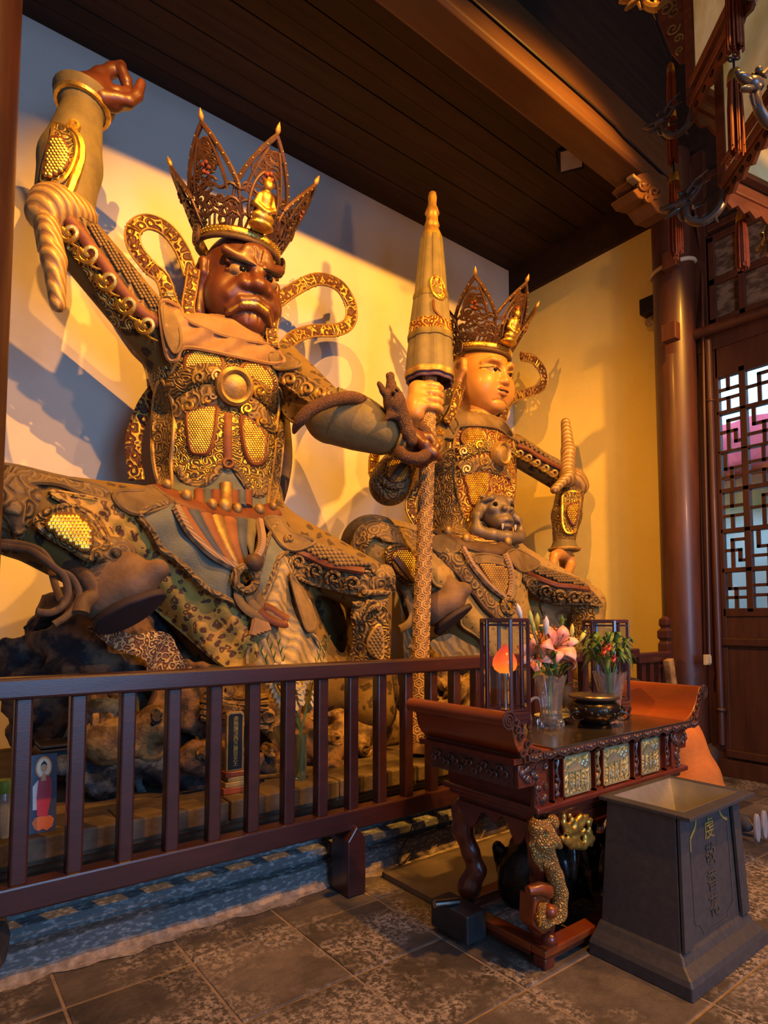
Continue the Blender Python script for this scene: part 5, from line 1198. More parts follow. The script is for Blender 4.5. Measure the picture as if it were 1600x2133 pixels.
# ------------------------------------------------------------------ STATUE B : pale gilt-faced king with the furled parasol
B = empty('guardian_king_statue', (4.75, 4.5, .545), 'seated guardian king statue with smooth gilt face holding the furled parasol', 'statue')
sB = SDF((2.45, 3.2, .5), (6.5, 5.4, 4.6), .028)
def capB(a, b, ra, rb, k=.08, m=0): sB.cap(V3(a), V3(b), ra, rb, k, m)
sB.ell(V3(P(968, 955, Y=4.66)), (.52, .38, .42), .1, 1); sB.ell(V3(P(972, 1040, Y=4.66)), (.48, .38, .46), .12, 1); sB.ell(V3(P(978, 1095, Y=4.64)), (.50, .41, .32), .1, 1)
sB.ell(V3(P(985, 1155, Y=4.6)), (.6, .46, .34), .12, 0); sB.ell(V3(P(975, 900, Y=4.66)), (.54, .31, .19), .12, 1); capB(P(990, 890, Y=4.66), P(1000, 850, Y=4.64), .2, .19, .05, 3)
capB(P(898, 925, Y=4.6), P(818, 1000, Y=4.3), .19, .19, .08, 2); capB(P(812, 1010, Y=4.25), P(868, 900, Y=4.16), .19, .12, .05, 4)
capB(P(1070, 935, Y=4.6), P(1188, 1010, Y=4.32), .17, .15, .08, 2); capB(P(1190, 1010, Y=4.32), P(1180, 1075, Y=4.28), .16, .17, .04, 4); capB(P(1180, 1075, Y=4.28), P(1174, 1135, Y=4.26), .17, .12, .04, 4)
capB(P(940, 1168, Y=4.5), P(774, 1137, Y=4.42), .27, .285, .1, 0); capB(P(1110, 1275, Y=4.45), P(1170, 1400, Y=4.35), .28, .28, .1, 0); capB(P(786, 1147, Y=4.3), P(895, 1215, Y=3.98), .25, .18, .06, 0)
capB(P(1030, 1160, Y=4.5), P(1222, 1255, Y=3.95), .26, .2, .1, 0); capB(P(1225, 1265, Y=3.93), P(1225, 1400, Y=3.9), .18, .17, .05, 0)
sB.ell(V3(P(985, 1200, Y=4.36)), (.72, .44, .42), .15, 0); capB(P(930, 1190, Y=4.3), P(1030, 1400, Y=4.05), .34, .34, .15, 0); capB(P(1010, 1200, Y=4.25), P(1080, 1400, Y=4.05), .34, .3, .15, 0)
mbB = sB.mesh(); mbB.build('body', [M['robe_b'], M['armour_red'], M['leopard_dark'], M['skin_gold'], M['armour_dark']], B, angle=80); SB = Surf(mbB)
headB, tfB = place_head('serene', P(1003, 792, Y=4.62), .80, R_(8), [M['skin_gold'], M['eye_white'], pbr('lip', (0.35, 0.13, 0.05), None, 5, .3), M['ribbon_dark'], M['skin_gold']], B)
crB = crown(B, P(1000, 738, Y=4.64), .335, .62, 0, None,
            [(0, R_(44), .60, .56), (R_(-58), R_(44), .58, .58), (R_(-114), R_(42), .5, .58), (R_(58), R_(44), .56, .58), (R_(112), R_(42), .5, .58)], R_(9))
patch('collar', [(520, 150), (600, 128), (700, 172), (850, 200), (930, 250), (980, 325), (955, 332), (880, 275), (760, 255), (645, 262), (610, 300), (565, 215)], SB, M['cloth_tan'], B, 'c7', off=.06, thick=.06, rim=.016)
patch('breastplate', [(640, 265), (760, 255), (880, 280), (958, 332), (985, 420), (988, 600), (975, 780), (962, 900), (900, 965), (740, 965), (690, 900), (660, 780), (622, 640), (602, 480), (612, 350)], SB, M['armour_red'], B, 'c7', off=.02, rim=.016, rim_mat=M['gold_dull'])
patch('side_plate', [(500, 470), (598, 400), (612, 520), (625, 650), (660, 790), (700, 925), (560, 905), (492, 860), (482, 700), (490, 560)], SB, M['armour_dark'], B, 'c7', off=.03, rim=.014)
for pl in ([(660, 360), (665, 302), (720, 270), (788, 287), (812, 330), (796, 352), (720, 375)], [(900, 335), (930, 325), (958, 360), (964, 418), (920, 405)], [(678, 568), (750, 550), (822, 548), (820, 640), (790, 738), (742, 752), (712, 720), (697, 640)], [(906, 570), (958, 620), (963, 740), (940, 765), (917, 690)]):
    mail('mail_panel', pl, SB, B, 'c7', 4.6, .0145, rim=.016)
cord('chest_band', [(640, 430), (700, 405), (780, 375), (870, 385), (940, 410), (985, 440)], SB, .07, M['armour'], B, 'c7', off=.03, flat=.3, n=10)
cord('chest_band', [(650, 540), (720, 510), (800, 500), (880, 520), (965, 580)], SB, .075, M['relief_tan'], B, 'c7', off=.035, flat=.3, n=10)
scroll_row('chest_scroll', [(670, 415, 26), (770, 375, 26), (800, 480, 28), (690, 525, 28), (920, 540, 28)], SB, .012, M['gold'], B, 'c7', off=.06)
q = SB.hit(*Q('c7', [(872, 435)])[0])
if q: MB().lathe([(.13, -.05), (.13, .03), (.11, .05), (.09, .04), (.085, .028), (.06, .04), (.001, .05)], q[0] + q[1] * .06, 26, axis=q[1]).build('chest_disc', M['gold_dull'], B)
cord('belt', [(505, 905), (570, 935), (680, 985), (790, 1010), (890, 1018), (945, 985)], SB, .07, M['ribbon_dark'], B, 'c7', off=.03, flat=.35, n=10)
for x, y in ((565, 935), (672, 978), (925, 995)):
    q = SB.hit(*Q('c7', [(x, y)])[0])
    if q: MB().ell(q[0] + q[1] * .05, (.045, .035, .05), 12, 8).build('belt_medallion', M['gold_dull'], B)
# lion mask on the belly
q = SB.hit(*Q('c7', [(850, 890)])[0]); bc = q[0]; bn = q[1]; bs = Vector((0, 0, 1)).cross(bn).normalized(); bu = bn.cross(bs)
g = lambda a, b, d: V3(bc + bs * a + bu * b + bn * d)
s = SDF(V3(bc) - .55, V3(bc) + .55, .018)
s.ell(g(0, .14, .1), (.17, .17, .17), .05); s.ell(g(0, -.02, .14), (.12, .12, .09), .04); s.ell(g(0, .1, .2), (.07, .07, .09), .03); s.chain([g(-.3, -.08, .04), g(-.18, -.17, .12), g(0, -.2, .14), g(.18, -.17, .12), g(.3, -.08, .04)], [.06, .06, .065, .06, .06], .03)
for k in (-1, 1):
    s.ell(g(.12 * k, .1, .18), .05, .02); s.chain([g(.16 * k, .2, .1), g(.27 * k, .06, .1), g(.3 * k, -.1, .06)], [.06, .05, .05], .03); s.ell(g(.25 * k, .0, .1), .03, .015, sub=True); s.chain([g(.05 * k, .26, .12), g(.14 * k, .3, .12)], [.04, .02], .02)
s.chain([g(-.13, -.1, .2), g(0, -.085, .235), g(.13, -.1, .2)], [.02, .024, .02], .008, sub=True)
for k in (-1, 1): s.chain([g(.06 * k, .25, .2), g(.13 * k, .2, .23), g(.2 * k, .2, .17)], [.03, .032, .02], .012); s.ell(g(.045 * k, .06, .27), .03, .015)
lm = s.mesh().build('lion_mask', pbr('grey_bronze', (0.17, 0.12, 0.075), (0.10, 0.075, 0.055), 7, .5, metal=.2, bmp=.3), B)
for k in (-1, 1):
    MB().ell(g(.11 * k, .125, .235), .026, 10, 8).build('eye', M['eye'], lm); MB().lathe([(.014, 0), (.012, -.03), (.001, -.06)], g(.085 * k, -.09, .215), 8).build('fang', M['white_paint'], lm)
# arms
mail('forearm_mail', [(225, 475), (280, 455), (320, 480), (325, 540), (290, 590), (235, 600), (205, 560), (205, 510)], SB, B, 'c7', 4.6, .017, rim_mat=M['ribbon_dark'], off=.04)
cord('forearm_strap', [(310, 480), (265, 535), (225, 590)], SB, .03, M['ribbon_dark'], B, 'c7', off=.06, flat=.5)
for pl in ([(120, 590), (170, 680), (240, 690), (320, 650)], [(150, 580), (210, 620), (290, 630), (340, 600)]): cord('sleeve_band', pl, SB, .03, M['relief_tan'], B, 'c7', off=.03, flat=.6)
patch('shoulder_guard', [(520, 240), (560, 170), (610, 200), (640, 260), (600, 330), (545, 330), (530, 400), (490, 420), (495, 320)], SB, M['cloth_tan'], B, 'c7', off=.05, rim=.016)
scroll_row('shoulder_scroll', [(530, 300, 26), (520, 365, 26)], SB, .014, M['gold'], B, 'c7', off=.06)
patch('studded_trim', [(215, 340), (260, 280), (380, 360), (560, 470), (720, 560), (740, 640), (600, 560), (400, 430)], SB, M['cloth_tan'], B, 'e3', off=.03)
studs_mb(Q('e3', [(270, 300), (380, 370), (560, 480), (710, 560), (700, 600), (400, 420), (250, 330)]), SB, 6.0, .019, .045).build('trim_studs', M['cloth_tan'], B, kind='stuff')
cord('sleeve_braid', [(215, 380), (330, 420), (450, 500), (560, 560), (720, 640)], SB, .03, M['strap'], B, 'e3', off=.04, flat=.6)
scroll_row('sleeve_scroll', [(240, 470, 52), (340, 520, 52), (440, 580, 52), (540, 640, 52), (640, 700, 54)], SB, .015, M['gold'], B, 'e3', off=.035, sgn=-1, a0=3.4, tail=(14, 16))
es = SDF(V3(P(1150, 1040, Y=4.0)) - .2, V3(P(1230, 860, Y=4.6)) + .2, .02)
es.ell(V3(P(1190, 1000, Y=4.28)), (.17, .17, .15), .05); es.ell(V3(P(1202, 1012, Y=4.25)), (.14, .14, .13), .05); es.chain([V3(P(1180, 1000, Y=4.2)), V3(P(1184, 940, Y=4.24)), V3(P(1178, 880, Y=4.3))], [.09, .08, .055], .04); es.chain([V3(P(1155, 1020, Y=4.2)), V3(P(1185, 990, Y=4.15))], [.05, .06], .04)
es.mesh().build('elbow_scarf', wavy('twisted_scarf', (0, 0, 0), (0, 0, 0)), B)
patch('forearm_plate', [(750, 960), (860, 920), (940, 960), (935, 1100), (900, 1300), (880, 1390), (790, 1400), (740, 1300), (735, 1100)], SB, M['armour'], B, 'e3', off=.025, rim=.016, rim_mat=M['gold'])
mail('forearm_mail', [(800, 1130), (850, 1070), (915, 1060), (912, 1180), (870, 1310), (820, 1230)], SB, B, 'e3', 4.6, .016, off=.04)
w0 = P(1175, 1125, Y=4.26); MB().lathe([(.12, 0), (.13, -.03), (.15, -.08), (.17, -.13), (.16, -.135), (.1, -.12)], w0, 26).build('cuff', M['sleeve'], B)
MB().tube([w0 + Vector((.166 * math.cos(t), .166 * math.sin(t), -.11)) for t in np.linspace(0, 6.28, 24)], .02, 6, closed=True).build('cuff_band', M['gold_dull'], B)
# left hand: fingers closed into a ring, pointing down
s = SDF(V3(P(1140, 1215, Y=4.0)) - .1, V3(P(1200, 1135, Y=4.4)) + .12, .014); e3 = lambda x, y, Y=4.2: V3(PC('e3', x, y, Y=Y))
s.chain([e3(760, 1640, 4.24), e3(820, 1700, 4.22), e3(835, 1780, 4.2), e3(800, 1860, 4.16), e3(730, 1890, 4.14)], [.085, .06, .055, .045, .035], .02)
s.chain([e3(760, 1640, 4.24), e3(835, 1760, 4.27), e3(820, 1860, 4.24), e3(760, 1900, 4.22)], [.08, .05, .045, .035], .02)
s.chain([e3(740, 1640, 4.24), e3(650, 1670, 4.2), e3(630, 1750, 4.18), e3(635, 1820, 4.16)], [.08, .055, .048, .036], .02)
s.chain([e3(770, 1650, 4.26), e3(790, 1760, 4.32), e3(770, 1850, 4.32)], [.08, .048, .035], .02); s.chain([e3(750, 1640, 4.26), e3(750, 1750, 4.34), e3(740, 1830, 4.34)], [.07, .046, .034], .02)
s.mesh().build('hand', M['skin_gold'], B)
# ribbons by the head and back
ribbon_loop('head_ribbon', [(1085, 742), (1112, 750), (1132, 778), (1128, 805), (1100, 818), (1068, 828), (1052, 850), (1046, 880)], [4.75, 4.8, 4.8, 4.7, 4.5], .06, M['ribbon'], B)
ribbon_loop('head_ribbon', [(962, 800), (950, 830), (942, 860), (930, 880)], [4.5, 4.45, 4.4], .05, M['ribbon'], B)
ribbon_loop('back_ribbon', [(880, 990), (860, 1030), (855, 1060), (870, 1090)], [4.85, 4.9, 4.8], .06, M['ribbon'], B)
ribbon_loop('arm_ribbon', [(792, 925), (780, 950), (778, 985), (790, 1010)], [4.5, 4.5, 4.4], .05, M['ribbon'], B)
# lap
patch('thigh_flap', [(-5, 220), (10, 150), (60, 105), (130, 85), (230, 112), (330, 130), (440, 180), (440, 265), (380, 275), (300, 225), (200, 205), (130, 175), (80, 215), (40, 300), (0, 300)], SB, M['relief_tan'], B, 'e1', off=.05, rim=.016, disp=lambda x, y: .012 * math.sin(x * .1))
patch('greave', [(200, 270), (250, 240), (330, 250), (400, 320), (425, 400), (410, 470), (350, 480), (260, 420), (215, 350)], SB, M['armour_dark'], B, 'e1', off=.04, rim=.016)
mail('greave_mail', [(245, 300), (290, 265), (350, 280), (400, 350), (405, 420), (370, 460), (300, 420), (255, 370)], SB, B, 'e1', 4.6, .017, base=M['ribbon_dark'], off=.06)
cord('greave_strap', [(255, 310), (310, 380), (370, 450)], SB, .03, M['ribbon_dark'], B, 'e1', off=.08, flat=.6)
patch('ochre_robe', [(485, 260), (640, 275), (760, 330), (880, 360), (1000, 390), (1060, 420), (1040, 520), (1020, 640), (1090, 760), (1200, 860), (1150, 1000), (900, 960), (800, 830), (680, 740), (700, 610), (620, 520), (500, 470)], SB, M['robe_b'], B, 'e1', off=.05, rim=.014, disp=lambda x, y: .02 * math.sin((x * .8 - y * .55) * .1))
patch('scale_apron', [(770, 340), (880, 350), (985, 375), (985, 480), (960, 560), (930, 560), (860, 480)], SB, M['gold_dull'], B, 'e1', off=.08, rim=.016, thick=.05)
studs_mb(Q('e1', [(785, 350), (880, 358), (978, 382), (978, 480), (955, 550), (930, 550), (865, 475)]), SB, 5.2, .02, .095).build('apron_scales', M['gold_dull'], B, kind='stuff')
cord('robe_border', [(560, 280), (680, 380), (800, 530), (900, 650), (980, 720)], SB, .075, M['relief_tan'], B, 'e1', off=.075, flat=.35, n=8)
cord('robe_edge', [(500, 255), (600, 360), (720, 480), (820, 620), (900, 700)], SB, .024, M['ribbon_dark'], B, 'e1', off=.07)
patch('hip_flap', [(495, 195), (560, 175), (665, 240), (645, 275), (560, 283), (500, 252)], SB, M['cloth_tan'], B, 'e1', off=.09, rim=.014, thick=.08)
patch('hip_flap', [(975, 285), (1040, 265), (1180, 345), (1120, 395), (1060, 398), (1005, 340)], SB, M['cloth_tan'], B, 'e1', off=.09, rim=.014, thick=.08)
patch('belt_drop', [(760, 300), (830, 290), (960, 320), (985, 370), (900, 350), (840, 345), (770, 345)], SB, M['cloth_tan'], B, 'e1', off=.1, rim=.014, thick=.08)
for pl in ([(690, 250), (760, 370), (860, 490), (960, 565)], [(960, 290), (1000, 400), (1000, 500), (985, 560)]): cord('rope', pl, SB, .03, MAT['rope_twist'], B, 'e1', off=.13)
cord('rope_ring', [(985 + 38 * math.cos(t), 625 + 45 * math.sin(t)) for t in np.linspace(0, 6.28, 16)], SB, .028, M['relief_tan'], B, 'e1', off=.15, sm=0)
patch('thigh_mail', [(1110, 392), (1180, 362), (1300, 400), (1420, 440), (1500, 495), (1440, 500), (1300, 470), (1180, 420)], SB, M['cloth_tan'], B, 'e1', off=.05)
studs_mb(Q('e1', [(1120, 392), (1180, 368), (1300, 406), (1420, 446), (1490, 492), (1300, 462), (1180, 415)]), SB, 6.0, .02, .07).build('thigh_studs', M['cloth_tan'], B, kind='stuff')
cord('thigh_braid', [(1100, 410), (1200, 455), (1300, 490), (1400, 500), (1500, 515)], SB, .03, M['strap'], B, 'e1', off=.07, flat=.6)
patch('thigh_trim', [(1080, 430), (1180, 460), (1300, 500), (1400, 515), (1500, 520), (1580, 620), (1500, 610), (1400, 610), (1300, 610), (1200, 580), (1110, 510)], SB, M['relief_tan'], B, 'e1', off=.06, rim=.014)
scroll_row('thigh_scroll', [(1135, 480, 38), (1225, 530, 42), (1315, 560, 44), (1410, 570, 44), (1490, 575, 40)], SB, .016, M['relief_tan'], B, 'e1', off=.085, a0=2.4)
patch('shin_drape', [(1190, 600), (1300, 620), (1400, 630), (1400, 700), (1420, 800), (1300, 820), (1240, 760)], SB, M['robe_wave'], B, 'e1', off=.03)
patch('greave', [(1400, 610), (1510, 620), (1530, 700), (1530, 820), (1400, 820)], SB, M['armour_dark'], B, 'e1', off=.03, rim=.012)
foot_boot(B, P(902, 1306, Y=3.86), P(972, 1252, Y=3.66), P(915, 1225, Y=3.94), -Rv * .5 + Vector((0, 0, .8)) + Fv * .3, .85, M['boot'])
patch_mb(Q('e1', [(480, 860), (600, 800), (700, 850), (800, 910), (820, 1000), (700, 990), (560, 950)]), PlaneS(3.8), 8, 0, .06, lambda x, y: .02 * math.sin(x * .12)).build('flowered_hem', M['robe_wave'], B)
patch_mb(Q('e1', [(190, 415), (260, 430), (350, 540), (425, 650), (415, 760), (370, 860), (380, 1000), (320, 1000), (300, 720), (270, 540)]), PlaneS(4.12), 8, 0, .08, lambda x, y: .04 * math.sin(x * .16)).build('hanging_sleeve', M['robe_wave'], B)
ribbon_loop('leg_ribbon', [(240, 430), (320, 520), (350, 600), (370, 680), (340, 740), (280, 775)], [4.05, 4.0, 3.95], .037, M['cloth_tan'], B, cr='e1', edge=False, thick=.5)

# furled parasol
pr_ = empty('parasol', P(869, 1572, Y=3.35), 'tall furled olive parasol on a hexagon patterned pole beside the gilt faced statue', 'parasol')
PT, PB = P(901, 400, Y=4.15), P(895, 800, Y=4.15); axp = (PT - PB).normalized(); Lp = (PT - PB).length
def pz(y): return Lp * (800 - y) / 400
def rad(c6px): return c6px / 687.0
prof = [(pz(792), rad(150)), (pz(784), rad(153)), (pz(770), rad(150)), (pz(740), rad(143)), (pz(722), rad(136)), (pz(715), rad(138)), (pz(680), rad(128)), (pz(630), rad(108)), (pz(622), rad(102)), (pz(560), rad(84)), (pz(515), rad(68)), (pz(500), rad(64))]
ax0 = axp.orthogonal().normalized(); ay0 = axp.cross(ax0)
def lob(prof, n, amp, nu=60):
    mb = MB(); ks = len(prof)
    def fn(u, v):
        i = min(int(v * (ks - 1)), ks - 2); f = v * (ks - 1) - i; z = prof[i][0] + (prof[i + 1][0] - prof[i][0]) * f; r = prof[i][1] + (prof[i + 1][1] - prof[i][1]) * f
        a = u * 2 * math.pi; r *= 1 + amp * (abs(math.sin(a * n / 2)) - .6); return PB + axp * z + ax0 * r * math.cos(a) + ay0 * r * math.sin(a)
    return mb.grid(fn, nu, ks * 3, True)
m_can = pbr('olive_canopy', (0.17, 0.14, 0.085), (0.12, 0.10, 0.065), 6, .65, bmp=.15)
lob(prof, 8, .09).build('canopy', m_can, pr_, solid=.014)
lob([(pz(800), rad(140)), (pz(785), rad(146))], 8, .1).build('canopy_lining', pbr('purple_lining', (0.10, 0.06, 0.12), None, 5, .7), pr_, solid=.01)
for y, c in ((787, 152), (712, 139), (628, 108)): lob([(pz(y + 5), rad(c + 3)), (pz(y - 2), rad(c + 5)), (pz(y - 8), rad(c))], 8, .09).build('canopy_band', M['sleeve'] if y != 787 else M['gold_dull'], pr_, solid=.012)
lob([(pz(712), rad(138)), (pz(682), rad(131))], 8, .09).build('brocade_band', M['armour_red'], pr_, solid=.016)
MB().lathe([(rad(66), pz(520)), (rad(70), pz(498)), (rad(52), pz(485)), (rad(42), pz(478)), (rad(50), pz(472)), (rad(40), pz(462)), (rad(38), pz(450)), (rad(48), pz(446)), (rad(40), pz(438)), (rad(27), pz(428)), (rad(30), pz(412)), (rad(24), pz(403)), (.002, pz(400))], PB, 24, axis=axp).build('finial', M['gold_dull'], pr_)
for k in range(8):
    a = 2 * math.pi * k / 8 + .2; pts = []
    for z, r in prof[1:]: pts.append(PB + axp * z + (ax0 * math.cos(a) + ay0 * math.sin(a)) * (r * .97 + .008))
    MB().tube(pts, .009, 5).build('rib', m_can, pr_)
class LS:  # medallion on the canopy
    pass
SP = Surf(lob(prof, 8, .09)); patch('medallion', [(905, 575), (917, 580), (926, 600), (925, 620), (915, 622), (902, 608), (898, 588)], SP, M['armour_red'], pr_, off=.02, rim=.012, rim_mat=M['gold'])
cord('printed_motif', [(903, 625), (905, 645), (917, 660), (924, 670)], SP, .012, M['strap'], pr_, off=.012)
pA, pBt = P(897, 740, Y=4.15), P(869, 1572, Y=3.35); axq = (pBt - pA).normalized(); rp = .062
MB().tube([pA, (pA + pBt) / 2, pBt], rp, 20).build('pole', pbr('ochre_pole', (0.24, 0.14, 0.06), (0.18, 0.1, 0.045), 8, .5), pr_)
hx = MB(); u0 = axq.orthogonal().normalized(); v0 = axq.cross(u0); nA = 6; ph = 2 * math.pi * rp / nA; rowh = ph * .87; z = .1; k = 0; Lq = (pBt - pA).length
def onp(z, a, r): return pA + axq * z + (u0 * math.cos(a) + v0 * math.sin(a)) * r
while z < Lq - .05:
    for i in range(nA):
        a = (i + .5 * (k % 2)) * 2 * math.pi / nA; c0 = onp(z, a, rp)
        if (c0 - Cv).dot(onp(z, a, rp + 1) - c0) > .25 * (c0 - Cv).length: continue
        for q_, w_ in ((.54, .0045), (.27, .004)): hx.tube([onp(z + ph * q_ * math.cos(t), a + ph * q_ * math.sin(t) / rp, rp + .002) for t in [math.pi / 3 * j for j in range(7)]], w_, 4, caps=False)
    z += rowh; k += 1
hx.build('hexagon_relief', M['relief_tan'] if False else pbr('relief_line', (0.38, 0.23, 0.10), None, 9, .5), pr_, kind='stuff')
# right hand of statue B gripping the pole
def onpole(y): 
    t = (y - 740) / 832.0; return pA + (pBt - pA) * t
s = SDF(V3(P(850, 920, Y=4.0)) - .15, V3(P(930, 800, Y=4.3)) + .15, .014)
lf = Vector(P(860, 880, Y=4.16)) 
for i in range(4):
    c = onpole(831 + i * 17.5); rr = rp + .035; pts = []
    for t in np.linspace(R_(200), R_(-30), 7): pts.append(V3(c + Vector((math.cos(t) * rr, math.sin(t + math.pi) * rr if False else -abs(math.sin(t)) * rr if t > 0 else abs(math.sin(t)) * rr, .0))))
    s.chain(pts, [.037, .037, .037, .036, .036, .034, .028], .004)
s.cap(V3(onpole(838) + Vector((-.12, .03, .0))), V3(onpole(886) + Vector((-.13, .03, -.04))), .085, .08, .04); s.cap(V3(onpole(880) + Vector((-.12, .04, 0))), V3(lf + Vector((-.05, .05, -.12))), .09, .1, .05)
s.chain([V3(onpole(870) + Vector((-.1, .06, 0))), V3(onpole(845) + Vector((-.02, .12, 0))), V3(onpole(840) + Vector((.06, .09, .02)))], [.05, .045, .036], .02)
s.mesh().build('hand', M['skin_gold'], B)
MB().lathe([(.12, -.1), (.15, 0), (.14, .03)], P(862, 905, Y=4.18), 20, axis=(P(868, 880, Y=4.14) - P(850, 930, Y=4.24))).build('cuff', M['sleeve'], B)

# ------------------------------------------------------------------ rock seats, creatures and waves at the statues' feet
def rock_seat(name, label, spec, rnd_seed, bounds):
    s = SDF(*bounds, .03); rn = random.Random(rnd_seed)
    for (x, y, Y, r, m) in spec: s.ell(V3(P(x, y, Y=Y)), (r[0], r[1], r[2]), .1, m)
    for k in range(190):
        x, y, Y, r, m = rn.choice(spec); p = V3(P(x, y, Y=Y)); d = np.array([rn.gauss(0, 1), -abs(rn.gauss(0, 1)), rn.gauss(0, .7)]); d /= np.linalg.norm(d)
        q = p + d * np.array(r) * .95; rr = rn.uniform(.035, .12); s.ell(q, (rr * rn.uniform(.6, 1.5), rr, rr * rn.uniform(.5, 1.2)), .015, m, sub=(k % 4 == 0))
    G = np.meshgrid(*[s.lo[i] + np.arange(s.n[i]) * s.res for i in range(3)], indexing='ij')
    for fq, am in ((7, .06), (15, .04), (31, .02)):
        s.d += am * (np.sin(G[0] * fq + 2 * np.sin(G[2] * fq * .7)) * np.sin(G[1] * fq * 1.1 + 1.5 * np.sin(G[0] * fq * .6)) * np.sin(G[2] * fq * .9 + rnd_seed)).astype(np.float32)
    s.d[:, :, :max(0, int((.55 - bounds[0][2]) / .03))] = 5
    mb = s.mesh(); o = mb.build(name, [M['rock'], M['rock_blue'], M['rock_tan']], None, angle=60, label=label, cat='rock seat'); return o, Surf(mb)
specA = [(200, 1440, 4.4, (.5, .55, .75), 0), (330, 1500, 4.1, (.55, .5, .4), 0), (520, 1480, 4.15, (.5, .5, .45), 2), (700, 1520, 4.1, (.5, .45, .3), 2), (250, 1580, 3.75, (.3, .25, .2), 1), (420, 1590, 3.7, (.35, .25, .2), 0), (600, 1570, 3.75, (.3, .25, .25), 0), (230, 1520, 3.8, (.22, .2, .2), 1), (470, 1400, 4.5, (.6, .5, .5), 0), (740, 1440, 4.1, (.3, .3, .3), 0)]
rA, SRA = rock_seat('rock_seat', 'dark carved rock seat under the fierce dark faced statue', specA, 4, ((.2, 3.3, .45), (3.5, 5.1, 2.1)))
specB = [(960, 1440, 4.3, (.6, .5, .6), 2), (1080, 1450, 4.3, (.6, .5, .6), 0), (1000, 1500, 3.9, (.5, .4, .3), 2), (930, 1470, 3.85, (.3, .3, .3), 2), (1150, 1480, 4.1, (.5, .4, .4), 0), (1230, 1450, 4.1, (.4, .4, .4), 0)]
rB, SRB = rock_seat('rock_seat', 'ochre carved rock seat under the gilt faced statue', specB, 9, ((3.3, 3.3, .45), (6.45, 5.1, 2.0)))
for pl, r, m in (([(840, 1390), (860, 1440), (900, 1470), (950, 1460), (990, 1400)], .05, 'rock_tan'), ([(880, 1400), (930, 1430), (970, 1420)], .05, 'rock_tan'), ([(880, 1500), (930, 1520), (980, 1505)], .05, 'rock_blue')): cord('wave_crest', pl, SRB, r, M[m], rB, off=.04)
for x, y, rr in ((470, 1440, 14), (560, 1490, 12), (340, 1490, 18), (700, 1540, 16), (430, 1570, 14), (760, 1560, 14), (290, 1530, 16), (560, 1560, 14)): cord('cloud_curl', spiral(x, y, rr, 1.5, x), SRA, .022, M['rock_tan'] if x % 3 else M['rock_blue'], rA, off=.03, sm=0)
for i in range(7): cord('hair_strand', [(185 + i * 11, 1432), (200 + i * 13, 1490 + 6 * math.sin(i)), (190 + i * 12, 1560)], SRA, .028, M['rock'] if i % 2 else M['rock_tan'], rA, off=.03)
for i in range(6): cord('grain_fold', [(420, 1440 + i * 11), (480, 1455 + i * 10), (560, 1450 + i * 13)], SRA, .02, M['rock_tan'], rA, off=.025)
# crouching creature at the feet of statue A
cg = empty('creature_figure', P(300, 1560, Y=3.6), 'small ochre crouching beast carved among the rocks below the fierce statue', 'figure')
s = SDF(V3(P(190, 1600, Y=3.3)) - .1, V3(P(360, 1440, Y=3.8)) + .15, .016); c = lambda x, y, Y=3.55: V3(PC('d4', x, y, Y=Y))
s.chain([c(640, 470), c(760, 460), c(880, 430)], [.13, .12, .11], .06); s.ell(c(930, 370, 3.48), (.12, .12, .1), .05); s.ell(c(935, 310, 3.48), (.09, .09, .06), .02); s.ell(c(960, 385, 3.42), (.06, .08, .045), .03)
for x, y in ((620, 500), (700, 510), (860, 500), (920, 490)): s.chain([c(x, y - 40), c(x, y + 20), c(x + 10, y + 40, 3.5)], [.07, .05, .05], .03)
s.chain([c(600, 480), c(560, 420), c(570, 370)], [.06, .05, .03], .03)
for k in (-1, 1): s.ell(c(930 + 22 * k, 360, 3.39), .022, .01)
cm = s.mesh(); cm.build('body', M['rock_tan'], cg); SC = Surf(cm)
for x, y, r_ in ((930, 300, 26), (930, 330, 22)): cord('curl', spiral(*Q('d4', [(x, y)])[0], r_ / 2.857, 1.6, x), SC, .012, M['rock'], cg, off=.008, sm=0)
for k in (-1, 1): MB().ell(PC('d4', 932 + 20 * k, 362, Y=3.375), .016, 8, 6).build('eye', M['eye'], cg)
wf = SDF(V3(P(170, 1500, Y=3.4)) - .1, V3(P(270, 1400, Y=3.9)) + .15, .02)
for i in range(5): wf.chain([V3(P(190 + i * 12, 1520, Y=3.62)), V3(P(196 + i * 10, 1480, Y=3.6)), V3(P(206 + i * 9, 1468 + i * 5, Y=3.6))], [.06, .06, .03], .02)
wf.mesh().build('wing', M['rock_blue'], cg)
# ================================================================== ALTAR TABLE
m_lac = pbr('altar_lacquer', (0.135, 0.024, 0.010), (0.09, 0.016, 0.008), 4, .3, bmp=.05, scl=(1, 5, 5), coat=.4)
m_lac2 = pbr('warm_lit_lacquer', (0.24, 0.048, 0.008), (0.18, 0.034, 0.007), 3, .35, bmp=.05, scl=(4, 1, 4), coat=.3)  # altar lacquer as lamplight turns it orange; the light is in the colour
m_carve = pbr('carved_dark_wood', (0.10, 0.04, 0.03), (0.05, 0.022, 0.018), 14, .3, bmp=.3, bscale=60, coat=.5)
m_dgold = scrollwork('scaled_gold', (0.24, 0.11, 0.03), (0.74, 0.48, 0.14), 75, 9, .8, .33, .3, 0.0, 0.0)
m_etch = scrollwork('etched_gilt_glass', (0.34, 0.24, 0.07), (0.72, 0.55, 0.22), 26, 13, .2, .35, .1, 0.0, .12)
ZT = .953
alt = empty('altar_table', (2.85, 2.0, 0), 'carved red lacquer altar table with upturned ends and gilt panels', 'altar table')
Y0, Y1 = 1.70, 2.32
AX = lambda px_: P(px_, 1600, Y=1.72).x
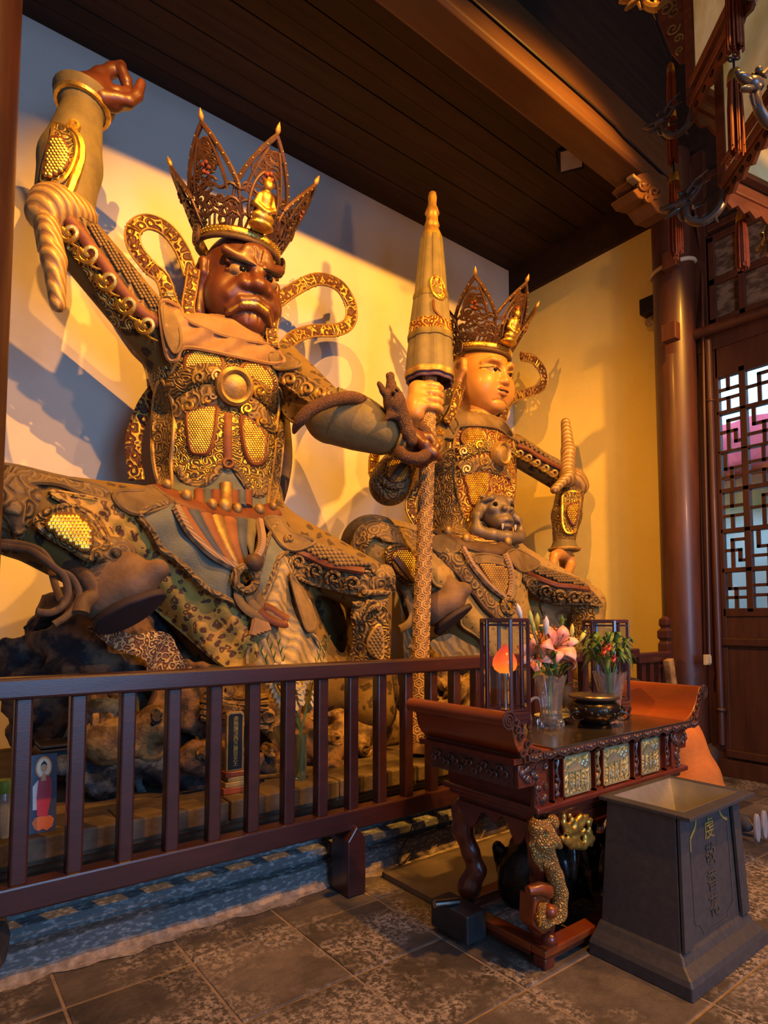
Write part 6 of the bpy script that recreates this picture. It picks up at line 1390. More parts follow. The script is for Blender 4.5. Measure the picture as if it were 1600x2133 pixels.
def xz(name, poly, y0, y1, mat, bevel=.004, parent=alt, angle=35): return MB().prism(poly, lambda u, v, w_: Vector((u, w_, v)), y0, y1).build(name, mat, parent, bevel=bevel, angle=angle)
MB().boxb(2.18, 3.52, Y0, Y1, .915, .944).build('top_board', m_lac, alt, smooth=False, bevel=.004)
MB().boxb(2.235, 3.485, Y0 - .012, Y1 - .01, .944, ZT).build('steel_top', pbr('brushed_top', (0.30, 0.24, 0.16), (0.24, 0.19, 0.12), 5, .16, metal=.9, bmp=.02, scl=(1, 12, 12)), alt, smooth=False, bevel=.003)
MB().boxb(2.235, 3.485, Y0 - .016, Y0 - .012, .928, ZT - .001).build('steel_edge', M['steel'], alt, smooth=False)
inn = [(2.24, .944), (2.17, .955), (2.10, .985), (2.05, 1.03), (2.02, 1.08), (1.995, 1.115), (1.965, 1.13), (1.935, 1.125), (1.92, 1.10), (1.93, 1.075), (1.955, 1.065), (1.975, 1.075)]
out = [(1.985, 1.05), (1.995, 1.0), (2.02, .96), (2.06, .93), (2.06, .905), (2.24, .905)]
pl = spline(inn, 3) + out
for sgn in (1, -1):
    pp = pl if sgn == 1 else [(5.68 - .07 - u + 0.0, v) for u, v in pl][::-1]
    e_ = xz('upturned_end', pp, Y0, Y1, m_lac2)
    # carved relief on the front of the end piece
    rl_ = MB(); base = [(2.04, .95), (2.07, .985), (2.1, .95), (2.03, 1.02), (2.01, 1.05), (2.14, .94), (2.0, 1.08)]
    for i, (u, v) in enumerate(base):
        u = u if sgn == 1 else 5.61 - u
        rl_.tube([(u + .018 * math.cos(t) * (1 - t / 12), Y0 - .006, v + .018 * math.sin(t) * (1 - t / 12)) for t in np.linspace(0, 7, 12)], .006, 5)
    u = 1.953 if sgn == 1 else 5.61 - 1.953
    for rr in (.036, .022, .008): rl_.tube([(u + rr * math.cos(t), Y0 - .006, 1.098 + rr * math.sin(t)) for t in np.linspace(0, 6.28, 16)], .006, 5, closed=False)
    rl_.build('end_carving', m_carve, e_)
# lotus-leaf moulding under the top: each block a piece
nb = 15
for i in range(nb):
    a, b = 2.062 + (3.56 - 2.062) * i / nb, 2.062 + (3.56 - 2.062) * (i + 1) / nb
    mb_ = MB().prism([(a + .003, .943), (b - .003, .943), (b - .003, .918), ((a + b) / 2, .906), (a + .003, .918)], lambda u, v, w_: Vector((u, w_, v)), Y0 - .018, Y0 + .03)
    o = mb_.build('leaf_block', m_carve, alt, smooth=False, bevel=.003)
    c = Vector(((a + b) / 2, Y0 - .02, .927)); k = MB()
    k.ell(c, (.016, .006, .01), 8, 5); k.ell(c + Vector((-.025, 0, .005)), (.01, .005, .008), 6, 4); k.ell(c + Vector((.025, 0, .005)), (.01, .005, .008), 6, 4)
    k.build('leaf_relief', m_carve, o)
for i in range(6):
    a, b = Y0 + .01 + .1 * i, Y0 + .105 + .1 * i
    MB().boxb(2.055, 2.075, a, b, .906, .943).build('leaf_block', m_carve, alt, smooth=False, bevel=.003)
# frieze body
MB().boxb(2.17, 3.43, 1.735, 2.28, .70, .906).build('frieze_core', m_lac, alt, smooth=False)
MB().boxb(2.14, 3.46, 1.70, 2.30, .675, .705).build('frieze_ledge', m_lac, alt, smooth=False, bevel=.008)
MB().boxb(2.17, 3.43, 1.73, 2.28, .645, .675).build('frieze_ledge', m_lac, alt, smooth=False, bevel=.008)
rc = random.Random(11)
def carving(name, x0, x1, z0, z1, y, parent, n=14, mat=None, r=.011):
    mb_ = MB()
    for i in range(n):
        x, z = rc.uniform(x0 + .01, x1 - .01), rc.uniform(z0 + .012, z1 - .012); t0 = rc.uniform(0, 6)
        mb_.tube([(x + .014 * math.cos(t + t0) * (1 - t / 9), y, z + .016 * math.sin(t + t0) * (1 - t / 9)) for t in np.linspace(0, 5, 8)], r * .55, 5)
        if i % 2: mb_.ell((x, y, z), (r * rc.uniform(.8, 1.4), r, r * rc.uniform(1, 1.8)), 7, 5)
    return mb_.build(name, mat or m_carve, parent)
for pa, pb in ((1149, 1172), (1237, 1255), (1318, 1334), (1384, 1398)):
    a, b = AX(pa), AX(pb); f = MB()
    for x0, x1, z0, z1 in ((a, a + .008, .705, .9), (b - .008, b, .705, .9), (a, b, .705, .715), (a, b, .89, .9)): f.boxb(x0, x1, 1.712, 1.74, z0, z1)
    o = f.build('carved_strip', m_lac, alt, smooth=False)
    k = MB(); xm = (a + b) / 2
    for i, z in enumerate((.87, .835, .80, .765, .735)): k.ell((xm + .004 * (-1) ** i, 1.725, z), (.015, .012, .02 if i % 2 else .015), 8, 6)
    k.tube([(xm - .01, 1.722, .73), (xm + .012, 1.718, .79), (xm - .01, 1.718, .84), (xm + .008, 1.72, .885)], .006, 6)
    k.build('strip_figures', m_carve if pa != 1237 else M['gold_dull'], o)
for pa, pb in ((1174, 1230), (1257, 1311), (1336, 1374)):
    a, b = AX(pa), AX(pb); o = MB().boxb(a, b, 1.722, 1.735, .712, .893).build('gilt_panel', m_etch, alt, smooth=False, bevel=.002)
    f = MB()
    for x0, x1, z0, z1 in ((a, b, .885, .893), (a, b, .712, .72), (a, a + .007, .712, .893), (b - .007, b, .712, .893)): f.boxb(x0, x1, 1.718, 1.724, z0, z1)
    f.build('panel_border', pbr('pale_gilt', (0.45, 0.40, 0.24), None, 9, .35, metal=.5), o, smooth=False)
    p_ = MB(); w_ = b - a
    for fx in (.18, .42, .62): p_.boxb(a + w_ * fx, a + w_ * fx + .008, 1.717, 1.724, .74, .82)
    p_.prism([(a + w_ * .08, .82), (a + w_ * .72, .82), (a + w_ * .62, .845), (a + w_ * .4, .865), (a + w_ * .18, .845)], lambda u, v, q_: Vector((u, q_, v)), 1.716, 1.724)
    for fx in (.3, .52, .8): p_.ell((a + w_ * fx, 1.72, .775), (.008, .005, .006), 6, 4); p_.ell((a + w_ * fx, 1.72, .755), (.011, .006, .02), 6, 5)
    for i in range(5): p_.ell((a + w_ * (.72 + .05 * i), 1.72, .84 + .012 * math.sin(i * 2)), (.016, .005, .012), 6, 4)
    for i in range(7): p_.boxb(a + w_ * (.08 + .12 * i), a + w_ * (.14 + .12 * i), 1.717, 1.724, .724 + .008 * (i % 2), .730 + .008 * (i % 2))
    p_.build('pavilion_scene', MAT['pale_gilt'], o, smooth=False)
for pa, pb, s_ in ((1077, 1136, 1), (1428, 1398, -1)):
    a, b = AX(pa), AX(pb); m_ = a + (b - a) * .55
    ol_ = [(a, .9), (b, .9), (b, .70), (m_, .70), (m_, .80), (a, .80)]
    if s_ < 0: ol_ = ol_[::-1]
    o = xz('corner_bracket', ol_, 1.712, 1.74, m_lac, .006)
    lo_, hi_ = min(a, b), max(a, b)
    carving('bracket_carving', lo_, hi_, .82, .89, 1.71, o, 16, r=.012); carving('bracket_carving', min(m_, b), max(m_, b), .71, .82, 1.71, o, 9, r=.012)
    o2 = MB().prism([(1.74, .9), (1.74, .80), (2.0, .80), (2.26, .80), (2.26, .9)], lambda u, v, q_: Vector((q_, u, v)), a if s_ > 0 else a - .02, a + .02 if s_ > 0 else a).build('side_panel', m_carve, alt, smooth=False)
    k = MB()
    for i in range(16):
        y_, z_ = 1.78 + .03 * i, .85 + .02 * math.sin(i * 1.9); k.tube([(a - .006 * s_, y_ + .016 * math.cos(t) * (1 - t / 9), z_ + .018 * math.sin(t) * (1 - t / 9)) for t in np.linspace(0, 5, 8)], .006, 5)
    k.build('side_carving', m_carve, o2)
# outer dark faces below the upturned ends
MB().prism([(Y0 + .01, .93), (Y1 - .01, .93), (Y1 - .01, .905), (Y0 + .01, .905)], lambda u, v, q_: Vector((q_, u, v)), 2.0, 2.06).build('end_rail', m_lac, alt, smooth=False)
# stand: waist, aprons, legs, base frame
MB().boxb(2.22, 3.40, 1.76, 2.26, .60, .65).build('waist', m_lac, alt, smooth=False, bevel=.006)
wv = [(1.76 + .5 * i / 24, .53 + .035 * math.sin(i * .9) + (.06 if 7 < i < 17 else 0) * math.sin((i - 7) / 10 * math.pi)) for i in range(25)]
for X_ in (2.20, 3.40): MB().prism([(1.76, .61), *wv, (2.26, .61)], lambda u, v, q_: Vector((q_, u, v)), X_, X_ + .025).build('side_apron', m_lac, alt, smooth=False, bevel=.004)
wv = [(2.22 + 1.18 * i / 40, .54 + .03 * math.sin(i * 1.1)) for i in range(41)]
MB().prism([(2.22, .61), *wv, (3.40, .61)], lambda u, v, q_: Vector((u, q_, v)), 1.75, 1.775).build('front_apron', m_lac, alt, smooth=False, bevel=.004)
def leg(xc, yc, sx, sy, gold):
    s = SDF((xc - .28, yc - .28, .06), (xc + .28, yc + .28, .68), .011); d = np.array([sx, sy, 0]) * .707
    p = lambda a, z: np.array([xc, yc, z]) + d * a
    s.chain([p(-.02, .62), p(.03, .55), p(.04, .45), p(.0, .34), p(-.03, .25), p(.0, .19)], [.06, .06, .05, .042, .045, .055], .03); s.ell(p(.01, .16), (.06, .06, .055), .02); s.ell(p(.01, .105), (.035, .035, .03), .01)
    o = s.mesh().build('leg', m_lac, alt)
    if gold:
        c = lambda x, y, Y_=1.72: V3(PC('d2', x, y, Y=Y_))
        s = SDF(V3(PC('d2', 800, 1620, Y=1.6)) - .05, V3(PC('d2', 1200, 420, Y=1.85)) + .06, .0085)
        s.chain([c(960, 500), c(930, 600, 1.70), c(960, 720, 1.69), c(1030, 900, 1.7), c(1080, 1030, 1.7), c(1120, 1180, 1.7), c(1110, 1350, 1.7), c(1060, 1470, 1.7), c(985, 1480, 1.7), c(950, 1400, 1.7), c(965, 1310, 1.7), c(1000, 1275, 1.71)], [.03, .04, .045, .035, .036, .036, .036, .032, .026, .022, .018, .012], .012)
        s.ell(c(1000, 680, 1.68), (.045, .045, .055), .02); s.ell(c(1060, 560, 1.7), (.025, .03, .035), .015); s.chain([c(1010, 740, 1.67), c(1080, 720, 1.66), c(1120, 770, 1.67)], [.03, .022, .014], .012); s.chain([c(1010, 800, 1.68), c(1060, 850, 1.67)], [.025, .014], .012)
        s.ell(c(1010, 640, 1.645), .011, .004); s.chain([c(950, 520, 1.69), c(1000, 500, 1.68), c(1020, 560, 1.68)], [.014, .012, .008], .01)
        for i in range(5): s.chain([c(985 + i * 22, 900 + i * 8, 1.675), c(990 + i * 26, 960 + i * 10, 1.67)], [.011, .005], .006)
        s.chain([c(870, 750, 1.71), c(920, 880, 1.7), c(960, 980, 1.7)], [.014, .018, .008], .012)
        s.mesh().build('gold_dragon', m_dgold, o)
        fr2 = MB()
        for i in range(9): fr2.lathe([(.007, 0), (.001, .022)], PC('d2', 950 + (i % 2) * 6, 1280 + i * 22, Y=1.675), 5, axis=(-1, -.4, 0))
        fr2.build('mane_spikes', M['gold'], o, kind='stuff')
        xz2 = [(-.0, .0)]
        MB().tube([PC('d2', 840, 1160, Y=1.73), PC('d2', 930, 1135, Y=1.72), PC('d2', 1010, 1150, Y=1.71), PC('d2', 1030, 1200, Y=1.71)], [.02, .03, .03, .02], 10).build('scroll_block', m_lac2, o)
        MB().ell(PC('d2', 1035, 1340, Y=1.68), .03, 14, 10).build('pearl', m_lac2, o); MB().ell(PC('d2', 1030, 1585, Y=1.71), (.032, .032, .032), 14, 10).build('ball_foot', m_lac, o)
        MB().prism([tuple((PC('d2', x, y, Y=1.74).x, PC('d2', x, y, Y=1.74).z)) for x, y in ((860, 1190), (1000, 1170), (1010, 1500), (940, 1530), (850, 1450))], lambda u, v, q_: Vector((u, q_, v)), 1.715, 1.80).build('foot_block', m_lac2, o, smooth=False, bevel=.01)
leg(2.26, 1.79, -1, -1, True); leg(2.28, 2.24, -1, 1, False); leg(3.36, 1.79, 1, -1, False); leg(3.36, 2.24, 1, 1, False)
# gilt hanging carving in the middle front
s = SDF((2.28, 1.66, .45), (2.66, 1.80, .67), .008); rg = random.Random(2); dg = lambda x, y: V3(PC('d2', x, y, Y=1.725))
for i in range(48): q = dg(rg.uniform(1140, 1400), rg.uniform(490, 770)); s.ell(q, (.012, .014, .012), .008)
s.chain([dg(1150, 560), dg(1200, 640), dg(1280, 600), dg(1360, 500)], [.016, .018, .018, .01], .01); s.chain([dg(1140, 700), dg(1220, 760), dg(1320, 770), dg(1400, 700), dg(1340, 650)], [.014, .018, .018, .015, .01], .01); s.chain([dg(1180, 720), dg(1260, 690), dg(1300, 740)], [.014, .014, .01], .01)
s.chain([dg(1240, 640), dg(1250, 560), dg(1300, 500)], [.016, .014, .012], .01); s.mesh().build('gilt_pendant_carving', M['gold'], alt)
for i, (x0, x1, y0_, y1_) in enumerate(((2.20, 3.44, 1.72, 1.80), (2.20, 3.44, 2.26, 2.34), (2.20, 2.28, 1.80, 2.26), (3.36, 3.44, 1.80, 2.26))):
    MB().boxb(x0, x1, y0_, y1_, .055, .088).build('base_rail', m_lac2, alt, smooth=False, bevel=.006)
    MB().boxb(x0 + .012, x1 - .012, y0_ + .012, y1_ - .012, .03, .057).build('base_rail', m_lac, alt, smooth=False, bevel=.004)
for x, y in ((2.2, 1.72), (3.36, 1.72), (2.2, 2.26), (3.36, 2.26)): MB().boxb(x + .006, x + .074, y + .006, y + .074, 0, .05).build('foot', m_lac, alt, smooth=False, bevel=.008)

# black plastic bundle under the table, board, trolley
s = SDF((2.25, 1.8, .05), (3.3, 2.3, .6), .02); rb = random.Random(8)
s.ell((2.62, 2.05, .20), (.30, .17, .2), .1); s.ell((2.95, 2.05, .18), (.3, .18, .18), .1); s.ell((2.5, 2.0, .3), (.16, .12, .14), .1)
for i in range(60):
    x, y_, z = rb.uniform(2.35, 3.2), rb.uniform(1.86, 2.2), rb.uniform(.1, .42); s.cap((x, y_, z), (x + rb.uniform(-.08, .08), y_ + rb.uniform(-.04, .04), z - rb.uniform(.05, .15)), .035, .015, .02)
s.d[:, :, :3] = 5
s.mesh().build('plastic_bundle', pbr('black_plastic', (0.012, 0.009, 0.007), None, 9, .22, bmp=.5, bscale=14), None, label='crumpled black plastic bundle under the altar table', cat='bundle')
box_obj('floor_board', (2.24, 3.5, 2.38, 2.93, .0, .035), pbr('grey_board', (0.11, 0.085, 0.07), (0.08, 0.06, 0.05), 4, .6, bmp=.15), label='flat grey board lying on the floor behind the altar table', cat='board')
tr = empty('trolley', (2.2, 2.2, 0), 'low dark trolley with a pipe handle half under the altar table', 'trolley')
MB().boxb(2.06, 2.19, 2.05, 2.3, .02, .15).build('frame', M['grey_metal'], tr, smooth=False, bevel=.008)
hp = P(905, 1883, Y=2.2); MB().tube([hp, P(955, 1878, Y=2.17)], .018, 12).build('handle', M['steel'], tr)
for yy in (2.08, 2.27): MB().lathe([(.02, -.012), (.02, .012)], (2.12, yy, .02), 12, axis=(0, 1, 0)).build('wheel', M['black'], tr)

# ================================================================== INCENSE BIN
m_bin = pbr('dark_bin_metal', (0.085, 0.078, 0.08), (0.065, 0.06, 0.063), 30, .45, metal=.35, bmp=.12, bscale=120)
m_bin2 = pbr('hopper_metal', (0.42, 0.40, 0.39), (0.36, 0.34, 0.33), 14, .27, metal=.7, bmp=.05)
bi = empty('offering_bin', (2.88, 1.48, 0), 'dark metal offering bin with a hopper top and Chinese characters on its front', 'bin')
def frust(name, b, t, mat, z0, z1, cap=True):
    (x0, x1, y0, y1), (a0, a1, c0, c1) = b, t
    return MB().add([(x0, y0, z0), (x1, y0, z0), (x1, y1, z0), (x0, y1, z0), (a0, c0, z1), (a1, c0, z1), (a1, c1, z1), (a0, c1, z1)], [(0, 3, 2, 1), (0, 1, 5, 4), (1, 2, 6, 5), (2, 3, 7, 6), (3, 0, 4, 7)] + ([(4, 5, 6, 7)] if cap else [])).build(name, mat, bi, smooth=False, bevel=.004)
BT, BB = (2.60, 3.165, 1.34, 1.665), (2.555, 3.18, 1.31, 1.68)
frust('body', BB, BT, m_bin, .12, .672, False)
pb_ = [(2.49, 3.225, 1.235, 1.705, 0), (2.49, 3.225, 1.235, 1.705, .05), (2.50, 3.215, 1.245, 1.70, .07), (2.53, 3.19, 1.285, 1.695, .10), (2.545, 3.185, 1.30, 1.69, .125), (2.56, 3.17, 1.315, 1.685, .14)]
mb_ = MB(); V_ = []; 
for x0, x1, y0, y1, z in pb_: V_ += [(x0, y0, z), (x1, y0, z), (x1, y1, z), (x0, y1, z)]
mb_.add(V_, [(i * 4 + j, i * 4 + (j + 1) % 4, i * 4 + 4 + (j + 1) % 4, i * 4 + 4 + j) for i in range(5) for j in range(4)] + [(20, 21, 22, 23)]); mb_.build('base', m_bin, bi, smooth=False, bevel=.006)
RX0, RX1, RY0, RY1 = 2.575, 3.215, 1.265, 1.695; ix0, ix1, iy0, iy1 = 2.635, 3.165, 1.325, 1.655
for x0, x1, y0, y1 in ((RX0, RX1, RY0, iy0), (RX0, RX1, iy1, RY1), (RX0, ix0, iy0, iy1), (ix1, RX1, iy0, iy1)): MB().boxb(x0, x1, y0, y1, .672, .69).build('rim', m_bin, bi, smooth=False, bevel=.004)
hx0, hx1, hy0, hy1, hz = 2.78, 3.02, 1.43, 1.55, .54
T4 = [(ix0, iy0, .688), (ix1, iy0, .688), (ix1, iy1, .688), (ix0, iy1, .688)]; L4 = [(hx0, hy0, hz), (hx1, hy0, hz), (hx1, hy1, hz), (hx0, hy1, hz)]
for i in range(4): MB().add([T4[i], T4[(i + 1) % 4], L4[(i + 1) % 4], L4[i]], [(0, 1, 2, 3)]).build('hopper_plate', m_bin2, bi, smooth=False, solid=.004)
def bfx(fx, fz):  # point on the front face, fx 0..1, fz 0..1
    z = .14 + (.665 - .14) * fz; k = (z - .12) / (.672 - .12); x0 = BB[0] + (BT[0] - BB[0]) * k; x1 = BB[1] + (BT[1] - BB[1]) * k; y = BB[2] + (BT[2] - BB[2]) * k
    return Vector((x0 + (x1 - x0) * fx, y, z))
for a, b in ((0, .12), (.88, 1.0)): MB().add([bfx(a, 0) + Vector((0, -.012, 0)), bfx(b, 0) + Vector((0, -.012, 0)), bfx(b, 1) + Vector((0, -.012, 0)), bfx(a, 1) + Vector((0, -.012, 0))], [(0, 1, 2, 3)]).build('corner_strip', m_bin, bi, smooth=False, solid=.012)
m_goldpaint = pbr('gold_paint', (0.40, 0.27, 0.06), (0.30, 0.2, 0.05), 20, .5, metal=.2, bmp=0)
m_worn = pbr('worn_gilt', (0.085, 0.072, 0.06), (0.06, 0.054, 0.05), 20, .5, bmp=0)
brd = [(.2, .08), (.32, .08 - .055 + .03), (.36, .02), (.68, .02), (.72, .05), (.84, .10)]
lft = [(.20, .80), (.245, .84), (.29, .88), (.31, .96)]; rgt = [(.70, .97), (.715, .90), (.76, .86), (.82, .83)]
def strip(name, pts, w_, mat):
    return MB().tube([bfx(a, b) + Vector((0, -.002, 0)) for a, b in pts], w_, 4, .25, ref=Vector((0, -1, 0))).build(name, mat, bi, smooth=False)
strip('border_line', lft + [rgt[0]], .008, m_goldpaint); strip('border_line', rgt, .006, m_goldpaint); strip('border_line', [(.20, .80), (.20, .70)], .005, m_goldpaint)
strip('border_line', [(.20, .70), (.205, .45), (.21, .14)], .004, m_worn); strip('border_line', [(.82, .83), (.815, .5), (.80, .14)], .004, m_worn)
strip('border_line', [(.21, .14), (.27, .12), (.31, .07), (.32, .03), (.68, .03), (.70, .08), (.80, .14)], .004, m_worn)
def text_part(name, ch, loc, rot, size, mat, parent, ext=.0015):
    cu = bpy.data.curves.new(name, 'FONT'); cu.body = ch; cu.size = size; cu.align_x = 'CENTER'; cu.align_y = 'CENTER'; cu.extrude = ext
    o = bpy.data.objects.new(name, cu); COL.objects.link(o); o.parent = parent; o.location = Vector(loc) - root_loc(parent); o.rotation_euler = rot; cu.materials.append(mat)
    bpy.context.view_layer.update(); me = bpy.data.meshes.new_from_object(o.evaluated_get(bpy.context.evaluated_depsgraph_get())); me.name = name
    o2 = bpy.data.objects.new(name, me); COL.objects.link(o2); o2.parent = parent; o2.location = o.location; o2.rotation_euler = rot; bpy.data.objects.remove(o)
    if not me.materials: me.materials.append(mat)
    return o2
ty = math.atan2(BT[2] - BB[2], .55)
for ch, fz, m in (('虔', .815, m_goldpaint), ('敬', .60, m_worn), ('香', .395, m_worn), ('花', .19, m_worn)):
    text_part('character', ch, bfx(.50, fz) + Vector((0, -.003, 0)), (math.pi / 2 - ty, 0, 0), .098, m, bi)

# ================================================================== ON THE ALTAR
m_glassy = pbr('cut_glass', (0.95, 0.97, 0.97), (0.9, 0.92, 0.92), 3, .04, bmp=0, Transmission_Weight=.96, IOR=1.45)
m_pane = m_glass
m_purple = pbr('plum_lantern_wood', (0.060, 0.016, 0.018), (0.04, 0.012, 0.014), 4, .25, bmp=.04, coat=.5)
def bulb_mat(st):
    m, nt, b = _nt('glowing_bulb'); co = coords(nt); sx = N(nt, 'ShaderNodeSeparateXYZ'); nt.links.new(co, sx.inputs[0])
    mr = N(nt, 'ShaderNodeMapRange'); mr.inputs[1].default_value = .285; mr.inputs[2].default_value = .44; nt.links.new(sx.outputs[2], mr.inputs[0])
    c = ramp(nt, mr.outputs[0], [(0, (1.0, .27, .012)), (.45, (1.0, .10, .012)), (1, (.75, .035, .015))])
    nt.links.new(c, b.inputs['Emission Color']); b.inputs['Emission Strength'].default_value = st; nt.links.new(c, b.inputs['Base Color']); b.inputs['Roughness'].default_value = .15; return m
m_bulb = bulb_mat(.95)
def lantern(x, y, label, th0, lit, Hh=.555, R=.122):
    e = empty('glass_lantern', (x, y, ZT), label, 'lantern', 'pair of glass lanterns on the altar')
    tc = math.atan2(-y, -x)
    cn = lambda k, r, z: Vector((x + r * math.cos(tc + R_(th0 + 60 * k)), y + r * math.sin(tc + R_(th0 + 60 * k)), ZT + z))
    for k in range(6):
        MB().bar(cn(k, R, .085), cn(k, R, Hh), .018, .018, cn(k, R, 0) - Vector((x, y, ZT))).build('post', m_purple, e, smooth=False, bevel=.003)
        MB().tube([cn(k, R * .95, .07), cn(k, R * 1.02, .05), cn(k, R * .96, .02), cn(k, R * 1.04, .006)], [.014, .013, .009, .011], 8).build('leg', m_purple, e)
        for z, h_ in ((Hh - .006, .02), (.09, .02), (.07, .02)): MB().bar(cn(k, R, z), cn(k + 1, R, z), .02, h_).build('frame_bar', m_purple, e, smooth=False, bevel=.003)
        for z in (Hh - .03, .11): MB().bar(cn(k, R * .98, z), cn(k + 1, R * .98, z), .008, .01).build('bead', m_purple, e, smooth=False)
        a, b = cn(k, R * .97, 0), cn(k + 1, R * .97, 0); MB().add([a + Vector((0, 0, .1)), b + Vector((0, 0, .1)), b + Vector((0, 0, Hh - .02)), a + Vector((0, 0, Hh - .02))], [(0, 1, 2, 3)]).build('pane', m_pane, e, smooth=False)
        MB().bar(cn(k, R, .055), cn(k + 1, R, .055), .012, .03).build('skirt', m_purple, e, smooth=False, bevel=.003)
    for z in (.075, Hh): MB().add([cn(k, R * .98, z) for k in range(6)], [(0, 1, 2, 3, 4, 5)]).build('floor_plate' if z < .2 else 'top_plate', m_purple, e, smooth=False, solid=.01)
    MB().lathe([(.05, .08), (.045, .095), (.014, .11), (.012, .24), (.022, .265), (.022, .288)], (x, y, ZT), 16).build('lamp_stem', M['steel'] if lit else M['grey_metal'], e)
    bprof = [(.004, .285), (.03, .288), (.054, .305), (.064, .33), (.06, .36), (.043, .39), (.02, .415), (.006, .435), (.001, .44)]
    bl = MB().lathe([(r_, z - 0) for r_, z in bprof], (x, y, ZT), 20).build('bulb', m_bulb if lit else pbr('unlit_bulb', (0.25, 0.04, 0.02), None, 4, .2, bmp=0), e)
    if lit: lamp('bulb_light', 'POINT', (x, y, ZT + .32), (x, y, 0), 1.6, (1.0, .25, .05), shadow_soft_size=.07)
    return e
lantern(2.425, 2.125, 'plum wood glass lantern with a glowing red bulb on the altar', 14, True, .565)
lantern(3.24, 2.06, 'unlit plum wood glass lantern behind the flowers at the right of the altar', 24, False, .56)
def vase(x, y, H, rt_, rb_, label):
    e = empty('crystal_vase', (x, y, ZT), label, 'vase', 'crystal vases on the altar'); mb_ = MB(); n = 48
    prof = [(rb_ * 1.0, 0), (rb_ * 1.06, .012), (rb_ * 1.05, .03), (rb_ * .9, .05), (rb_ * .82, .09), (rb_ * .9, .14), (rt_ * .8, H * .74), (rt_, H)]
    inn_ = [(rt_ * .93, H), (rt_ * .72, H * .74), (rb_ * .72, .14), (rb_ * .66, .09), (rb_ * .7, .045), (.002, .03)]
    def fl(r_, z, a): return r_ * (1 + .035 * math.cos(a * 12) * (1 if z < .16 else .4)) , z + (.008 * math.cos(a * 8) if z > H * .97 else 0)
    pr2 = spline(prof, 3); VV = []; FF = []
    allp = [(p, True) for p in pr2] + [(p, False) for p in inn_]
    for (r_, z), o_ in allp:
        for j in range(n):
            a = 2 * math.pi * j / n; rr, zz = fl(r_, z, a) if o_ else (r_, z + (.008 * math.cos(a * 8) if z > H * .97 else 0)); VV.append((x + rr * math.cos(a), y + rr * math.sin(a), ZT + zz))
    for i in range(len(allp) - 1):
        for j in range(n): FF.append((i * n + j, i * n + (j + 1) % n, (i + 1) * n + (j + 1) % n, (i + 1) * n + j))
    FF.append(tuple(range(n - 1, -1, -1))); FF.append(tuple((len(allp) - 1) * n + j for j in range(n)))
    mb_.add(VV, FF); mb_.build('glass', m_glassy, e, angle=25); return e
v1 = P(1148, 1514, Z=ZT); vase(v1.x, v1.y, .268, .085, .064, 'crystal vase of pink lilies in front of the lit lantern')
v2 = Vector((3.03, 1.905, ZT)); vase(v2.x, v2.y, .275, .09, .062, 'crystal vase of leafy stems behind the bronze burner')
m_pink = (lambda: None)()
def petal_mat():
    m, nt, b = _nt('pink_lily_petal'); co = coords(nt)
    c = ramp(nt, noise(nt, co, 16, 3), [(.35, (0.80, 0.25, 0.15)), (.6, (0.88, 0.46, 0.32))]); nt.links.new(c, b.inputs['Base Color']); b.inputs['Roughness'].default_value = .5
    b.inputs['Subsurface Weight'].default_value = .15; b.inputs['Subsurface Radius'].default_value = (.02, .01, .008); return m
m_pink = petal_mat(); m_leafg = pbr('lily_leaf', (0.10, 0.17, 0.04), (0.055, 0.11, 0.028), 12, .4, bmp=.1)
m_stem = pbr('green_stem', (0.12, 0.19, 0.05), None, 12, .45, bmp=0); m_yel = pbr('yellow_bud', (0.55, 0.50, 0.12), (0.35, 0.42, 0.1), 14, .45, bmp=.05); m_whitep = pbr('white_petal', (0.8, 0.72, 0.66), None, 12, .5, bmp=0)
m_anth = pbr('anther', (0.30, 0.10, 0.02), None, 12, .6)
def leaf_mb(mb_, base, tip, wd, droop=.02, n=7):
    b, t = Vector(base), Vector(tip); d = t - b; sd = d.cross(Vector((0, 0, 1)));
    if sd.length < 1e-5: sd = Vector((1, 0, 0))
    sd.normalize(); V_ = []
    for i in range(n + 1):
        f = i / n; c = b + d * f + Vector((0, 0, droop * math.sin(f * math.pi) - droop * f * f)); w_ = wd * math.sin(math.pi * min(1, f * .92 + .06)) ** .8
        V_ += [c - sd * w_ + Vector((0, 0, w_ * .3)), c, c + sd * w_ + Vector((0, 0, w_ * .3))]
    mb_.add(V_, [(i * 3 + j, i * 3 + j + 1, i * 3 + j + 4, i * 3 + j + 3) for i in range(n) for j in (0, 1)])
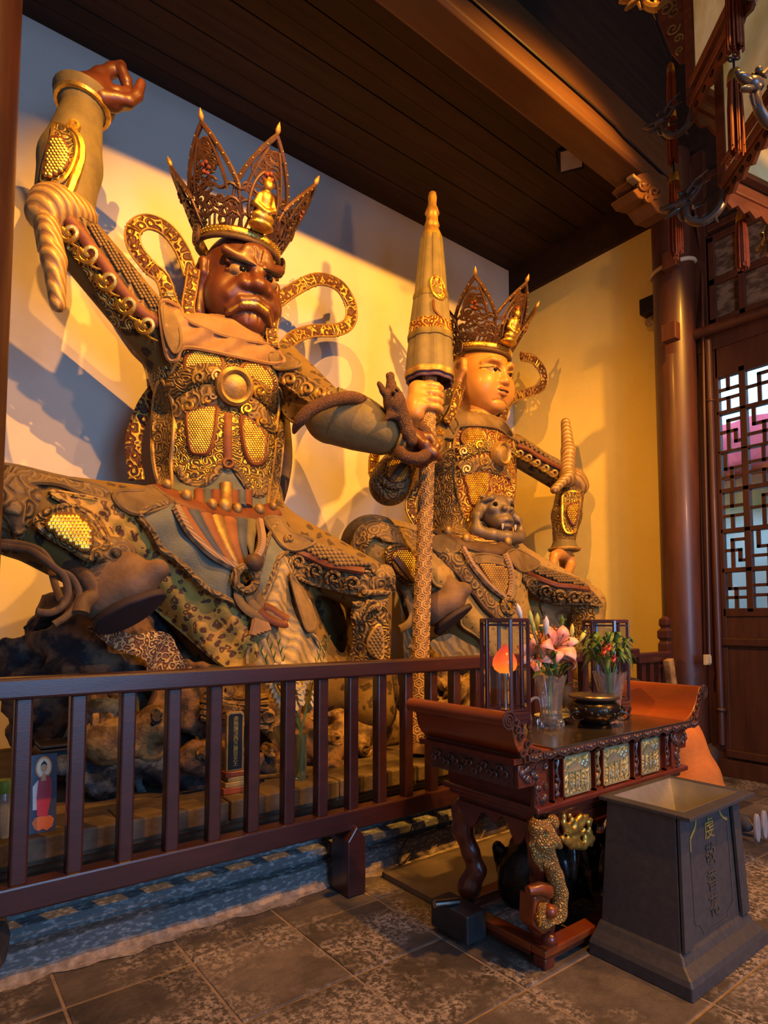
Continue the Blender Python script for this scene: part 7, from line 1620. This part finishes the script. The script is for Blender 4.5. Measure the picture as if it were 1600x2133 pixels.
def lily(pos, face, sz, vpos, label, mat, group, openf=1.0):
    pos = Vector(pos); f = Vector(face).normalized(); u = f.orthogonal().normalized(); v = f.cross(u)
    e = empty('lily', (vpos[0], vpos[1], ZT + .03), label, 'flower', group)
    back = pos - f * sz * .9
    for k in range(6):
        a = k * math.pi / 3 + .3; rd = u * math.cos(a) + v * math.sin(a); td = f.cross(rd); mb_ = MB(); n = 8; V_ = []; wmax = sz * (.30 if k % 2 else .22)
        for i in range(n + 1):
            t = i / n; r_ = sz * (.08 + 1.0 * openf * t ** 1.35); ax = sz * (1.05 * math.sin(t * 1.75) - (.38 * t ** 3 if openf > .7 else 0)); c = back + f * ax + rd * r_; w_ = wmax * math.sin(math.pi * min(1, .12 + .88 * t) ** 1.1) + .001
            V_ += [c - td * w_ + f * w_ * .25 + rd * w_ * .1, c, c + td * w_ + f * w_ * .25 + rd * w_ * .1]
        mb_.add(V_, [(i * 3 + j, i * 3 + j + 1, i * 3 + j + 4, i * 3 + j + 3) for i in range(n) for j in (0, 1)]); mb_.build('petal', mat, e, angle=80, solid=.0015)
    for k in range(5):
        a = k * 1.257; rd = u * math.cos(a) + v * math.sin(a); tip = back + f * sz * 1.15 + rd * sz * .28
        o = MB().tube([back + f * sz * .2, back + f * sz * .7 + rd * sz * .1, tip], .0022, 5).build('stamen', m_stem, e); MB().ell(tip, (.004, .004, .009), 6, 4).build('anther', m_anth, o)
    vp = Vector((vpos[0], vpos[1], ZT + .25)); MB().tube(spline([tuple(back), tuple((back * .5 + vp * .5) - Vector((0, 0, .01))), tuple(vp), (vpos[0] + .01, vpos[1], ZT + .05)], 4), .004, 6).build('stem', m_stem, e)
    return e
def bud(pos, face, L, vpos, label, mat, group):
    pos = Vector(pos); f = Vector(face).normalized(); e = empty('lily_bud', (vpos[0], vpos[1], ZT + .03), label, 'flower bud', group)
    MB().lathe([(.002, 0), (L * .10, L * .12), (L * .17, L * .45), (L * .14, L * .75), (.001, L)], pos, 6, axis=f).build('bud', mat, e, angle=60)
    vp = Vector((vpos[0], vpos[1], ZT + .25)); MB().tube(spline([tuple(pos), tuple(pos * .4 + vp * .6), tuple(vp), (vpos[0] - .01, vpos[1], ZT + .05)], 4), .0035, 6).build('stem', m_stem, e); return e
GL = 'pink lilies in the front crystal vase'
def g1p(x, y, Y): return PC('g1', x, y, Y=Y)
cam_d = lambda p: (Cv - Vector(p)).normalized()
v1y = v1.y
for (x, y, dy, fx, sz, lb) in ((885, 330, -.05, (-.35, -.75, .35), .085, 'largest open pink lily facing the viewer at the front of the vase'), (820, 235, .06, (.1, -.5, .8), .07, 'open pink lily standing highest behind the front flower'),
                               (990, 420, -.02, (.55, -.6, .1), .075, 'open pink lily leaning to the right of the vase'), (650, 430, .05, (-.6, -.5, .2), .075, 'open pink lily leaning left beside the lit lantern'), (900, 255, .08, (.5, -.2, .8), .06, 'small pale pink lily at the top right of the bunch'),
                               (690, 280, .1, (-.4, -.3, .8), .06, 'pink lily half hidden at the back left of the bunch')):
    p_ = g1p(x, y, v1y + dy); lily(p_, fx, sz * 1.3, v1, lb, m_pink, GL)
for (x, y, dy, fx, L, lb, m_) in ((745, 270, .0, (-.05, -.1, 1), .085, 'half open white and pink bud at the centre of the bunch', m_whitep), (890, 205, .03, (0, 0, 1), .06, 'green bud standing tallest in the front vase', m_leafg), (970, 290, .02, (.15, 0, 1), .065, 'yellow green bud at the right of the bunch', m_yel),
                                  (1040, 330, .03, (.6, -.1, .8), .07, 'long yellow bud leaning to the right', m_yel), (670, 210, .06, (.05, 0, 1), .07, 'yellow bud beside the top of the lantern', m_yel), (620, 185, .08, (-.15, 0, 1), .07, 'pale yellow bud just right of the lantern', m_yel),
                                  (530, 130, .12, (-.35, 0, 1), .075, 'white bud above the lit lantern', m_whitep), (640, 260, .05, (-.2, -.1, 1), .06, 'small yellow bud low beside the lantern', m_yel)):
    bud(g1p(x, y, v1y + dy), fx, L * 1.25, v1, lb, m_, 'lily buds in the front crystal vase')
lv = empty('lily_foliage', (v1.x, v1.y, ZT + .03), 'green leaves around the pink lilies', 'leaves')
for (x0, y0, x1, y1, dy, wd) in ((800, 630, 700, 560, -.06, .016), (760, 620, 630, 610, -.04, .016), (840, 630, 790, 550, -.08, .018), (860, 610, 960, 500, -.03, .016), (870, 640, 1010, 520, -.04, .012), (800, 480, 840, 400, -.07, .016), (720, 270, 660, 180, .02, .014), (880, 190, 930, 110, .03, .010), (930, 460, 1110, 380, -.05, .014), (690, 560, 660, 480, .03, .012), (820, 600, 830, 500, -.02, .016)):
    mb_ = MB(); leaf_mb(mb_, g1p(x0, y0, v1y + dy * .3), g1p(x1, y1, v1y + dy), wd); mb_.build('leaf', m_leafg, lv, solid=.001)
rl2 = random.Random(21)
lv2 = empty('leafy_bouquet', (v2.x, v2.y, ZT + .03), 'green leafy stems with red blossoms in the vase behind the burner', 'bouquet')
for i in range(7):
    a = rl2.uniform(0, 6.28); tp = Vector((v2.x + .09 * math.cos(a), v2.y + .05 * math.sin(a), ZT + .36 + rl2.uniform(-.02, .04)))
    MB().tube([(v2.x + .01 * math.cos(a), v2.y + .01 * math.sin(a), ZT + .05), (v2.x + .03 * math.cos(a), v2.y + .02 * math.sin(a), ZT + .27), tp], .006, 6).build('stem', m_stem, lv2)
for i in range(56):
    a = rl2.uniform(0, 6.28); r_ = rl2.uniform(.02, .13); b_ = Vector((v2.x + r_ * math.cos(a), v2.y + r_ * .7 * math.sin(a), ZT + rl2.uniform(.32, .45))); d_ = Vector((math.cos(a) * .09, math.sin(a) * .06, rl2.uniform(-.03, .07)))
    mb_ = MB(); leaf_mb(mb_, b_, b_ + d_ * rl2.uniform(.8, 1.4), .016, .03); mb_.build('leaf', m_leafg, lv2, solid=.001)
m_redf = pbr('red_blossom', (0.65, 0.06, 0.04), None, 12, .5, bmp=0)
for x, y in ((1260, 400), (1340, 470), (1300, 370)):
    p_ = g1p(x, y, v2.y - .09); o = MB()
    for k in range(5): leaf_mb(o, p_, p_ + Vector((.025 * math.cos(k * 1.26), -.01, .03 * math.sin(k * 1.26))), .011, .005, 4)
    o.build('blossom', m_redf, lv2, solid=.001)
bc_ = P(1239, 1512, Z=ZT)
bu_ = empty('incense_burner', (bc_.x, bc_.y, ZT), 'round dark bronze incense burner with a flat lid on the altar', 'burner')
m_bronze = pbr('dark_bronze', (0.045, 0.034, 0.026), (0.03, 0.024, 0.02), 12, .28, metal=.85, bmp=.12, bscale=40)
MB().lathe([(.085, 0), (.09, .012), (.075, .02), (.10, .035), (.128, .065), (.135, .09), (.125, .12), (.108, .134), (.112, .145)], bc_, 40).build('bowl', m_bronze, bu_)
MB().lathe([(.11, .143), (.130, .149), (.133, .16), (.128, .166), (.001, .168)], bc_, 40).build('lid', pbr('burner_lid', (0.22, 0.17, 0.12), None, 9, .3, metal=.8, bmp=.05), bu_)
for sgn in (-1, 1):
    d_ = (Rv * sgn * .115); hc_ = Vector((bc_.x, bc_.y, ZT + .085)) + d_ - Vector((Fv.x, Fv.y, 0)) * .05
    o = MB().ell(hc_, (.03, .03, .028), 10, 8).build('lion_mask', m_bronze, bu_)
    mk = MB().ell(hc_ + Vector((0, -.02, .02)), .012, 8, 6).tube([hc_ + Rv * .035 * math.cos(t) * 1.0 - Vector((Fv.x, Fv.y, 0)) * .03 + Vector((0, 0, -.022 + .022 * math.sin(t))) for t in np.linspace(0, 6.28, 16)], .005, 6, closed=False); mk.build('ring_handle', m_bronze, bu_)
dr = MB()
for k in range(9):
    a = math.atan2(-bc_.y, -bc_.x) + R_(-35 + 14 * k) ; dr.ell((bc_.x + .126 * math.cos(a), bc_.y + .126 * math.sin(a), ZT + .085 + .014 * math.sin(k * 1.7)), (.014, .014, .012), 7, 5)
dr.build('dragon_relief', m_bronze, bu_)
q = P(1156, 1498, Z=ZT); MB().lathe([(.05, 0), (.055, .004), (.11, .018), (.115, .022), (.10, .018), (.05, .008), (.001, .008)], q, 32).build('saucer', pbr('white_china', (0.45, 0.42, 0.38), None, 6, .2, bmp=0), label='shallow white saucer behind the lily vase', cat='saucer')
q = P(1178, 1484, Z=ZT)
cup = empty('stem_cup', (q.x, q.y, ZT), 'small grey cup with sprouting leaves between vase and burner', 'cup')
MB().lathe([(.03, 0), (.03, .01), (.012, .025), (.012, .05), (.03, .07), (.036, .13), (.04, .16), (.035, .158), (.03, .09), (.001, .07)], q, 24).build('bowl', pbr('grey_china', (0.2, 0.19, 0.17), None, 6, .3, bmp=0), cup)
for s_ in (-1, 1):
    mb_ = MB(); leaf_mb(mb_, Vector(q) + Vector((0, 0, .16)), Vector(q) + Rv * s_ * .09 + Vector((0, 0, .185)), .014, .01); mb_.build('leaf', m_leafg, cup, solid=.001)
q = P(1104, 1500, Z=ZT); MB().tube(spline([(q.x, q.y, ZT), (q.x - .005, q.y, ZT + .05), (q.x + .0, q.y, ZT + .10), (q.x + .025, q.y - .02, ZT + .125), (q.x + .05, q.y - .035, ZT + .115)], 5), [.012 - .0003 * i for i in range(21)], 10).build('curved_ornament', MAT['white_china'], label='slender white curved ornament beside the lit lantern', cat='ornament')

# ================================================================== BEHIND THE RAILING
ZP = .551
bt = P(8, 1655, Y=3.22); e = empty('bottle', (bt.x, 3.22, ZP), 'clear bottle with a green cap at the left edge on the platform', 'bottle')
MB().lathe([(.03, 0), (.036, .01), (.036, .19), (.032, .2), (.001, .2)], (bt.x, 3.22, ZP), 20).build('body', pbr('bottle_glass', (0.5, 0.52, 0.45), None, 5, .1, bmp=0, Transmission_Weight=.7), e)
MB().lathe([(.034, .195), (.036, .2), (.036, .235), (.03, .25), (.001, .255)], (bt.x, 3.22, ZP), 20).build('cap', pbr('green_cap', (0.22, 0.30, 0.03), None, 5, .4, bmp=0), e)
c0, c1 = P(63, 1690, Y=3.20), P(117, 1570, Y=3.20); cw_ = .165; chh = .30
cd = empty('picture_card', (.50, 3.2, ZP), 'blue card printed with a standing red robed Buddha on a lotus', 'picture card')
cx0 = P(60, 1690, Y=3.2).x; cx1 = P(116, 1690, Y=3.2).x; zc = ZP; zt_ = P(90, 1572, Y=3.2).z
fcd = lambda fx, fz, d=0: Vector((cx0 + (cx1 - cx0) * fx, 3.18 + .03 * fz - d, zc + (zt_ - zc) * fz))
MB().add([fcd(0, 0), fcd(1, 0), fcd(1, 1), fcd(0, 1)], [(0, 1, 2, 3)]).build('card', pbr('card_blue', (0.05, 0.06, 0.10), (0.03, 0.035, 0.07), 5, .4, bmp=0), cd, smooth=False, solid=.004)
def flat(name, pts, mat, d): MB().add([fcd(a, b, d) for a, b in pts], [tuple(range(len(pts)))]).build(name, mat, cd, smooth=False)
circ = lambda x, y, rx, ry, n=20: [(x + rx * math.cos(t), y + ry * math.sin(t)) for t in np.linspace(0, 2 * math.pi, n + 1)[:-1]]
flat('halo_ring', circ(.5, .83, .30, .145), pbr('print_orange', (0.8, 0.35, 0.08), None, 5, .4, bmp=0), .004); flat('halo', circ(.5, .83, .25, .12), pbr('print_cream', (0.8, 0.75, 0.55), None, 5, .4, bmp=0), .005)
flat('lotus', [(.1, .14), (.2, .06), (.35, .03), (.5, .05), (.65, .02), (.85, .06), (.92, .15), (.8, .2), (.5, .22), (.2, .2)], pbr('print_lotus', (0.6, 0.15, 0.03), None, 5, .4, bmp=0), .004)
flat('robe', [(.28, .22), (.25, .45), (.3, .65), (.45, .74), (.6, .74), (.78, .68), (.82, .5), (.72, .3), (.66, .2)], pbr('print_red', (0.45, 0.03, 0.05), None, 5, .4, bmp=0), .005)
flat('under_robe', [(.12, .3), (.1, .6), (.3, .68), (.35, .5), (.3, .3)], pbr('print_white', (0.6, 0.6, 0.62), None, 5, .4, bmp=0), .0045)
flat('face', circ(.5, .828, .125, .06), pbr('print_skin', (0.62, 0.33, 0.15), None, 5, .4, bmp=0), .006); flat('hair', [(.375, .84), (.39, .875), (.44, .9), (.47, .905), (.5, .925), (.53, .905), (.56, .9), (.61, .875), (.625, .84), (.58, .868), (.5, .875), (.42, .868)], M['black'], .0065); flat('chest', [(.4, .66), (.6, .66), (.56, .76), (.45, .76)], MAT['print_skin'], .006)
q = P(125, 1556, Y=3.62); tq = empty('tray', (q.x, 3.62, q.z), 'stack of black trays behind the picture card', 'tray')
for i in range(2): MB().boxb(q.x - .1, q.x + .1, 3.55, 3.75, q.z - .012 + i * .022, q.z + .004 + i * .022).build('tray_board', M['black'], tq, smooth=False, bevel=.004)
tb_ = P(490, 1650, Y=3.25); tx = tb_.x
tab = empty('spirit_tablet', (tx, 3.27, ZP), 'black and gold memorial tablet with Chinese characters behind the railing', 'tablet')
zt0 = P(490, 1604, Y=3.27).z; zt1 = P(490, 1482, Y=3.27).z; wt_ = .052
def rr_(w_, z0, z1, c): return [(-w_, z0), (w_, z0), (w_, z1 - c), (w_ - c, z1), (-w_ + c, z1), (-w_, z1 - c)]
MB().prism(rr_(wt_, zt0, zt1, .012), lambda u, v, q_: Vector((tx + u, q_, v)), 3.26, 3.285).build('frame', M['gold_dull'], tab, smooth=False, bevel=.003)
MB().prism(rr_(wt_ * .78, zt0 + .008, zt1 - .012, .01), lambda u, v, q_: Vector((tx + u, q_, v)), 3.255, 3.262).build('face', M['black'], tab, smooth=False)
for i, (w_, z0, z1) in enumerate(((.062, zt0 - .03, zt0), (.05, zt0 - .055, zt0 - .03), (.065, zt0 - .085, zt0 - .055), (.075, ZP, zt0 - .085))): MB().boxb(tx - w_, tx + w_, 3.235, 3.305, min(z0, z1 - .004), z1).build('stand', M['gold_dull'] if i in (1, 2) else m_lac2, tab, smooth=False, bevel=.004)
tt = '南無護法西方廣目天王'
for i, ch in enumerate(tt): text_part('character', ch, (tx, 3.2535, zt1 - .03 - (zt1 - zt0 - .05) * (i + .35) / len(tt)), (math.pi / 2, 0, 0), .031, M['gold'], tab, .0006)
gv = P(623, 1622, Y=3.3)
gve = empty('flower_vase', (gv.x, 3.28, ZP), 'tall clear glass vase of white gladioli behind the railing', 'vase')
zvt = P(623, 1530, Y=3.28).z
MB().lathe([(.032, ZP), (.034, ZP + .01), (.036, zvt), (.032, zvt), (.030, ZP + .015), (.001, ZP + .015)], (gv.x, 3.28, 0), 20).build('glass', pbr('green_glass', (0.6, 0.7, 0.4), None, 5, .05, bmp=0, Transmission_Weight=.9), gve)
m_glad = pbr('white_gladiolus', (0.62, 0.52, 0.33), (0.5, 0.42, 0.25), 12, .5, bmp=0); rg2 = random.Random(5)
for i, (x, y) in enumerate(((530, 1330), (553, 1325), (578, 1335), (672, 1332), (686, 1330), (600, 1400), (650, 1410), (575, 1420))):
    tp = P(x, y, Y=3.3); ge = empty('gladiolus', (gv.x, 3.28, ZP + .02), ['gladiolus spike rising above the rail at far left of the bunch', 'gladiolus spike second from the left above the rail', 'gladiolus spike with a bent tip above the rail', 'gladiolus spike rising above the rail, left of the pair by the knee', 'gladiolus spike rising above the rail nearest the statue shin', 'short white gladiolus in the middle behind the bars', 'short white gladiolus leaning right behind the bars', 'short white gladiolus leaning left behind the bars'][i], 'flower', 'white gladioli behind the railing')
    b0 = Vector((gv.x, 3.28, zvt)); path = spline([(gv.x, 3.28, ZP + .03), tuple(b0), tuple(b0 * .5 + tp * .5), tuple(tp)], 6); MB().tube(path, [.005 - .0002 * k for k in range(len(path))], 6).build('stem', m_stem, ge)
    n = 11
    for k in range(n):
        f = .5 + .5 * k / n; c_ = b0 + (tp - b0) * f; sd_ = Rv * (-1) ** k * .018 - Fv * .012
        if y < 1390 and f > .72:
            mb_ = MB(); leaf_mb(mb_, c_, c_ + sd_ * .8 + Vector((0, 0, .05)), .006, .0, 4); mb_.build('sheath', m_leafg, ge, solid=.001)
        else:
            o = MB(); o.lathe([(.002, 0), (.014, .014), (.03, .04), (.024, .042)], c_ + sd_, 6, axis=(sd_ + Vector((0, 0, .01)))); o.ell(c_ + sd_ * 1.9, .016, 6, 5); o.build('floret', m_glad, ge)
for x, y in ((868, 1663),):
    q = P(x, y, Y=3.12); oe = empty('power_outlet', (q.x, 3.12, q.z), 'cream wall socket with a plug on the front of the platform', 'socket')
    MB().boxb(q.x - .028, q.x + .028, 3.105, 3.122, q.z - .04, q.z + .04).build('plate', M['cream'], oe, smooth=False, bevel=.003)
    for k in (-1, 1): MB().boxb(q.x + k * .009 - .003, q.x + k * .009 + .003, 3.102, 3.107, q.z + .012, q.z + .022).build('slot', M['black'], oe, smooth=False)
    MB().ell((q.x, 3.095, q.z - .015), (.014, .016, .016), 10, 7).build('plug', M['black'], oe)
MB().tube([P(x, y, Y=2.99) for x, y in spline([(860, 1718), (850, 1745), (835, 1770), (828, 1795), (838, 1800), (855, 1780)], 5)], .004, 6).build('floor_cable', M['black'], label='thin black cable hanging below the railing to the floor', cat='cable')

# ================================================================== KNEELING PERSON
m_or = pbr('orange_knit', (0.62, 0.19, 0.035), (0.52, 0.15, 0.03), 8, .8, bmp=.3, bscale=60); m_pants = pbr('grey_trousers', (0.08, 0.075, 0.08), None, 8, .8); m_skin = pbr('skin', (0.55, 0.32, 0.2), None, 6, .5, bmp=.05); m_hair = pbr('black_hair', (0.015, 0.01, 0.008), None, 20, .4, scl=(1, 1, 4)); m_shoe = pbr('pale_sole', (0.5, 0.42, 0.40), None, 8, .6)
pe = empty('person', (4.5, 2.25, 0), 'kneeling person in an orange sweater bowing beside the altar table', 'person')
hx_, hy_ = 4.6, 2.2
s = SDF((3.9, 1.6, 0), (5.0, 3.4, 1.25), .02)
s.ell((hx_, hy_ + .04, .30), (.2, .2, .19), .08, 0); s.cap((hx_, hy_ + .06, .40), (hx_ - .03, 2.36, .62), .19, .19, .1, 0); s.cap((hx_ - .03, 2.36, .62), (hx_ - .05, 2.55, .74), .19, .18, .1, 0)
for k in (-1, 1):
    s.cap((hx_ - .05 + .19 * k, 2.55, .75), (hx_ - .05 + .25 * k, 2.62, .5), .085, .07, .05, 0); s.cap((hx_ - .05 + .25 * k, 2.62, .5), (hx_ - .05 + .06 * k, 2.72, .6), .065, .05, .03, 0); s.cap((hx_ - .05 + .06 * k, 2.72, .6), (hx_ - .05 + .02 * k, 2.78, .7), .04, .025, .02, 2)
    s.cap((hx_ + .12 * k, hy_ + .06, .26), (hx_ + .14 * k, 2.52, .12), .14, .10, .05, 1); s.cap((hx_ + .14 * k, 2.52, .09), (hx_ + .12 * k, 1.93, .08), .085, .06, .04, 1)
s.cap((hx_ - .05, 2.55, .78), (hx_ - .06, 2.62, .86), .07, .065, .04, 2); s.ell((hx_ - .06, 2.68, .92), (.085, .105, .12), .03, 2)
for i in range(5):
    z = .30 + .06 * i; s.chain([(hx_ + .19 * math.cos(t), hy_ + .03 + .06 * i * .8 + .19 * math.sin(t), z + .02 * math.sin(t * 3 + i)) for t in np.linspace(R_(-150), R_(20), 8)], [.026] * 8, .012, 0)
s.mesh().build('body', [m_or, m_pants, m_skin], pe, angle=80)
s = SDF((4.3, 2.45, .7), (4.8, 2.95, 1.15), .014); s.ell((hx_ - .06, 2.66, .955), (.095, .11, .11), .02); s.ell((hx_ - .06, 2.60, .9), (.085, .07, .1), .03); s.mesh().build('hair', m_hair, pe)
for k in (-1, 1):
    fc = P(1555 if k > 0 else 1546, 1757, Y=1.80 + .02 * k)
    mb_ = MB(); mb_.prism(circ(0, 0, .036, .095, 24), lambda u, v, w_: Vector((hx_ + .02 + .06 * k + u + .02, 1.80 + w_, .11 + v)), -.012, .012); mb_.build('shoe_sole', m_shoe, pe, bevel=.006)
    MB().tube([(hx_ + .04 + .06 * k - .03, 1.81, .13), (hx_ + .04 + .06 * k, 1.85, .15), (hx_ + .04 + .06 * k + .03, 1.81, .13)], .008, 6).build('shoe_strap', m_shoe, pe)
